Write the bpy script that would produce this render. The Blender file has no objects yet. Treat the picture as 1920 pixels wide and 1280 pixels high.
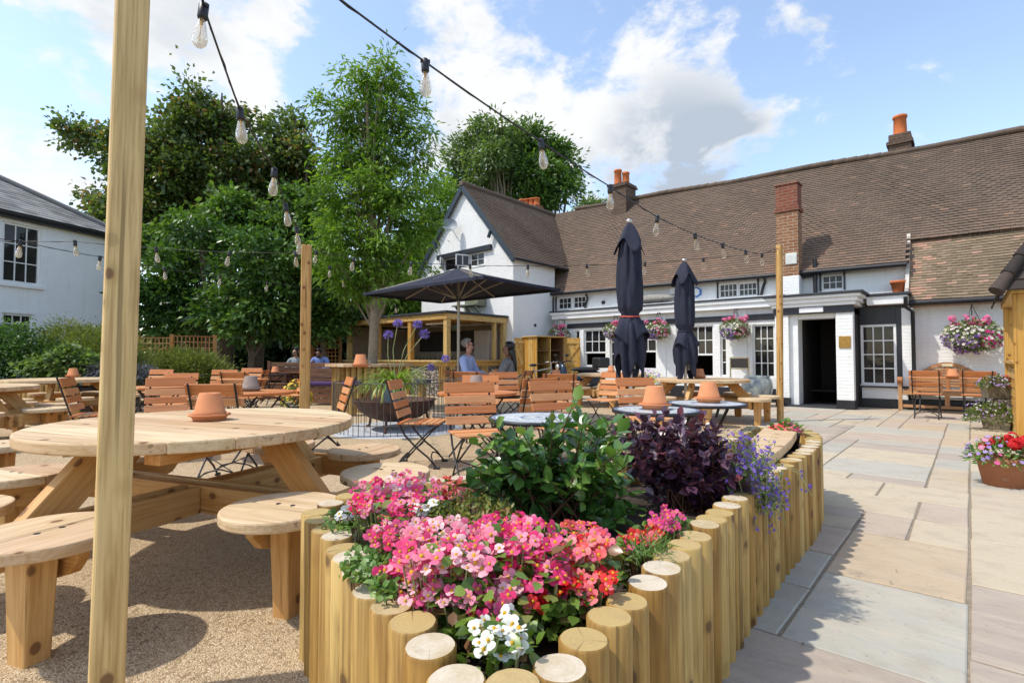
import bpy, math, random
import numpy as np
from mathutils import Vector, Matrix

SC = bpy.context.scene
COL = SC.collection
RAD = math.radians
PI = math.pi
random.seed(11)
rng = np.random.default_rng(11)

# ------------------------------------------------------------------ camera
CAM_H, PITCH, FPX = 1.10, RAD(1.85), 990.0
cam_d = bpy.data.cameras.new("camera")
cam = bpy.data.objects.new("camera", cam_d)
COL.objects.link(cam)
cam.location = (0, 0, CAM_H)
cam.rotation_euler = (PI/2 + PITCH, 0, 0)
cam_d.sensor_width = 36.0
cam_d.lens = FPX/1920*36.0
cam_d.clip_start, cam_d.clip_end = 0.05, 2000
SC.camera = cam

# ------------------------------------------------------------------ sun, sky, exposure
SUN_EL, SUN_AZ = RAD(57), Vector((-0.97, -0.22, 0)).normalized()
sun_dir = Vector((SUN_AZ.x*math.cos(SUN_EL), SUN_AZ.y*math.cos(SUN_EL), math.sin(SUN_EL)))
sd = bpy.data.lights.new("sun", 'SUN')
sd.energy, sd.angle, sd.color = 2.25, RAD(1.2), (1.0, 0.95, 0.86)
so = bpy.data.objects.new("sun", sd)
COL.objects.link(so)
so.rotation_euler = sun_dir.to_track_quat('Z', 'Y').to_euler()
so.location = (-8, 3, 14)
SC.view_settings.view_transform = 'Standard'
SC.view_settings.look = 'None'
SC.view_settings.gamma = 1.0
SC.view_settings.exposure = 0.8
SC.cycles.max_bounces = 6
SC.cycles.diffuse_bounces = 3
SC.cycles.glossy_bounces = 3
SC.cycles.transmission_bounces = 6
SC.cycles.transparent_max_bounces = 8
SC.cycles.caustics_reflective = False
SC.cycles.caustics_refractive = False
SC.cycles.use_denoising = True

def pix_dir(px, py):
    u = (px-960)/FPX
    w = (640-py)/FPX
    c, s = math.cos(PITCH), math.sin(PITCH)
    return Vector((u, c - w*s, s + w*c))
def on_z(px, py, z):
    d = pix_dir(px, py); t = (z-CAM_H)/d.z
    return Vector((d.x*t, d.y*t, z))
def at_y(px, py, y):
    d = pix_dir(px, py); t = y/d.y
    return Vector((d.x*t, y, CAM_H + d.z*t))

wd = bpy.data.worlds.new("World")
SC.world = wd
wd.use_nodes = True
wt = wd.node_tree
for n in list(wt.nodes): wt.nodes.remove(n)
class G:
    """small helper for writing node graphs"""
    def __init__(s, tree): s.t = tree
    def n(s, typ, props=None, **inp):
        nd = s.t.nodes.new(typ)
        for k, v in (props or {}).items(): setattr(nd, k, v)
        for k, v in inp.items():
            key = int(k[1:]) if k[0] == 'i' and k[1:].isdigit() else k.replace('_', ' ')
            sock = nd.inputs[key]
            if isinstance(v, bpy.types.NodeSocket): s.t.links.new(v, sock)
            elif isinstance(v, bpy.types.Node): s.t.links.new(v.outputs[0], sock)
            else: sock.default_value = v
        return nd
    def math(s, op, a, b=0.0, c=None, clamp=False):
        kw = dict(i0=a, i1=b)
        if c is not None: kw['i2'] = c
        return s.n('ShaderNodeMath', {'operation': op, 'use_clamp': clamp}, **kw)
    def mix(s, f, a, b, mode='MIX'):
        nd = s.n('ShaderNodeMix', {'data_type': 'RGBA', 'blend_type': mode, 'clamp_factor': True})
        for sock, v in ((nd.inputs[0], f), (nd.inputs[6], a), (nd.inputs[7], b)):
            if isinstance(v, bpy.types.NodeSocket): s.t.links.new(v, sock)
            elif isinstance(v, bpy.types.Node): s.t.links.new(v.outputs[2] if v.bl_idname == 'ShaderNodeMix' else v.outputs[0], sock)
            else: sock.default_value = v if not isinstance(v, tuple) or len(v) == 4 else (*v, 1)
        return nd.outputs[2]
    def ramp(s, f, stops, interp='LINEAR'):
        nd = s.n('ShaderNodeValToRGB', None, Fac=f)
        cr = nd.color_ramp; cr.interpolation = interp
        while len(cr.elements) < len(stops): cr.elements.new(0.5)
        for e, (p, c) in zip(cr.elements, stops):
            e.position = p; e.color = (*c, 1) if len(c) == 3 else c
        return nd.outputs[0]
    def rng(s, v, a, b, c, d, smooth=False):
        return s.n('ShaderNodeMapRange', {'interpolation_type': 'SMOOTHSTEP' if smooth else 'LINEAR'},
                   Value=v, From_Min=a, From_Max=b, To_Min=c, To_Max=d).outputs[0]
g = G(wt)
sky = g.n('ShaderNodeTexSky', {'sky_type': 'NISHITA', 'sun_disc': False, 'sun_elevation': SUN_EL,
          'sun_rotation': math.atan2(SUN_AZ.x, SUN_AZ.y), 'air_density': 1.0, 'dust_density': 0.6, 'ozone_density': 1.4})
tc = g.n('ShaderNodeTexCoord').outputs['Generated']
mp = g.n('ShaderNodeMapping', None, Vector=tc, Scale=(1.0, 1.0, 1.7)).outputs[0]
n1 = g.n('ShaderNodeTexNoise', None, Vector=mp, Scale=2.6, Detail=9.0, Roughness=0.58, Distortion=0.25).outputs[0]
n2 = g.n('ShaderNodeTexNoise', None, Vector=mp, Scale=6.5, Detail=8.0, Roughness=0.6, Distortion=0.4).outputs[0]
def blob(px, py, r_deg, amp):
    c = pix_dir(px, py).normalized()
    d = g.n('ShaderNodeVectorMath', {'operation': 'DOT_PRODUCT'}, i0=tc, i1=tuple(c)).outputs['Value']
    return g.rng(d, math.cos(RAD(r_deg)), math.cos(RAD(r_deg*0.25)), 0.0, amp, True)
n3 = g.n('ShaderNodeTexNoise', None, Vector=mp, Scale=17.0, Detail=7.0, Roughness=0.62, Distortion=0.3).outputs[0]
acc = g.math('ADD', g.math('MULTIPLY', g.math('SUBTRACT', n1, .5), 1.9), g.math('ADD', g.math('MULTIPLY', g.math('SUBTRACT', n2, .5), 2.2), g.math('MULTIPLY', g.math('SUBTRACT', n3, .5), 1.1)))
for b in [(430, 60, 9, .26), (330, 150, 8, .24), (480, 200, 6, .20), (150, 20, 7, .20), (30, 270, 8, .26), (150, 360, 8, .26), (550, 10, 4, .18), (850, 70, 6, .24), (1010, 50, 7, .20), (960, 190, 7, .22), (1150, 200, 8, .28),
          (900, 290, 8, .28), (1060, 300, 8, .30), (1270, 290, 8, .46), (1190, 40, 6, .12), (1330, 130, 6, .14), (1400, 230, 6, .24), (1480, 260, 5, .20), (1560, 190, 4, .14), (1720, 190, 5, .24), (1650, 240, 4, .2), (1800, 95, 4, .20), (1480, 70, 4, .16), (1600, 60, 4, .14),
          (655, 110, 7, -.36), (600, 200, 5, -.30), (90, 160, 6, -.28), (235, 100, 5, -.18), (20, 110, 4, -.2), (1640, 30, 12, -.16), (1850, 220, 14, -.22), (1560, 330, 7, -.2)]:
    acc = g.math('ADD', acc, blob(*b))
cloud = g.rng(acc.outputs[0], 0.0, 0.52, 0.05, 1.0, True)
shade_n = g.n('ShaderNodeTexNoise', None, Vector=mp, Scale=4.2, Detail=7.0, Roughness=0.58).outputs[0]
dk = g.math('MULTIPLY', g.math('ADD', blob(1275, 300, 10, 1.0), blob(1360, 320, 7, .6)), g.rng(n2, .36, .58, .25, 1.0, True))
shade = g.math('ADD', g.rng(shade_n, 0.46, 0.66, 0.0, 0.45, True), dk, clamp=True)
ccol = g.mix(shade, (3.8, 3.85, 3.9), (2.0, 2.3, 2.7))
skyc = g.mix(1.0, sky, (1.32, 1.24, 1.16), 'MULTIPLY')
fin = g.mix(cloud, skyc, ccol)
bg = g.n('ShaderNodeBackground', None, Color=fin, Strength=0.15)
wo = g.n('ShaderNodeOutputWorld', None, Surface=bg)

# ------------------------------------------------------------------ mesh and object helpers
def link(name, me, mats=(), parent=None, loc=None):
    for m in mats: me.materials.append(m)
    o = bpy.data.objects.new(name, me)
    COL.objects.link(o)
    if parent is not None: o.parent = parent
    if loc is not None: o.location = loc
    return o
def thing(name, label, cat, loc=(0, 0, 0), rotz=0.0, group=None):
    o = bpy.data.objects.new(name, None)
    COL.objects.link(o)
    o.empty_display_size = 0.1
    o.location = loc; o.rotation_euler = (0, 0, rotz)
    return tag(o, label, cat, group)
def tag(o, label, cat, group=None, kind=None):
    o['label'] = label
    if cat: o['category'] = cat
    if group: o['group'] = group
    if kind: o['kind'] = kind
    return o
def struct(o, label, kind='structure', cat=None):
    o['kind'] = kind; o['label'] = label
    o['category'] = cat or o.name.split('.')[0].replace('_', ' ')
    return o
def dup(root, loc, rotz, label, group=None, name=None):
    def cp(o, par):
        c = o.copy(); COL.objects.link(c); c.parent = par
        for ch in o.children: cp(ch, c)
        return c
    r = cp(root, None)
    r.location = loc; r.rotation_euler = (0, 0, rotz)
    r['label'] = label
    if group: r['group'] = group
    return r

class MB:
    """collects solids; build() links them as one mesh with grain coordinates (gc) and one random number per piece (rv)"""
    def __init__(s):
        s.v, s.f, s.m, s.g, s.r, s.s = [], [], [], [], [], []
    def add(s, vs, fs, mat=0, g=None, rv=None, smooth=False):
        b = len(s.v)
        off = Vector((random.uniform(0, 30), random.uniform(0, 30), random.uniform(0, 30)))
        s.v += [tuple(v) for v in vs]
        s.g += [tuple(Vector(q)+off) for q in (g or vs)]
        s.r += [random.random() if rv is None else rv]*len(vs)
        s.f += [tuple(i+b for i in f) for f in fs]
        s.m += [mat]*len(fs); s.s += [smooth]*len(fs)
    BOXF = [(0, 3, 2, 1), (4, 5, 6, 7), (0, 1, 5, 4), (1, 2, 6, 5), (2, 3, 7, 6), (3, 0, 4, 7)]
    def box(s, c, size, M=None, mat=0, rv=None):
        hx, hy, hz = size[0]/2, size[1]/2, size[2]/2
        loc = [Vector(p) for p in ((-hx,-hy,-hz),(hx,-hy,-hz),(hx,hy,-hz),(-hx,hy,-hz),(-hx,-hy,hz),(hx,-hy,hz),(hx,hy,hz),(-hx,hy,hz))]
        ax = max(range(3), key=lambda i: size[i])
        gg = [Vector((p[ax], p[(ax+1) % 3], p[(ax+2) % 3])) for p in loc]
        vs = [(M @ p if M else p) + Vector(c) for p in loc]
        s.add(vs, s.BOXF, mat, gg, rv)
    def span(s, x0, x1, y0, y1, z0, z1, mat=0, rv=None):
        s.box(((x0+x1)/2, (y0+y1)/2, (z0+z1)/2), (abs(x1-x0), abs(y1-y0), abs(z1-z0)), None, mat, rv)
    def bar(s, p0, p1, w, h, up=(0, 0, 1), mat=0, w1=None, h1=None, rv=None):
        """w is across, h along 'up'"""
        p0, p1 = Vector(p0), Vector(p1)
        d = (p1-p0); L = d.length; d.normalize()
        a = d.cross(Vector(up))
        if a.length < 1e-5: a = d.cross(Vector((1, 0, 0)))
        a.normalize(); b = a.cross(d)
        w1 = w if w1 is None else w1; h1 = h if h1 is None else h1
        vs, gg = [], []
        for (q, ww, hh, l) in ((p0, w, h, 0), (p1, w1, h1, L)):
            for sa, sb in ((-1, -1), (1, -1), (1, 1), (-1, 1)):
                vs.append(q + a*sa*ww/2 + b*sb*hh/2); gg.append(Vector((l, sa*ww/2, sb*hh/2)))
        s.add(vs, s.BOXF, mat, gg, rv)
    def tube(s, pts, r, seg=8, mat=0, cap=True, rv=None, flat=None):
        pts = [Vector(p) for p in pts]; n = len(pts)
        rs = [r]*n if not isinstance(r, (list, tuple)) else r
        vs, gg, fs = [], [], []
        t0 = (pts[1]-pts[0]).normalized()
        a = t0.cross(Vector((0, 0, 1)))
        if a.length < 1e-3: a = t0.cross(Vector((0, 1, 0)))
        a.normalize(); l = 0
        for i in range(n):
            t = (pts[min(i+1, n-1)]-pts[max(i-1, 0)]).normalized()
            a = (a - t*a.dot(t)).normalized(); b = t.cross(a)
            if i: l += (pts[i]-pts[i-1]).length
            for k in range(seg):
                an = 2*PI*k/seg
                vs.append(pts[i] + (a*math.cos(an) + b*math.sin(an)*(flat or 1))*rs[i])
                gg.append(Vector((l, math.cos(an)*rs[i], math.sin(an)*rs[i])))
        for i in range(n-1):
            for k in range(seg):
                k2 = (k+1) % seg
                fs.append((i*seg+k, i*seg+k2, (i+1)*seg+k2, (i+1)*seg+k))
        s.add(vs, fs, mat, gg, rv, True)
        if cap:
            s.add(vs[:seg], [tuple(reversed(range(seg)))], mat, gg[:seg], rv)
            s.add(vs[-seg:], [tuple(range(seg))], mat, gg[-seg:], rv)
    def lathe(s, prof, seg=20, mat=0, c=(0, 0, 0), rv=None, wob=None, smooth=True):
        vs, fs, gg = [], [], []
        for (r, z) in prof:
            for k in range(seg):
                an = 2*PI*k/seg
                rr = r*(1 + (wob(an, z) if wob else 0))
                vs.append((c[0]+rr*math.cos(an), c[1]+rr*math.sin(an), c[2]+z))
                gg.append((z, rr*math.cos(an), rr*math.sin(an)))
        for i in range(len(prof)-1):
            for k in range(seg):
                k2 = (k+1) % seg
                fs.append((i*seg+k, i*seg+k2, (i+1)*seg+k2, (i+1)*seg+k))
        s.add(vs, fs, mat, gg, rv, smooth)
    def prism(s, poly, z0, z1, M=None, mat=0, rv=None, smooth=False):
        n = len(poly)
        vs = [Vector((x, y, z0)) for x, y in poly] + [Vector((x, y, z1)) for x, y in poly]
        gg = [v.copy() for v in vs]
        fs = [tuple(reversed(range(n))), tuple(range(n, 2*n))]
        if M: vs = [M @ v for v in vs]
        b = [(i, (i+1) % n, n+(i+1) % n, n+i) for i in range(n)]
        off = random.random() if rv is None else rv
        s.add(vs, fs+b, mat, gg, off)
    def disc_planks(s, R, z0, z1, cuts, mat=0, gap=0.005, c=(0, 0), seg=14, rot=0.0):
        """a round board top cut into planks that run along local x"""
        Mr = Matrix.Rotation(rot, 4, 'Z')
        for y0, y1 in zip(cuts[:-1], cuts[1:]):
            a, b = y0+gap/2, y1-gap/2
            a, b = max(a, -R*.999), min(b, R*.999)
            ta, tb = math.asin(a/R), math.asin(b/R)
            rightside = [(R*math.cos(ta+(tb-ta)*i/seg), R*math.sin(ta+(tb-ta)*i/seg)) for i in range(seg+1)]
            poly = rightside + [(-x, y) for x, y in reversed(rightside)]
            M = Matrix.Translation((c[0], c[1], 0)) @ Mr
            s.prism(poly, z0, z1, M, mat)
    def build(s, name, mats, parent=None, bevel=0.0, loc=None, seg=2):
        me = bpy.data.meshes.new(name)
        me.from_pydata(s.v, [], s.f)
        me.polygons.foreach_set('material_index', s.m)
        me.polygons.foreach_set('use_smooth', s.s)
        at = me.attributes.new('gc', 'FLOAT_VECTOR', 'POINT'); at.data.foreach_set('vector', np.array(s.g, dtype=np.float32).ravel())
        at = me.attributes.new('rv', 'FLOAT', 'POINT'); at.data.foreach_set('value', np.array(s.r, dtype=np.float32))
        me.update()
        o = link(name, me, mats if isinstance(mats, (list, tuple)) else [mats], parent, loc)
        if bevel:
            md = o.modifiers.new('edge', 'BEVEL'); md.width = bevel; md.segments = seg; md.limit_method = 'ANGLE'; md.angle_limit = RAD(40)
            md.harden_normals = False
        return o

def np_mesh(name, V, F, mats, parent=None, rv=None, col=None, mi=None, smooth=False, loc=None):
    """fast mesh from numpy arrays; every face has the same number of corners"""
    V = np.asarray(V, dtype=np.float32); F = np.asarray(F, dtype=np.int32)
    me = bpy.data.meshes.new(name)
    nf, k = F.shape
    me.vertices.add(len(V)); me.vertices.foreach_set('co', V.ravel())
    me.loops.add(nf*k); me.loops.foreach_set('vertex_index', F.ravel())
    me.polygons.add(nf)
    me.polygons.foreach_set('loop_start', np.arange(0, nf*k, k, dtype=np.int32))
    if smooth: me.polygons.foreach_set('use_smooth', np.ones(nf, dtype=bool))
    if mi is not None: me.polygons.foreach_set('material_index', np.asarray(mi, dtype=np.int32))
    if rv is not None:
        at = me.attributes.new('rv', 'FLOAT', 'POINT'); at.data.foreach_set('value', np.asarray(rv, dtype=np.float32))
    if col is not None:
        at = me.attributes.new('col', 'FLOAT_COLOR', 'POINT')
        c4 = np.ones((len(V), 4), dtype=np.float32); c4[:, :3] = col
        at.data.foreach_set('color', c4.ravel())
    me.update(calc_edges=True)
    return link(name, me, mats if isinstance(mats, (list, tuple)) else [mats], parent, loc)

def unit(a):
    return a/np.maximum(np.linalg.norm(a, axis=1, keepdims=True), 1e-9)
def leaf_arrays(C, T, N, L, W, detail=0, curl=0.0):
    """leaves at base points C pointing along T, facing N"""
    T = unit(T); S = unit(np.cross(N, T)); N = np.cross(T, S)
    L = np.asarray(L)[:, None]; W = np.asarray(W)[:, None]
    if detail == 0:
        V = np.stack([C, C+T*L*.45-S*W*.5+N*W*.12, C+T*L-N*L*.06, C+T*L*.45+S*W*.5+N*W*.12], 1)
        F = np.array([[0, 1, 2, 3]])
    else:
        m1, m2, m3 = C+T*L*.25-N*L*curl*.05, C+T*L*.6-N*L*curl*.2, C+T*L-N*L*curl*.6
        V = np.stack([C, m1-S*W*.42+N*W*.10, m1, m1+S*W*.42+N*W*.10,
                      m2-S*W*.5+N*W*.10, m2, m2+S*W*.5+N*W*.10, m3], 1)
        F = np.array([[0, 2, 1, 1], [0, 3, 2, 2], [1, 2, 5, 4], [2, 3, 6, 5], [4, 5, 7, 7], [5, 6, 7, 7]])
        F = np.array([[0, 2, 5, 1], [0, 3, 5, 2], [1, 5, 7, 4], [3, 6, 7, 5]])
    n, k = V.shape[0], V.shape[1]
    Fs = (F[None]+(np.arange(n)*k)[:, None, None]).reshape(-1, F.shape[1])
    return V.reshape(-1, 3), Fs, k
def rand_dir(n):
    return unit(rng.normal(size=(n, 3)))

# ------------------------------------------------------------------ materials
class MT(G):
    def __init__(s, name):
        s.m = bpy.data.materials.new(name); s.m.use_nodes = True
        t = s.m.node_tree
        for n in list(t.nodes): t.nodes.remove(n)
        super().__init__(t)
        s.b = s.n('ShaderNodeBsdfPrincipled')
        s.o = s.n('ShaderNodeOutputMaterial', None, Surface=s.b)
    def set(s, **kw):
        for k, v in kw.items():
            sock = s.b.inputs[k.replace('_', ' ')]
            if isinstance(v, bpy.types.NodeSocket): s.t.links.new(v, sock)
            elif isinstance(v, bpy.types.Node): s.t.links.new(v.outputs[0], sock)
            else: sock.default_value = (*v, 1) if isinstance(v, tuple) and len(v) == 3 else v
        return s
    def attr(s, nm, out='Vector'): return s.n('ShaderNodeAttribute', {'attribute_name': nm}).outputs[out]
    def obj(s): return s.n('ShaderNodeTexCoord').outputs['Object']
    def pos(s): return s.n('ShaderNodeNewGeometry').outputs['Position']
    def noise(s, vec, sc, det=4.0, ro=.55, dist=0.0): return s.n('ShaderNodeTexNoise', None, Vector=vec, Scale=sc, Detail=det, Roughness=ro, Distortion=dist).outputs[0]
    def map(s, vec, sc=(1, 1, 1), loc=(0, 0, 0)): return s.n('ShaderNodeMapping', None, Vector=vec, Scale=sc, Location=loc).outputs[0]
    def bump(s, h, st=.3, d=.01): s.set(Normal=s.n('ShaderNodeBump', None, Strength=st, Distance=d, Height=h)); return s

def wood(name, light, dark, knot=(.16, .07, .025), rough=.6, freq=1.0, knots=True, var=.25, bump=.25, kp=.5):
    m = MT(name); gc = m.attr('gc'); rv = m.attr('rv', 'Fac')
    a = m.noise(m.map(gc, (1.1*freq, 16*freq, 16*freq)), 1.6, 5, .6, .6)
    b = m.noise(m.map(gc, (2.5*freq, 70*freq, 70*freq)), 1.5, 3, .5)
    f = m.math('ADD', m.math('MULTIPLY', a, .58), m.math('MULTIPLY', b, .42))
    c = m.ramp(f.outputs[0], [(.38, dark), (.54, light), (.66, tuple(min(1, x*1.06) for x in light))])
    big = m.noise(m.map(gc, (.9, 3, 3)), 1.3, 2)
    c = m.mix(m.rng(big, .45, .75, 0, .55), c, dark)
    if knots:
        vo = m.n('ShaderNodeTexVoronoi', {'feature': 'F1'}, Vector=m.map(gc, (8.5, 11, 11)), Scale=1.0, Randomness=1.0)
        pick = m.rng(m.n('ShaderNodeSeparateColor', None, Color=vo.outputs['Color']).outputs[0], kp, kp+.02, 0, 1)
        kf = m.math('MULTIPLY', m.rng(vo.outputs['Distance'], .15, .24, .9, 0, True), pick)
        ring = m.math('MULTIPLY', m.rng(vo.outputs['Distance'], .22, .46, .5, 0, True), pick)
        c = m.mix(ring.outputs[0], c, dark)
        c = m.mix(kf.outputs[0], c, knot)
    ck = m.noise(m.map(gc, (.7*freq, 34*freq, 34*freq), (3, 7, 1)), 1.0, 2, .4)
    c = m.mix(m.rng(ck, .66, .71, 0, .6), c, tuple(x*.35 for x in dark))
    hs = m.n('ShaderNodeHueSaturation', None, Hue=m.rng(rv, 0, 1, .487, .507), Saturation=m.rng(rv, 0, 1, 1.08, .9), Value=m.rng(rv, 0, 1, 1-var*.6, 1+var*.4), Fac=1.0, Color=c)
    m.set(Base_Color=hs, Roughness=rough, Specular_IOR_Level=.3)
    m.bump(b, bump, .004)
    return m.m

def plain(name, col, rough=.5, metal=0.0, var=.12, nscale=14, bump=0.0, spec=.5, bscale=60):
    m = MT(name)
    p = m.obj()
    nz = m.noise(p, nscale, 5)
    c = m.mix(m.rng(nz, .3, .7, 0, 1), tuple(x*(1-var) for x in col), tuple(min(1, x*(1+var)) for x in col))
    m.set(Base_Color=c, Roughness=m.rng(nz, .3, .7, max(0, rough-.08), min(1, rough+.08)), Metallic=metal, Specular_IOR_Level=spec)
    if bump: m.bump(m.noise(p, bscale, 5), bump, .01)
    return m.m

def leafmat(name, stops, rough=.45, trans=.3, spec=.4, back=None):
    m = MT(name)
    rv = m.attr('rv', 'Fac')
    c = m.ramp(rv, stops)
    m.set(Base_Color=c, Roughness=rough, Specular_IOR_Level=spec)
    tr = m.n('ShaderNodeBsdfTranslucent', None, Color=m.mix(1.0, c, (1.25, 1.3, .5), 'MULTIPLY'))
    mx = m.n('ShaderNodeMixShader', None, Fac=trans, i1=m.b.outputs[0], i2=tr.outputs[0])
    m.t.links.new(mx.outputs[0], m.o.inputs[0])
    return m.m
def petalmat(name, rough=.5, trans=.35):
    m = MT(name)
    c = m.attr('col', 'Color')
    m.set(Base_Color=c, Roughness=rough, Specular_IOR_Level=.25)
    tr = m.n('ShaderNodeBsdfTranslucent', None, Color=c)
    mx = m.n('ShaderNodeMixShader', None, Fac=trans, i1=m.b.outputs[0], i2=tr.outputs[0])
    m.t.links.new(mx.outputs[0], m.o.inputs[0])
    return m.m

W_TOP = wood('pale_board_wood', (.64, .47, .285), (.49, .325, .155), rough=.62, var=.28, kp=.74)
W_LEG = wood('orange_pine', (.60, .345, .12), (.46, .23, .06), rough=.55, var=.2)
W_LOG = wood('treated_log', (.45, .285, .08), (.26, .145, .035), knot=(.12, .06, .02), rough=.6, var=.55, kp=.35, bump=.45)
W_POST = wood('treated_post', (.63, .42, .165), (.42, .245, .075), knot=(.17, .08, .03), rough=.6, var=.12, kp=.58, bump=.5)
W_SLAT = wood('oiled_slat', (.63, .28, .105), (.51, .195, .06), rough=.42, knots=False, var=.3, bump=.12)
W_TEAK = wood('teak', (.50, .27, .12), (.40, .19, .075), rough=.6, knots=False, var=.2)
W_BAR = wood('bar_timber', (.56, .35, .11), (.44, .25, .06), rough=.55, var=.25)
W_SHED = wood('yellow_shed_wood', (.58, .36, .10), (.45, .25, .05), rough=.55, var=.2)
W_DARK = wood('dark_board', (.22, .10, .045), (.09, .04, .02), rough=.6, var=.4)  # dark brown bench timber; inside the locker its tone stands for shade
W_TREL = wood('trellis_wood', (.50, .25, .08), (.36, .16, .045), rough=.7, knots=False)

def endgrain():
    m = MT('log_end'); p = m.attr('gc'); rv = m.attr('rv', 'Fac')
    wv = m.noise(p, 28, 6, .65)
    rings = m.n('ShaderNodeTexWave', {'wave_type': 'RINGS', 'rings_direction': 'SPHERICAL'}, Vector=m.map(m.obj(), (1, 1, 0)), Scale=26.0, Distortion=2.5, Detail=3.0).outputs[0]
    q = m.n('ShaderNodeSeparateXYZ', None, Vector=m.obj()); an = m.math('ARCTAN2', q.outputs[1], q.outputs[0])
    cr = m.noise(m.n('ShaderNodeCombineXYZ', None, X=m.math('MULTIPLY', an, 3.2), Y=m.math('MULTIPLY', rv, 40.0)).outputs[0], 1.0, 2)
    st = m.noise(p, 9, 5, .65)
    pale = m.mix(m.rng(rings, .2, .8, 0, .16), (.60, .52, .40), (.46, .35, .21))
    tan = m.mix(m.rng(rings, .2, .8, 0, .2), (.46, .33, .135), (.36, .235, .08))
    c = m.mix(m.rng(rv, .45, .62, 0, 1, True), tan, pale)
    c = m.mix(m.rng(st, .42, .68, 0, .65), c, (.38, .27, .12))
    c = m.mix(m.rng(cr, .66, .70, 0, .6), c, (.12, .07, .03))
    c = m.mix(m.rng(wv, .56, .75, 0, .5), c, (.27, .18, .08))
    m.set(Base_Color=c, Roughness=.75, Specular_IOR_Level=.2)
    m.bump(wv, .35, .006)
    return m.m
M_END = endgrain()
M_BLACK = plain('black_iron', (.025, .025, .028), .45, .3, .2)
M_RUST = plain('rusted_iron', (.09, .045, .03), .75, .2, .45, 9, .3)
M_WIRE = plain('grey_wire', (.13, .115, .10), .5, .6, .2)
M_STEEL = plain('brushed_steel', (.55, .53, .50), .35, .8, .1)
M_BLKPAINT = plain('black_paint', (.016, .017, .022), .42, 0, .25, 8, .15)
M_WHITE = plain('white_gloss_paint', (.80, .80, .79), .4, 0, .05, 6)
M_CREAM = plain('cream_render', (.62, .55, .44), .8, 0, .1, 5, .2)
M_LEAD = plain('white_lead_roof', (.55, .56, .58), .6, 0, .25, 5)
M_MEMB = plain('roof_membrane', (.03, .033, .04), .6, 0, .2, 6)
M_ROPE = plain('red_strap', (.5, .08, .06), .7)
M_BRASS = plain('brass_plate', (.42, .24, .06), .35, .7, .2)
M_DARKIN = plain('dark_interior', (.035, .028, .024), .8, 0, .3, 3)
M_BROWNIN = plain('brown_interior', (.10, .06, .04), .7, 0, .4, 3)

def terracotta(name, col, wash):
    m = MT(name); p = m.obj()
    a = m.noise(p, 9, 6, .65); b = m.noise(p, 60, 3)
    c = m.mix(m.rng(a, .35, .7, 0, 1), col, tuple(x*.8 for x in col))
    c = m.mix(m.rng(a, .56, .72, 0, wash), c, (.55, .47, .42))
    m.set(Base_Color=c, Roughness=.85, Specular_IOR_Level=.15); m.bump(b, .2, .003)
    return m.m
M_TERRA = terracotta('terracotta', (.62, .25, .115), .12)
M_TERRA2 = terracotta('weathered_terracotta', (.40, .17, .09), .8)
M_GREYPOT = terracotta('grey_clay', (.28, .22, .19), .4)
def glass_dark():
    m = MT('window_glass'); p = m.pos()
    nz = m.noise(p, .8, 2)
    m.set(Base_Color=m.ramp(nz, [(.35, (.012, .013, .014)), (.7, (.05, .045, .04))]), Roughness=.03, Specular_IOR_Level=.3)
    m.bump(m.noise(p, 2.5, 2), .06, .05)
    return m.m
M_PANE = glass_dark()
def bulbglass():
    m = MT('bulb_glass')
    gl = m.n('ShaderNodeBsdfGlass', None, Color=(1, .97, .92, 1), Roughness=.0, IOR=1.25)
    tr = m.n('ShaderNodeBsdfTransparent', None, Color=(.97, .93, .85, 1))
    mx0 = m.n('ShaderNodeMixShader', None, Fac=.38, i1=tr.outputs[0], i2=gl.outputs[0])
    tl = m.n('ShaderNodeBsdfTranslucent', None, Color=(.95, .90, .80, 1))
    mx = m.n('ShaderNodeMixShader', None, Fac=.22, i1=mx0.outputs[0], i2=tl.outputs[0])
    m.t.links.new(mx.outputs[0], m.o.inputs[0])
    return m.m
M_BULB = bulbglass()
M_FILA = plain('filament', (.75, .45, .12), .3, .5)
def brickpaint(name, col, rough_bump, grime=.0):
    m = MT(name); p = m.obj()
    br = m.n('ShaderNodeTexBrick', {'offset': .5}, Vector=m.n('ShaderNodeCombineXYZ', None, X=m.math('ADD', m.n('ShaderNodeSeparateXYZ', None, Vector=p).outputs[0], m.n('ShaderNodeSeparateXYZ', None, Vector=p).outputs[1]), Y=m.n('ShaderNodeSeparateXYZ', None, Vector=p).outputs[2]),
             Scale=1.0, Mortar_Size=.012, Mortar_Smooth=.6, Brick_Width=.225, Row_Height=.075)
    big = m.noise(p, 2.2, 6, .62); fine = m.noise(p, 22, 5, .6)
    c = m.mix(m.rng(big, .4, .75, 0, .5), col, tuple(x*.86 for x in col))
    stk = m.noise(m.map(p, (7, 7, .55)), 1.0, 5, .6)
    c = m.mix(m.rng(stk, .56, .76, 0, .30), c, (.56, .53, .47))
    c = m.mix(m.rng(fine, .62, .75, 0, .25+grime), c, (.50, .47, .42))
    m.set(Base_Color=c, Roughness=.75, Specular_IOR_Level=.25)
    h = m.math('ADD', m.math('MULTIPLY', br.outputs['Fac'], -.6), m.math('MULTIPLY', m.math('ADD', big, fine), rough_bump))
    m.bump(h.outputs[0], .45, .012)
    return m.m
M_WALL = brickpaint('white_painted_brick', (.84, .84, .82), .5)
M_GABLE = brickpaint('rough_white_render', (.84, .83, .81), 2.6, .1)
M_HOUSE = brickpaint('white_house_paint', (.82, .84, .84), .4)
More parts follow.
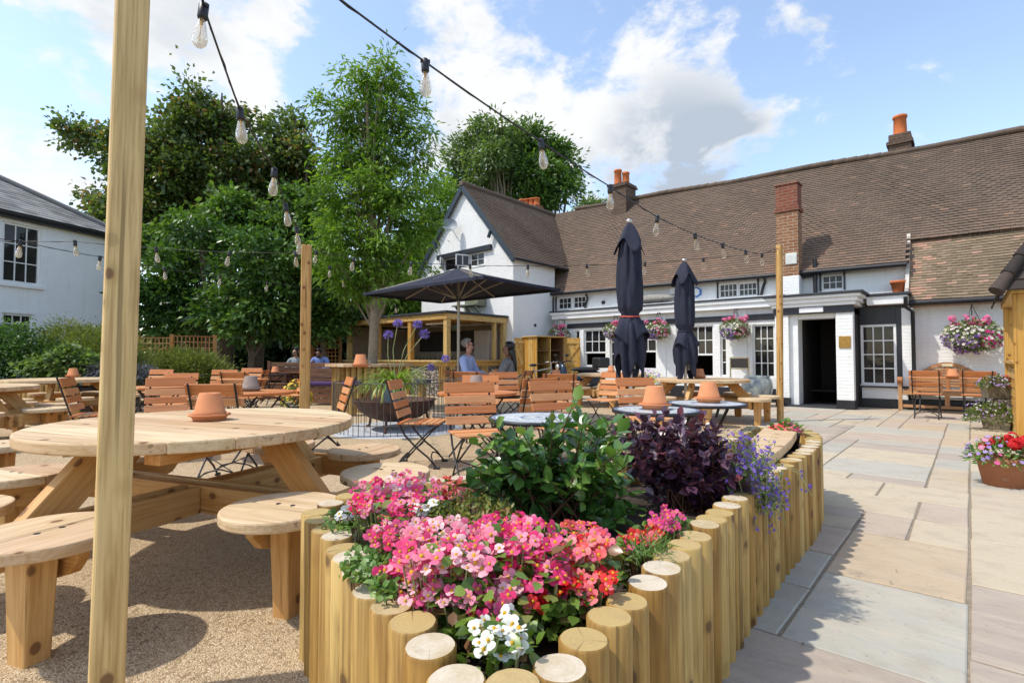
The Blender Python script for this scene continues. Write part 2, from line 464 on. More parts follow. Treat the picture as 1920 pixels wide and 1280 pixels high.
def brickmat(name, a, b, mort):
    m = MT(name); p = m.obj()
    s = m.n('ShaderNodeSeparateXYZ', None, Vector=p)
    v = m.n('ShaderNodeCombineXYZ', None, X=m.math('ADD', s.outputs[0], s.outputs[1]), Y=s.outputs[2])
    br = m.n('ShaderNodeTexBrick', {'offset': .5}, Vector=v, Color1=(*a, 1), Color2=(*b, 1), Mortar=(*mort, 1), Scale=1.0, Mortar_Size=.008, Mortar_Smooth=.2, Bias=0.0, Brick_Width=.225, Row_Height=.075)
    nz = m.noise(p, 12, 5)
    c = m.mix(m.rng(nz, .4, .75, 0, .6), br.outputs[0], tuple(x*.45 for x in a))
    m.set(Base_Color=c, Roughness=.85, Specular_IOR_Level=.2)
    m.bump(br.outputs['Fac'], -.6, .01)
    return m.m
M_BRICK = brickmat('brown_brick', (.34, .17, .085), (.24, .10, .05), (.42, .36, .28))
M_BRICKRED = brickmat('red_brick', (.27, .09, .05), (.19, .055, .035), (.25, .19, .15))
M_BRICKOLD = brickmat('sooty_brick', (.14, .09, .06), (.09, .055, .04), (.14, .12, .10))
M_CHIMPOT = terracotta('orange_chimney_pot', (.58, .17, .06), .1)
def tilemat(name, stops, moss):
    m = MT(name); rv = m.attr('rv', 'Fac'); p = m.pos()
    big = m.noise(p, .55, 5, .6); fine = m.noise(p, 18, 4)
    f = m.math('ADD', m.math('MULTIPLY', rv, .62), m.math('MULTIPLY', big, .38))
    c = m.ramp(f.outputs[0], stops)
    c = m.mix(m.rng(fine, .5, .75, 0, .55), c, moss)
    m.set(Base_Color=c, Roughness=.88, Specular_IOR_Level=.15)
    m.bump(fine, .4, .006)
    return m.m
M_TILE = tilemat('clay_tiles', [(.12, (.10, .077, .06)), (.42, (.148, .108, .082)), (.65, (.19, .13, .095)), (.86, (.26, .16, .11))], (.11, .095, .065))
M_TILE2 = tilemat('mossy_clay_tiles', [(.12, (.13, .10, .065)), (.45, (.20, .15, .10)), (.7, (.27, .20, .14)), (.84, (.42, .24, .17))], (.17, .15, .075))
M_SLATE = tilemat('grey_slates', [(.15, (.15, .15, .145)), (.5, (.24, .235, .225)), (.85, (.33, .32, .30))], (.20, .20, .17))
M_DKTILE = tilemat('dark_ridge_tiles', [(.15, (.03, .026, .024)), (.5, (.05, .04, .035)), (.85, (.08, .06, .05))], (.05, .05, .045))

# ------------------------------------------------------------------ ground, gravel yard, flagstones
TH = math.atan2(-0.656, 0.755)          # the pub's front runs along this direction
AX, AN = Vector((.755, -.656, 0)), Vector((.656, .755, 0))
def rn(r, n, z=0.0): return AX*r + AN*n + Vector((0, 0, z))
def F(px, py, n):
    d = pix_dir(px, py); t = n/(d.x*.656 + d.y*.755)
    x, y = d.x*t, d.y*t
    return .755*x - .656*y, CAM_H + d.z*t

m = MT('far_ground'); p = m.pos()
nz = m.noise(p, .6, 6)
m.set(Base_Color=m.ramp(nz, [(.3, (.035, .045, .018)), (.7, (.07, .075, .03))]), Roughness=.95)
M_SOILGRASS = m.m
mb = MB(); mb.add([(-400, -400, -.03), (400, -400, -.03), (400, 400, -.03), (-400, 400, -.03)], [(0, 1, 2, 3)])
struct(mb.build('ground', M_SOILGRASS), 'dark earth and rough grass beyond the yard')

m = MT('resin_gravel'); p = m.pos()
vo = m.n('ShaderNodeTexVoronoi', {'feature': 'F1'}, Vector=p, Scale=175.0)
sp = m.n('ShaderNodeSeparateColor', None, Color=vo.outputs['Color']).outputs[0]
vo2 = m.n('ShaderNodeTexVoronoi', {'feature': 'F1'}, Vector=p, Scale=62.0)
sp2 = m.n('ShaderNodeSeparateColor', None, Color=vo2.outputs['Color']).outputs[1]
big = m.noise(p, .7, 5)
c = m.ramp(sp, [(.0, (.27, .18, .095)), (.3, (.44, .315, .18)), (.65, (.55, .41, .25)), (.92, (.67, .54, .37))])
c = m.mix(m.rng(sp2, .8, .95, 0, .55), c, (.17, .10, .05))
c = m.mix(m.rng(big, .35, .7, 0, .45), c, (.56, .43, .27))
m.set(Base_Color=c, Roughness=.9, Specular_IOR_Level=.2)
m.bump(m.math('ADD', m.math('MULTIPLY', vo.outputs['Distance'], -1.0), m.math('MULTIPLY', vo2.outputs['Distance'], -.5)).outputs[0], .9, .006)
M_GRAVEL = m.m
bd = [(-.1, .3), (-.05, 1.2), (.5, 1.95), (1.1, 2.75), (1.8, 3.6), (2.05, 4.38), (2.55, 4.75), (3.35, 6.6), (3.85, 8.3), (3.6, 10.2), (2.6, 12.2), (1.0, 14.2), (-2.2, 16.0), (-7, 20), (-16, 20), (-16, -6), (.0, -6)]
mb = MB()
mb.add([(x, y, .010) for x, y in bd], [tuple(range(len(bd)))])
struct(mb.build('gravel_yard', M_GRAVEL), 'sandy resin bound gravel yard under the tables', cat='gravel yard')

m = MT('mortar'); p = m.pos()
m.set(Base_Color=m.ramp(m.noise(p, 40, 5), [(.3, (.19, .15, .105)), (.7, (.32, .26, .185))]), Roughness=.95)
M_MORTAR = m.m
m = MT('sandstone_flags'); p = m.pos(); rv = m.attr('rv', 'Fac')
base = m.ramp(rv, [(.0, (.47, .385, .275)), (.2, (.50, .415, .29)), (.36, (.375, .36, .305)), (.55, (.41, .39, .33)), (.68, (.435, .345, .27)), (.84, (.37, .305, .25)), (.95, (.47, .355, .235))], 'CONSTANT')
a = m.noise(m.map(m.attr('gc'), (1.4, 5, 1)), 1.6, 7, .62, .8); b = m.noise(p, 30, 6, .65); c3 = m.noise(p, 5, 6, .6)
c = m.mix(m.rng(a, .38, .68, 0, .5), base, (.52, .44, .33))
c = m.mix(m.rng(c3, .50, .72, 0, .5), c, (.33, .27, .20))
c = m.mix(m.rng(b, .62, .70, 0, .55), c, (.23, .185, .14))
m.set(Base_Color=c, Roughness=.8, Specular_IOR_Level=.25)
m.bump(m.math('ADD', m.math('MULTIPLY', a, .8), m.math('MULTIPLY', b, .35)).outputs[0], .55, .02)
M_FLAG = m.m
mb = MB(); c0 = [rn(-14, -4), rn(16, -4), rn(16, 15.2), rn(-14, 15.2)]
mb.add([(v.x, v.y, -.004) for v in c0], [(0, 1, 2, 3)])
struct(mb.build('paving_bed', M_MORTAR), 'dark mortar joints between the flagstones', cat='paving bed')
mb = MB()
CELL = .285; RA, RB, NA, NB = -12.0, 9.0, -3.4, 14.3
nx, ny = int((RB-RA)/CELL), int((NB-NA)/CELL)
occ = [[False]*ny for _ in range(nx)]
R2 = random.Random(5)
for j in range(ny):
    for i in range(nx):
        if occ[i][j]: continue
        opts = [(3, 2), (2, 2), (4, 2), (2, 1), (3, 3), (2, 3), (1, 2), (3, 1), (4, 3)]
        R2.shuffle(opts); opts.append((1, 1))
        for w, h in opts:
            if i+w <= nx and j+h <= ny and not any(occ[i+a][j+b] for a in range(w) for b in range(h)):
                break
        for a in range(w):
            for b in range(h): occ[i+a][j+b] = True
        r0, n0 = RA+i*CELL, NA+j*CELL
        q = rn(r0+w*CELL/2, n0+h*CELL/2)
        if q.y < -.5 or q.x < -3.5 or q.y > 19: continue
        if q.x > 13: continue
        gp = .0075; jit = lambda: R2.uniform(-.005, .005)
        zt = .004 + R2.uniform(-.0015, .0015)
        cor = [(r0+gp+jit(), n0+gp+jit()), (r0+w*CELL-gp+jit(), n0+gp+jit()), (r0+w*CELL-gp+jit(), n0+h*CELL-gp+jit()), (r0+gp+jit(), n0+h*CELL-gp+jit())]
        e = .006
        cen = (r0+w*CELL/2, n0+h*CELL/2)
        inn = [(x+(e if x < cen[0] else -e), y+(e if y < cen[1] else -e)) for x, y in cor]
        vs = [rn(x, y, -.006) for x, y in cor] + [rn(x, y, zt-.004) for x, y in cor] + [rn(x, y, zt) for x, y in inn]
        fs = [(8, 9, 10, 11)] + [(k, (k+1) % 4, 4+(k+1) % 4, 4+k) for k in range(4)] + [(4+k, 4+(k+1) % 4, 8+(k+1) % 4, 8+k) for k in range(4)]
        mb.add(vs, fs, 0, [Vector((v.x*.755-v.y*.656, v.x*.656+v.y*.755, 0)) for v in vs], R2.random())
struct(mb.build('flagstone_paving', M_FLAG), 'buff and grey sandstone flagstones laid in a random pattern', cat='paving')

# ------------------------------------------------------------------ the pub
BASE = (-5.0, 14.4)
pub = thing('public_house', 'long white painted brick pub with steep brown tiled roof and black beams', 'pub', rn(*BASE), TH)
OFF = (-BASE[0], -BASE[1], 0)
def pp(mbx, name, mats, bevel=0.0, parent=None):
    return mbx.build(name, mats, parent or pub, bevel, OFF if parent is None else None)
def wall_cells(mb, r0, r1, z0, z1, n, th, ops, mat=0):
    rs = sorted({r0, r1, *[o[0] for o in ops], *[o[1] for o in ops]}); rs = [x for x in rs if r0 <= x <= r1]
    for a, b in zip(rs[:-1], rs[1:]):
        if b-a < 1e-4: continue
        cm = (a+b)/2
        blocks = sorted([(o[2], o[3]) for o in ops if o[0] < cm < o[1]])
        z = z0
        for (za, zb) in blocks:
            if za-z > 1e-3: mb.span(a, b, n, n+th, z, za, mat)
            z = max(z, zb)
        if z1-z > 1e-3: mb.span(a, b, n, n+th, z, z1, mat)
def window(r0, r1, z0, z1, n, cols, rows, parent=None, sash_open=None, fw=.045, mw=.022, mat=None, midbar=False, loc=True):
    """window frame with its glazing bars; panes are a part of it. sash_open: bottom z of the glazed part"""
    f = MB(); zb = z0 if sash_open is None else sash_open
    f.span(r0, r0+fw, n, n+.07, z0, z1); f.span(r1-fw, r1, n, n+.07, z0, z1)
    f.span(r0+fw, r1-fw, n, n+.07, z1-fw, z1); f.span(r0+fw, r1-fw, n, n+.07, z0, z0+fw*.8)
    f.span(r0-.02, r1+.02, n-.035, n-.001, z0-.045, z0)
    if sash_open is not None: f.span(r0+fw, r1-fw, n+.01, n+.06, zb, zb+fw*1.1)
    for i in range(1, cols):
        x = r0+fw+(r1-r0-2*fw)*i/cols; f.span(x-mw/2, x+mw/2, n+.018, n+.055, zb+(fw*1.1 if sash_open is not None else fw*.8), z1-fw)
    for j in range(1, rows):
        z = zb+fw+(z1-zb-2*fw)*j/rows; h = mw*(1.8 if midbar and j == rows//2 else 1)
        f.span(r0+fw, r1-fw, n+.015, n+.058, z-h/2, z+h/2)
    w = f.build('window', mat or M_WHITE, parent or pub, 0.0, OFF if loc else None)
    p = MB(); p.add([(r0+fw, n+.04, zb), (r1-fw, n+.04, zb), (r1-fw, n+.04, z1-fw), (r0+fw, n+.04, z1-fw)], [(0, 1, 2, 3)])
    p.build('pane', M_PANE, w)
    return w

NF, NU, NP, NBAY, NR = 14.4, 14.8, 13.35, 14.27, 14.6
rl = F(1045, 600, NF)[0]; rpl = F(1453, 600, NP)[0]; rpr = F(1599, 600, NP)[0]
rbay1 = F(1700, 640, NBAY)[0]; rend = 4.5
ZT = 2.62
# front wall of the low range with its row of windows
specs = [(1077, 1087, 613, 686, 1, 3, None), (1094, 1136, 612, 686, 3, 2, 662), (1143, 1154, 611, 688, 1, 3, None), (1172, 1190, 610, 690, 2, 3, None), (1196, 1231, 610, 692, 2, 2, 660),
         (1240, 1247, 609, 694, 1, 3, None), (1268, 1283, 608, 698, 1, 4, None), (1291, 1338, 608, 706, 3, 2, 666), (1350, 1363, 608, 705, 1, 4, None), (1411, 1453, 608, 707, 3, 4, None)]
ops = []
for (xa, xb, ya, yb, cc, rr, so_) in specs:
    xm = (xa+xb)/2
    ra, rb = F(xa, 650, NF)[0], F(xb, 650, NF)[0]
    za, zb = F(xm, yb, NF)[1], F(xm, ya, NF)[1]
    zs = F(xm, so_, NF)[1] if so_ else None
    ops.append((ra, rb, max(.42, za), min(zb, 2.02), cc, rr, zs))
mb = MB(); wall_cells(mb, rl, rpl+.12, 0.34, ZT, NF, .22, ops)
mb.span(rl, rl+.22, NF+.22, NU, 0.34, ZT)
pp(mb, 'wall', M_WALL)
for o in ops:
    window(o[0], o[1], o[2], o[3], NF+.05, o[4], o[5], sash_open=o[6])
mb = MB(); mb.span(rl-.004, rpl, NF-.015, NF+.2, 0, .34); pp(mb, 'plinth', M_BLKPAINT, .004)
mb = MB()
for xa, xb in ((1064, 1240), (1249, 1376), (1401, 1452)):
    mb = MB(); mb.span(F(xa, 600, NF)[0], F(xb, 595, NF)[0], NF-.035, NF+.002, 2.09, 2.24); pp(mb, 'black_beam', M_BLKPAINT, .006)
mb = MB()
mb.span(rl-.12, rpl+.02, NF-.16, NU, 2.40, 2.615); mb.span(rl-.15, rpl+.02, NF-.2, NF-.155, 2.54, 2.63)
for x0, x1 in ((1232, 1249), (1377, 1401)):
    mb.span(F(x0, 640, NF)[0], F(x1, 640, NF)[0], NF-.03, NF-.001, .36, 2.398)
pp(mb, 'fascia', M_WHITE, .008)
mb = MB(); mb.span(rl-.18, rpl+.02, NF-.23, NU, 2.632, 2.675); pp(mb, 'flat_roof', M_MEMB, .005)
mb = MB(); mb.span(rl-.05, rpl-.3, NU-.32, NU, 2.68, 2.73); pp(mb, 'lead_flashing', M_LEAD, .01)
# upper wall
uops = []
for (xa, xb, ya, yb, cc, rr) in [(1046, 1071, 552, 579, 3, 2), (1074, 1098, 550, 577, 3, 2), (1348, 1383, 531, 561, 4, 2), (1384, 1420, 529, 559, 4, 2), (1541, 1582, 515, 543, 3, 2)]:
    xm = (xa+xb)/2
    uops.append((F(xa, 550, NU)[0], F(xb, 550, NU)[0], max(2.78, F(xm, yb, NU)[1]), min(3.19, F(xm, ya, NU)[1]), cc, rr))
ru0, ru1 = -10.95, F(1700, 500, NU)[0]
mb = MB(); wall_cells(mb, ru0, ru1, 2.55, 3.34, NU, .2, uops); mb.span(ru1, rend, NU, NU+.2, 2.2, 2.9)
mb.span(ru0, rl, NU, NU+.2, 0, 2.55)
pp(mb, 'upper_wall', M_WALL)
for o in uops: window(o[0], o[1], o[2], o[3], NU+.03, o[4], o[5], fw=.035, mw=.018)
mb = MB()
for x, y0, y1 in ((1043, 548, 580), (1346, 530, 562), (1422, 528, 560), (1539, 514, 545), (1584, 512, 543)):
    r = F(x, 550, NU)[0]; mb = MB(); mb.span(r-.02, r+.02, NU-.03, NU+.01, 2.76, 3.22); pp(mb, 'window_post', M_BLKPAINT)
# interior seen through the open sashes
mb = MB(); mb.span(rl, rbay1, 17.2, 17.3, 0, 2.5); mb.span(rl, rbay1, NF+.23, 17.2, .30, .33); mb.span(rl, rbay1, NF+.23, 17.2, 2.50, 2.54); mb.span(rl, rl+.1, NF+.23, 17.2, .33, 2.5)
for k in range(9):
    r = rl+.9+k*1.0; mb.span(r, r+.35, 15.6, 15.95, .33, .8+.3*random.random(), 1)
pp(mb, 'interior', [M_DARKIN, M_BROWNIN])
# porch and bay
zpt = 2.52
dr0, dr1 = F(1495, 660, NP)[0], F(1566, 660, NP)[0]
mb = MB()
mb.span(rpl, F(1479, 660, NP)[0], NP, NP+.22, .2, 2.12); mb.span(F(1568, 660, NP)[0], rpr, NP, NP+.22, .2, 2.12)
mb.span(rpl, rpl+.12, NP+.22, NF, .2, 2.12)
mb.span(rpl, rpr, NP+.02, NP+.2, 2.12, 2.26)
pp(mb, 'porch_pillar', M_WALL, .006)
for args in ((rpl-.012, F(1479, 660, NP)[0]+.012, NP-.012, NP+.24), (F(1568, 660, NP)[0]-.012, rpr+.012, NP-.012, NP+.24), (rpl-.012, rpl+.14, NP+.24, NF)):
    mb = MB(); mb.span(*args, 0, .2); pp(mb, 'pillar_plinth', M_BLKPAINT, .006)
mb = MB(); mb.span(rpl-.03, rpr+.03, NP-.03, NP+.018, 2.10, 2.25); pp(mb, 'porch_beam', M_BLKPAINT, .006)
mb = MB()
mb.span(rpl-.06, rpr+.06, NP-.06, NF+.3, 2.262, 2.34); mb.span(rpl-.11, rpr+.11, NP-.11, NF+.3, 2.34, 2.43); mb.span(rpl-.17, rpr+.17, NP-.17, NF+.3, 2.43, 2.50)
mb.span(rpr+.17, rbay1+.05, NBAY-.25, NF+.3, 2.28, 2.47)
pp(mb, 'cornice', M_WHITE, .012)
mb = MB(); mb.span(rpl-.22, rpr+.22, NP-.22, NU, 2.502, 2.55); mb.span(rpr+.22, rbay1+.1, NBAY-.3, NU, 2.475, 2.53); pp(mb, 'porch_roof', M_MEMB, .006)
mb = MB(); a0, a1 = F(1479, 660, NP)[0], F(1568, 660, NP)[0]
mb.span(a0, dr0, NP+.10, NP+.5, .02, 2.11); mb.span(dr1, a1+.02, NP+.10, NP+.2, .02, 2.11); mb.span(dr0, dr1, NP+.12, NP+.5, 2.0, 2.11)
pp(mb, 'door_frame', M_WHITE, .006)
mb = MB(); mb.span(dr1-.02, dr1+.03, NP+.5, NP+1.35, .04, 1.99); d_ = pp(mb, 'door', M_BLKPAINT, .004)
mb = MB(); mb.span(a0, a1, NP-.05, NP+.6, 0.0, .05); pp(mb, 'doorstep', M_MEMB, .006)
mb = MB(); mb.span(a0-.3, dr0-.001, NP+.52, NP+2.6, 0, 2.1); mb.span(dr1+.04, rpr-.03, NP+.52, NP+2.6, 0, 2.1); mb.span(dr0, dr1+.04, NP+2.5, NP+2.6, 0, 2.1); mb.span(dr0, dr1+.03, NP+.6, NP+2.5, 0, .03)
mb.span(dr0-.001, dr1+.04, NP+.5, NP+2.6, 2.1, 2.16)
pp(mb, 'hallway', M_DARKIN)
mb = MB(); ra, rb = F(1614, 650, NBAY)[0], F(1681, 650, NBAY)[0]
za, zb = .52, 1.86
wall_cells(mb, rpr+.0, rbay1, .47, 2.285, NBAY, .12, [(ra, rb, za, zb)], 0); pp(mb, 'bay_frame', M_BLKPAINT, .004)
window(ra, rb, za, zb, NBAY+.01, 3, 4, fw=.05, mw=.024)
mb = MB(); mb.span(rpr+.02, rbay1, NBAY+.002, NBAY+.2, .21, .468); mb.span(rbay1-.08, rbay1+.12, NBAY-.005, NR, .5, 2.2); pp(mb, 'bay_apron', M_WALL)
mb = MB(); mb.span(rpr+.02, rbay1+.1, NBAY-.012, NBAY+.2, 0, .21); mb.span(rpr, rbay1, NBAY-.05, NBAY-.003, .455, .49); pp(mb, 'bay_plinth', M_BLKPAINT, .004)
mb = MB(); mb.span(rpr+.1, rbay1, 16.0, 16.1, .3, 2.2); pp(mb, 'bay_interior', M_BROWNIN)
# right range
mb = MB(); mb.span(rbay1+.02, rend, NR, NR+.2, .22, 2.22); pp(mb, 'side_wall', M_WALL)
mb = MB(); mb.span(rbay1+.02, rend, NR-.02, NR+.0, 2.22, 2.33); pp(mb, 'dentil_course', plain('pink_brick', (.62, .47, .38), .8, 0, .2, 20), .01)
mb = MB(); mb.span(rbay1+.1, rend, NR-.014, NR+.1, 0, .22); pp(mb, 'side_plinth', M_BLKPAINT)
# gutters and downpipes
mb = MB()
mb.tube([(ru0-.1, NU-.24, 3.315), (ru1+.02, NU-.24, 3.20)], .055, 8); pp(mb, 'gutter', M_BLACK)
mb = MB(); mb.tube([(rbay1+.0, NR-.30, 2.30), (rend, NR-.30, 2.28)], .06, 8); pp(mb, 'gutter', M_BLACK)
mb = MB(); r = rbay1+.12
mb.tube([(r-.1, NBAY-.3, 2.42), (r-.1, NBAY-.28, 2.2), (r, NBAY-.06, 2.1), (r, NBAY-.06, .5)], .038, 8); pp(mb, 'downpipe', M_BLACK)
for x in (1101, 1432):
    r = F(x, 540, NU)[0]; mb = MB(); mb.tube([(r+.08, NU-.2, 3.2), (r+.05, NU-.06, 3.1), (r, NU-.05, 2.98), (r-.05, NU-.06, 2.75)], .035, 8); pp(mb, 'downpipe', M_BLACK)
mb = MB(); r = F(1527, 500, NU-.2)[0]; mb.tube([(r, NU-.14, 2.6), (r, NU-.14, 3.55)], .05, 8); mb.tube([(r-.45, NU-.14, 3.13), (r, NU-.14, 3.15)], .035, 6); pp(mb, 'soil_pipe', M_BLACK)
mb = MB(); r = F(1041, 560, NU)[0]; mb.tube([(r, NU-.12, 3.2), (r, NU-.12, 2.55)], .03, 6); mb.tube([(r, NU-.12, 2.55), (r+.5, NF-.1, 2.5)], .02, 6); pp(mb, 'downpipe', M_BLACK)

# roofs: real courses of tiles
def tiled(mb, e0, e1, t0, t1, gauge=.098, tw=.165, wav=.018, seed=1, hi=None, skip=None, lip=.021):
    """courses from eave e0-e1 up to ridge t0-t1; every tile is a small tilted slab with its own random number"""
    e0, e1, t0, t1 = map(Vector, (e0, e1, t0, t1))
    R_ = random.Random(seed)
    H = ((t0-e0).length + (t1-e1).length)/2; nc = max(2, int(H/gauge))
    nrm = (e1-e0).cross(t0-e0).normalized()
    if nrm.z < 0: nrm = -nrm
    sl0, sl1 = (t0-e0).normalized(), (t1-e1).normalized()
    for j in range(nc):
        f0, f1 = j/nc, (j+1)/nc
        a0, a1 = e0.lerp(t0, f0), e1.lerp(t1, f0); b0, b1 = e0.lerp(t0, f1), e1.lerp(t1, f1)
        L = (a1-a0).length; nt = max(1, int(L/tw)); sh = (j % 2)*.5
        for i in range(-1 if sh else 0, nt):
            u0, u1 = max(0, (i+sh)/nt), min(1, (i+1+sh)/nt)
            if u1-u0 < .002: continue
            jt = R_.uniform(-.003, .003); lift = lip+R_.uniform(0, .006)
            um = (u0+u1)/2
            if skip and skip(um, j/nc): continue
            sag = wav*(math.sin(um*L*.9+seed)+math.sin(um*L*2.3+j*.13))*math.sin(PI*min(1, (j+1)/nc))
            q = nrm*sag
            A, B = a0.lerp(a1, u0+.0001), a0.lerp(a1, u1-.0001); C_, D_ = b0.lerp(b1, u1-.0001), b0.lerp(b1, u0+.0001)
            A += sl0*jt+q; B += sl1*jt+q; C_ += q; D_ += q
            vs = [A, B, A+nrm*lift, B+nrm*lift, C_+nrm*.006, D_+nrm*.006]
            rv_ = R_.random()
            if hi: rv_ = hi(um, j/nc, rv_, R_)
            mb.add(vs, [(0, 1, 3, 2), (2, 3, 4, 5)], 0, None, rv_)
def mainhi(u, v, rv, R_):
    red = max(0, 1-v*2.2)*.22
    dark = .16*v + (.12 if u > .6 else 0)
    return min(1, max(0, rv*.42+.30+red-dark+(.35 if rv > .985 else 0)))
EZ, RZ, NE, NRDG = 3.37, 7.2, NU-.22, 17.9
rA, rB = -13.1, rend
mb = MB()
def rq(r, n):
    u = (r-rA)/(rB-rA); e, t = EZ-.17*u, RZ-.68*u
    return Vector((r, n, e+(t-e)*(n-NE)/(NRDG-NE)))
rX = rbay1+.05
uX, vX = (rX-rA)/(rB-rA), (NR+.52-NE)/(NRDG-NE)
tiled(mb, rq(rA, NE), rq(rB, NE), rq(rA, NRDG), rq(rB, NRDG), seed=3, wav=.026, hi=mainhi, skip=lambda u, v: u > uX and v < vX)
mb.add([rq(rA, NRDG), rq(rB, NRDG), (rB, 21.4, 3.0), (rA, 21.4, 3.3)], [(0, 1, 2, 3)], 0, None, .5)
dz = Vector((0, 0, .06))
mb.add([rq(rA, NE+.02)-dz, rq(rX, NE+.02)-dz, rq(rX, NRDG)-dz, rq(rA, NRDG)-dz], [(0, 1, 2, 3)], 0, None, .2)
mb.add([rq(rX, NR+.55)-dz, rq(rB, NR+.55)-dz, rq(rB, NRDG)-dz, rq(rX, NRDG)-dz], [(0, 1, 2, 3)], 0, None, .2)
roof = pp(mb, 'roof', M_TILE)
mb = MB()
for k in range(58):
    u = k/58; r = rA+1.0+(rB-rA-1.0)*u; z = RZ+.03-.68*(r-rA)/(rB-rA)+.025*math.sin(r*1.3)
    mb.tube([(r, NRDG, z+.02+.01*random.random()), (r+.30, NRDG, z+.02+.01*random.random())], .085, 8, rv=random.random()*.4)
pp(mb, 'ridge_tiles', M_TILE)
mb = MB()
tiled(mb, (rbay1+.02, NR-.28, 2.30), (rend, NR-.28, 2.27), (rbay1+.02, NR+.62, 3.80), (rend, NR+.62, 3.93), gauge=.072, wav=.012, seed=8, lip=.018,
      hi=lambda u, v, rv, R_: min(1, .15+rv*.6 + (.2 if rv > .94 else 0) + (.45 if v > .93 else 0) + (.5*R_.random() if u < .09 else 0)))
mb.add([(rbay1+.02, NR-.26, 2.26), (rend, NR-.26, 2.23), (rend, NR+.6, 3.8), (rbay1+.02, NR+.6, 3.7)], [(0, 1, 2, 3)], 0, None, .2)
pp(mb, 'side_roof', M_TILE2)
mb = MB(); mb.add([(rbay1-.02, NR-.3, 2.28), (rbay1+.05, NR-.3, 2.28), (rbay1+.05, NR+.62, 3.82), (rbay1-.02, NR+.62, 3.82), (rbay1-.02, NR-.3, 2.42), (rbay1+.05, NR-.3, 2.42), (rbay1+.05, NR+.62, 3.99), (rbay1-.02, NR+.62, 3.99)], MB.BOXF)
mb.box((rbay1+.02, NR-.26, 2.42), (.07, .16, .42), None, 0)
pp(mb, 'verge', plain('pale_mortar', (.55, .5, .44), .9, 0, .3, 25))

# gable wing
GL, GR, GM, GN, GE, GA = -15.4, -10.89, -13.14, 12.59, 4.36, 7.02
def hw(z): return (GR-GM) if z < GE else (GA-z)/(GA-GE)*(GR-GM)
wz0, wz1 = 4.22, 4.66
wr0, wr1 = F(831, 490, GN)[0], F(908, 490, GN)[0]
def gpoly(mb, pts, n0, n1):
    k = len(pts)
    vs = [Vector((r, n0, z)) for r, z in pts] + [Vector((r, n1, z)) for r, z in pts]
    mb.add(vs, [tuple(range(k)), tuple(reversed(range(k, 2*k)))] + [((i+1) % k, i, k+i, k+(i+1) % k) for i in range(k)])
mb = MB()
gpoly(mb, [(GL, 0), (GR, 0), (GR, wz0), (GL, wz0)], GN, GN+.2)
gpoly(mb, [(GL, wz0), (wr0, wz0), (wr0, wz1), (GM-hw(wz1), wz1), (GL, GE)], GN, GN+.2)
gpoly(mb, [(wr1, wz0), (GR, wz0), (GR, GE), (GM+hw(wz1), wz1), (wr1, wz1)], GN, GN+.2)
gpoly(mb, [(GM-hw(wz1), wz1), (GM+hw(wz1), wz1), (GM, GA)], GN, GN+.2)
pp(mb, 'gable_wall', M_GABLE)
mb = MB(); mb.span(GR-.2, GR, GN+.2, NU, 0, GE); mb.span(GL, GL+.2, GN+.2, 19, 0, GE)
mb.tube([(GR+.002, GN+1.1, 2.2), (GR+.03, GN+1.1, 2.2)], .05, 8, 1)
pp(mb, 'flank_wall', [M_WALL, M_BLKPAINT])
w3 = (wr1-wr0)/3
window(wr0+w3*2, wr1, wz0, wz1, GN+.02, 2, 2, fw=.04)
window(wr0, wr0+w3*2, wz0, wz1, GN+.06, 2, 1, fw=.04)
for (rx, ang) in ((wr0+.02, 55), (wr0+w3*2-.02, 118)):
    f = MB(); a = RAD(ang); L = w3*.72
    d = Vector((math.cos(a), -math.sin(a), 0))
    p0 = Vector((rx, GN, 0))
    for za_, zb_ in ((wz0+.02, wz0+.06), (wz1-.06, wz1-.02)): f.bar(p0+Vector((0, 0, (za_+zb_)/2)), p0+d*L+Vector((0, 0, (za_+zb_)/2)), .03, .04)
    for s_ in (0.02, L*.5, L-.02): f.bar(p0+d*s_+Vector((0, 0, wz0+.04)), p0+d*s_+Vector((0, 0, wz1-.04)), .03, .03)
    q = f.build('casement', M_WHITE, pub, 0, OFF)
    p = MB(); e1 = p0+d*L
    p.add([p0+Vector((0, 0, wz0+.05)), e1+Vector((0, 0, wz0+.05)), e1+Vector((0, 0, wz1-.05)), p0+Vector((0, 0, wz1-.05))], [(0, 1, 2, 3)]); p.build('pane', M_PANE, q)
mb = MB()
mb.bar((F(822, 480, GN)[0], GN-.05, 4.72), (F(923, 470, GN)[0], GN-.05, 4.76), .1, .17); pp(mb, 'black_beam', M_BLKPAINT, .008)
ov = .14; sl = (GA-GE)/(GR-GM)
zrid = GA+.10
def gz(r): return zrid - abs(r-GM)*sl
mb = MB()
re, le = GR+.16, GL-.16
tiled(mb, (re, GN-ov, gz(re)), (re, 19.4, gz(re)), (GM, GN-ov, zrid), (GM, 19.4, zrid), seed=5, hi=lambda u, v, rv, R_: .22+rv*.4)
tiled(mb, (le, 19.4, gz(le)), (le, GN-ov, gz(le)), (GM, 19.4, zrid), (GM, GN-ov, zrid), seed=6, hi=lambda u, v, rv, R_: .22+rv*.4)
mb.tube([(GM, GN-ov, zrid+.03), (GM, 18.2, zrid+.03)], .09, 8, rv=.3)
pp(mb, 'gable_roof', M_TILE)
mb = MB()
for s_ in (1, -1):
    e = GM+s_*(GR-GM+.13)
    mb.bar((e, GN-ov+.03, gz(e)-.12), (GM, GN-ov+.03, zrid-.12), .06, .17, up=(0, 0, 1))
    for f_ in (.42,):
        r = GM+s_*(GR-GM)*(.62); mb.bar((r, GN-ov+.0, gz(r)-.2), (r+s_*-.1, GN-ov+.0, gz(r)-.42), .1, .07)
pp(mb, 'bargeboard', plain('dark_navy_paint', (.02, .035, .05), .5), .006)
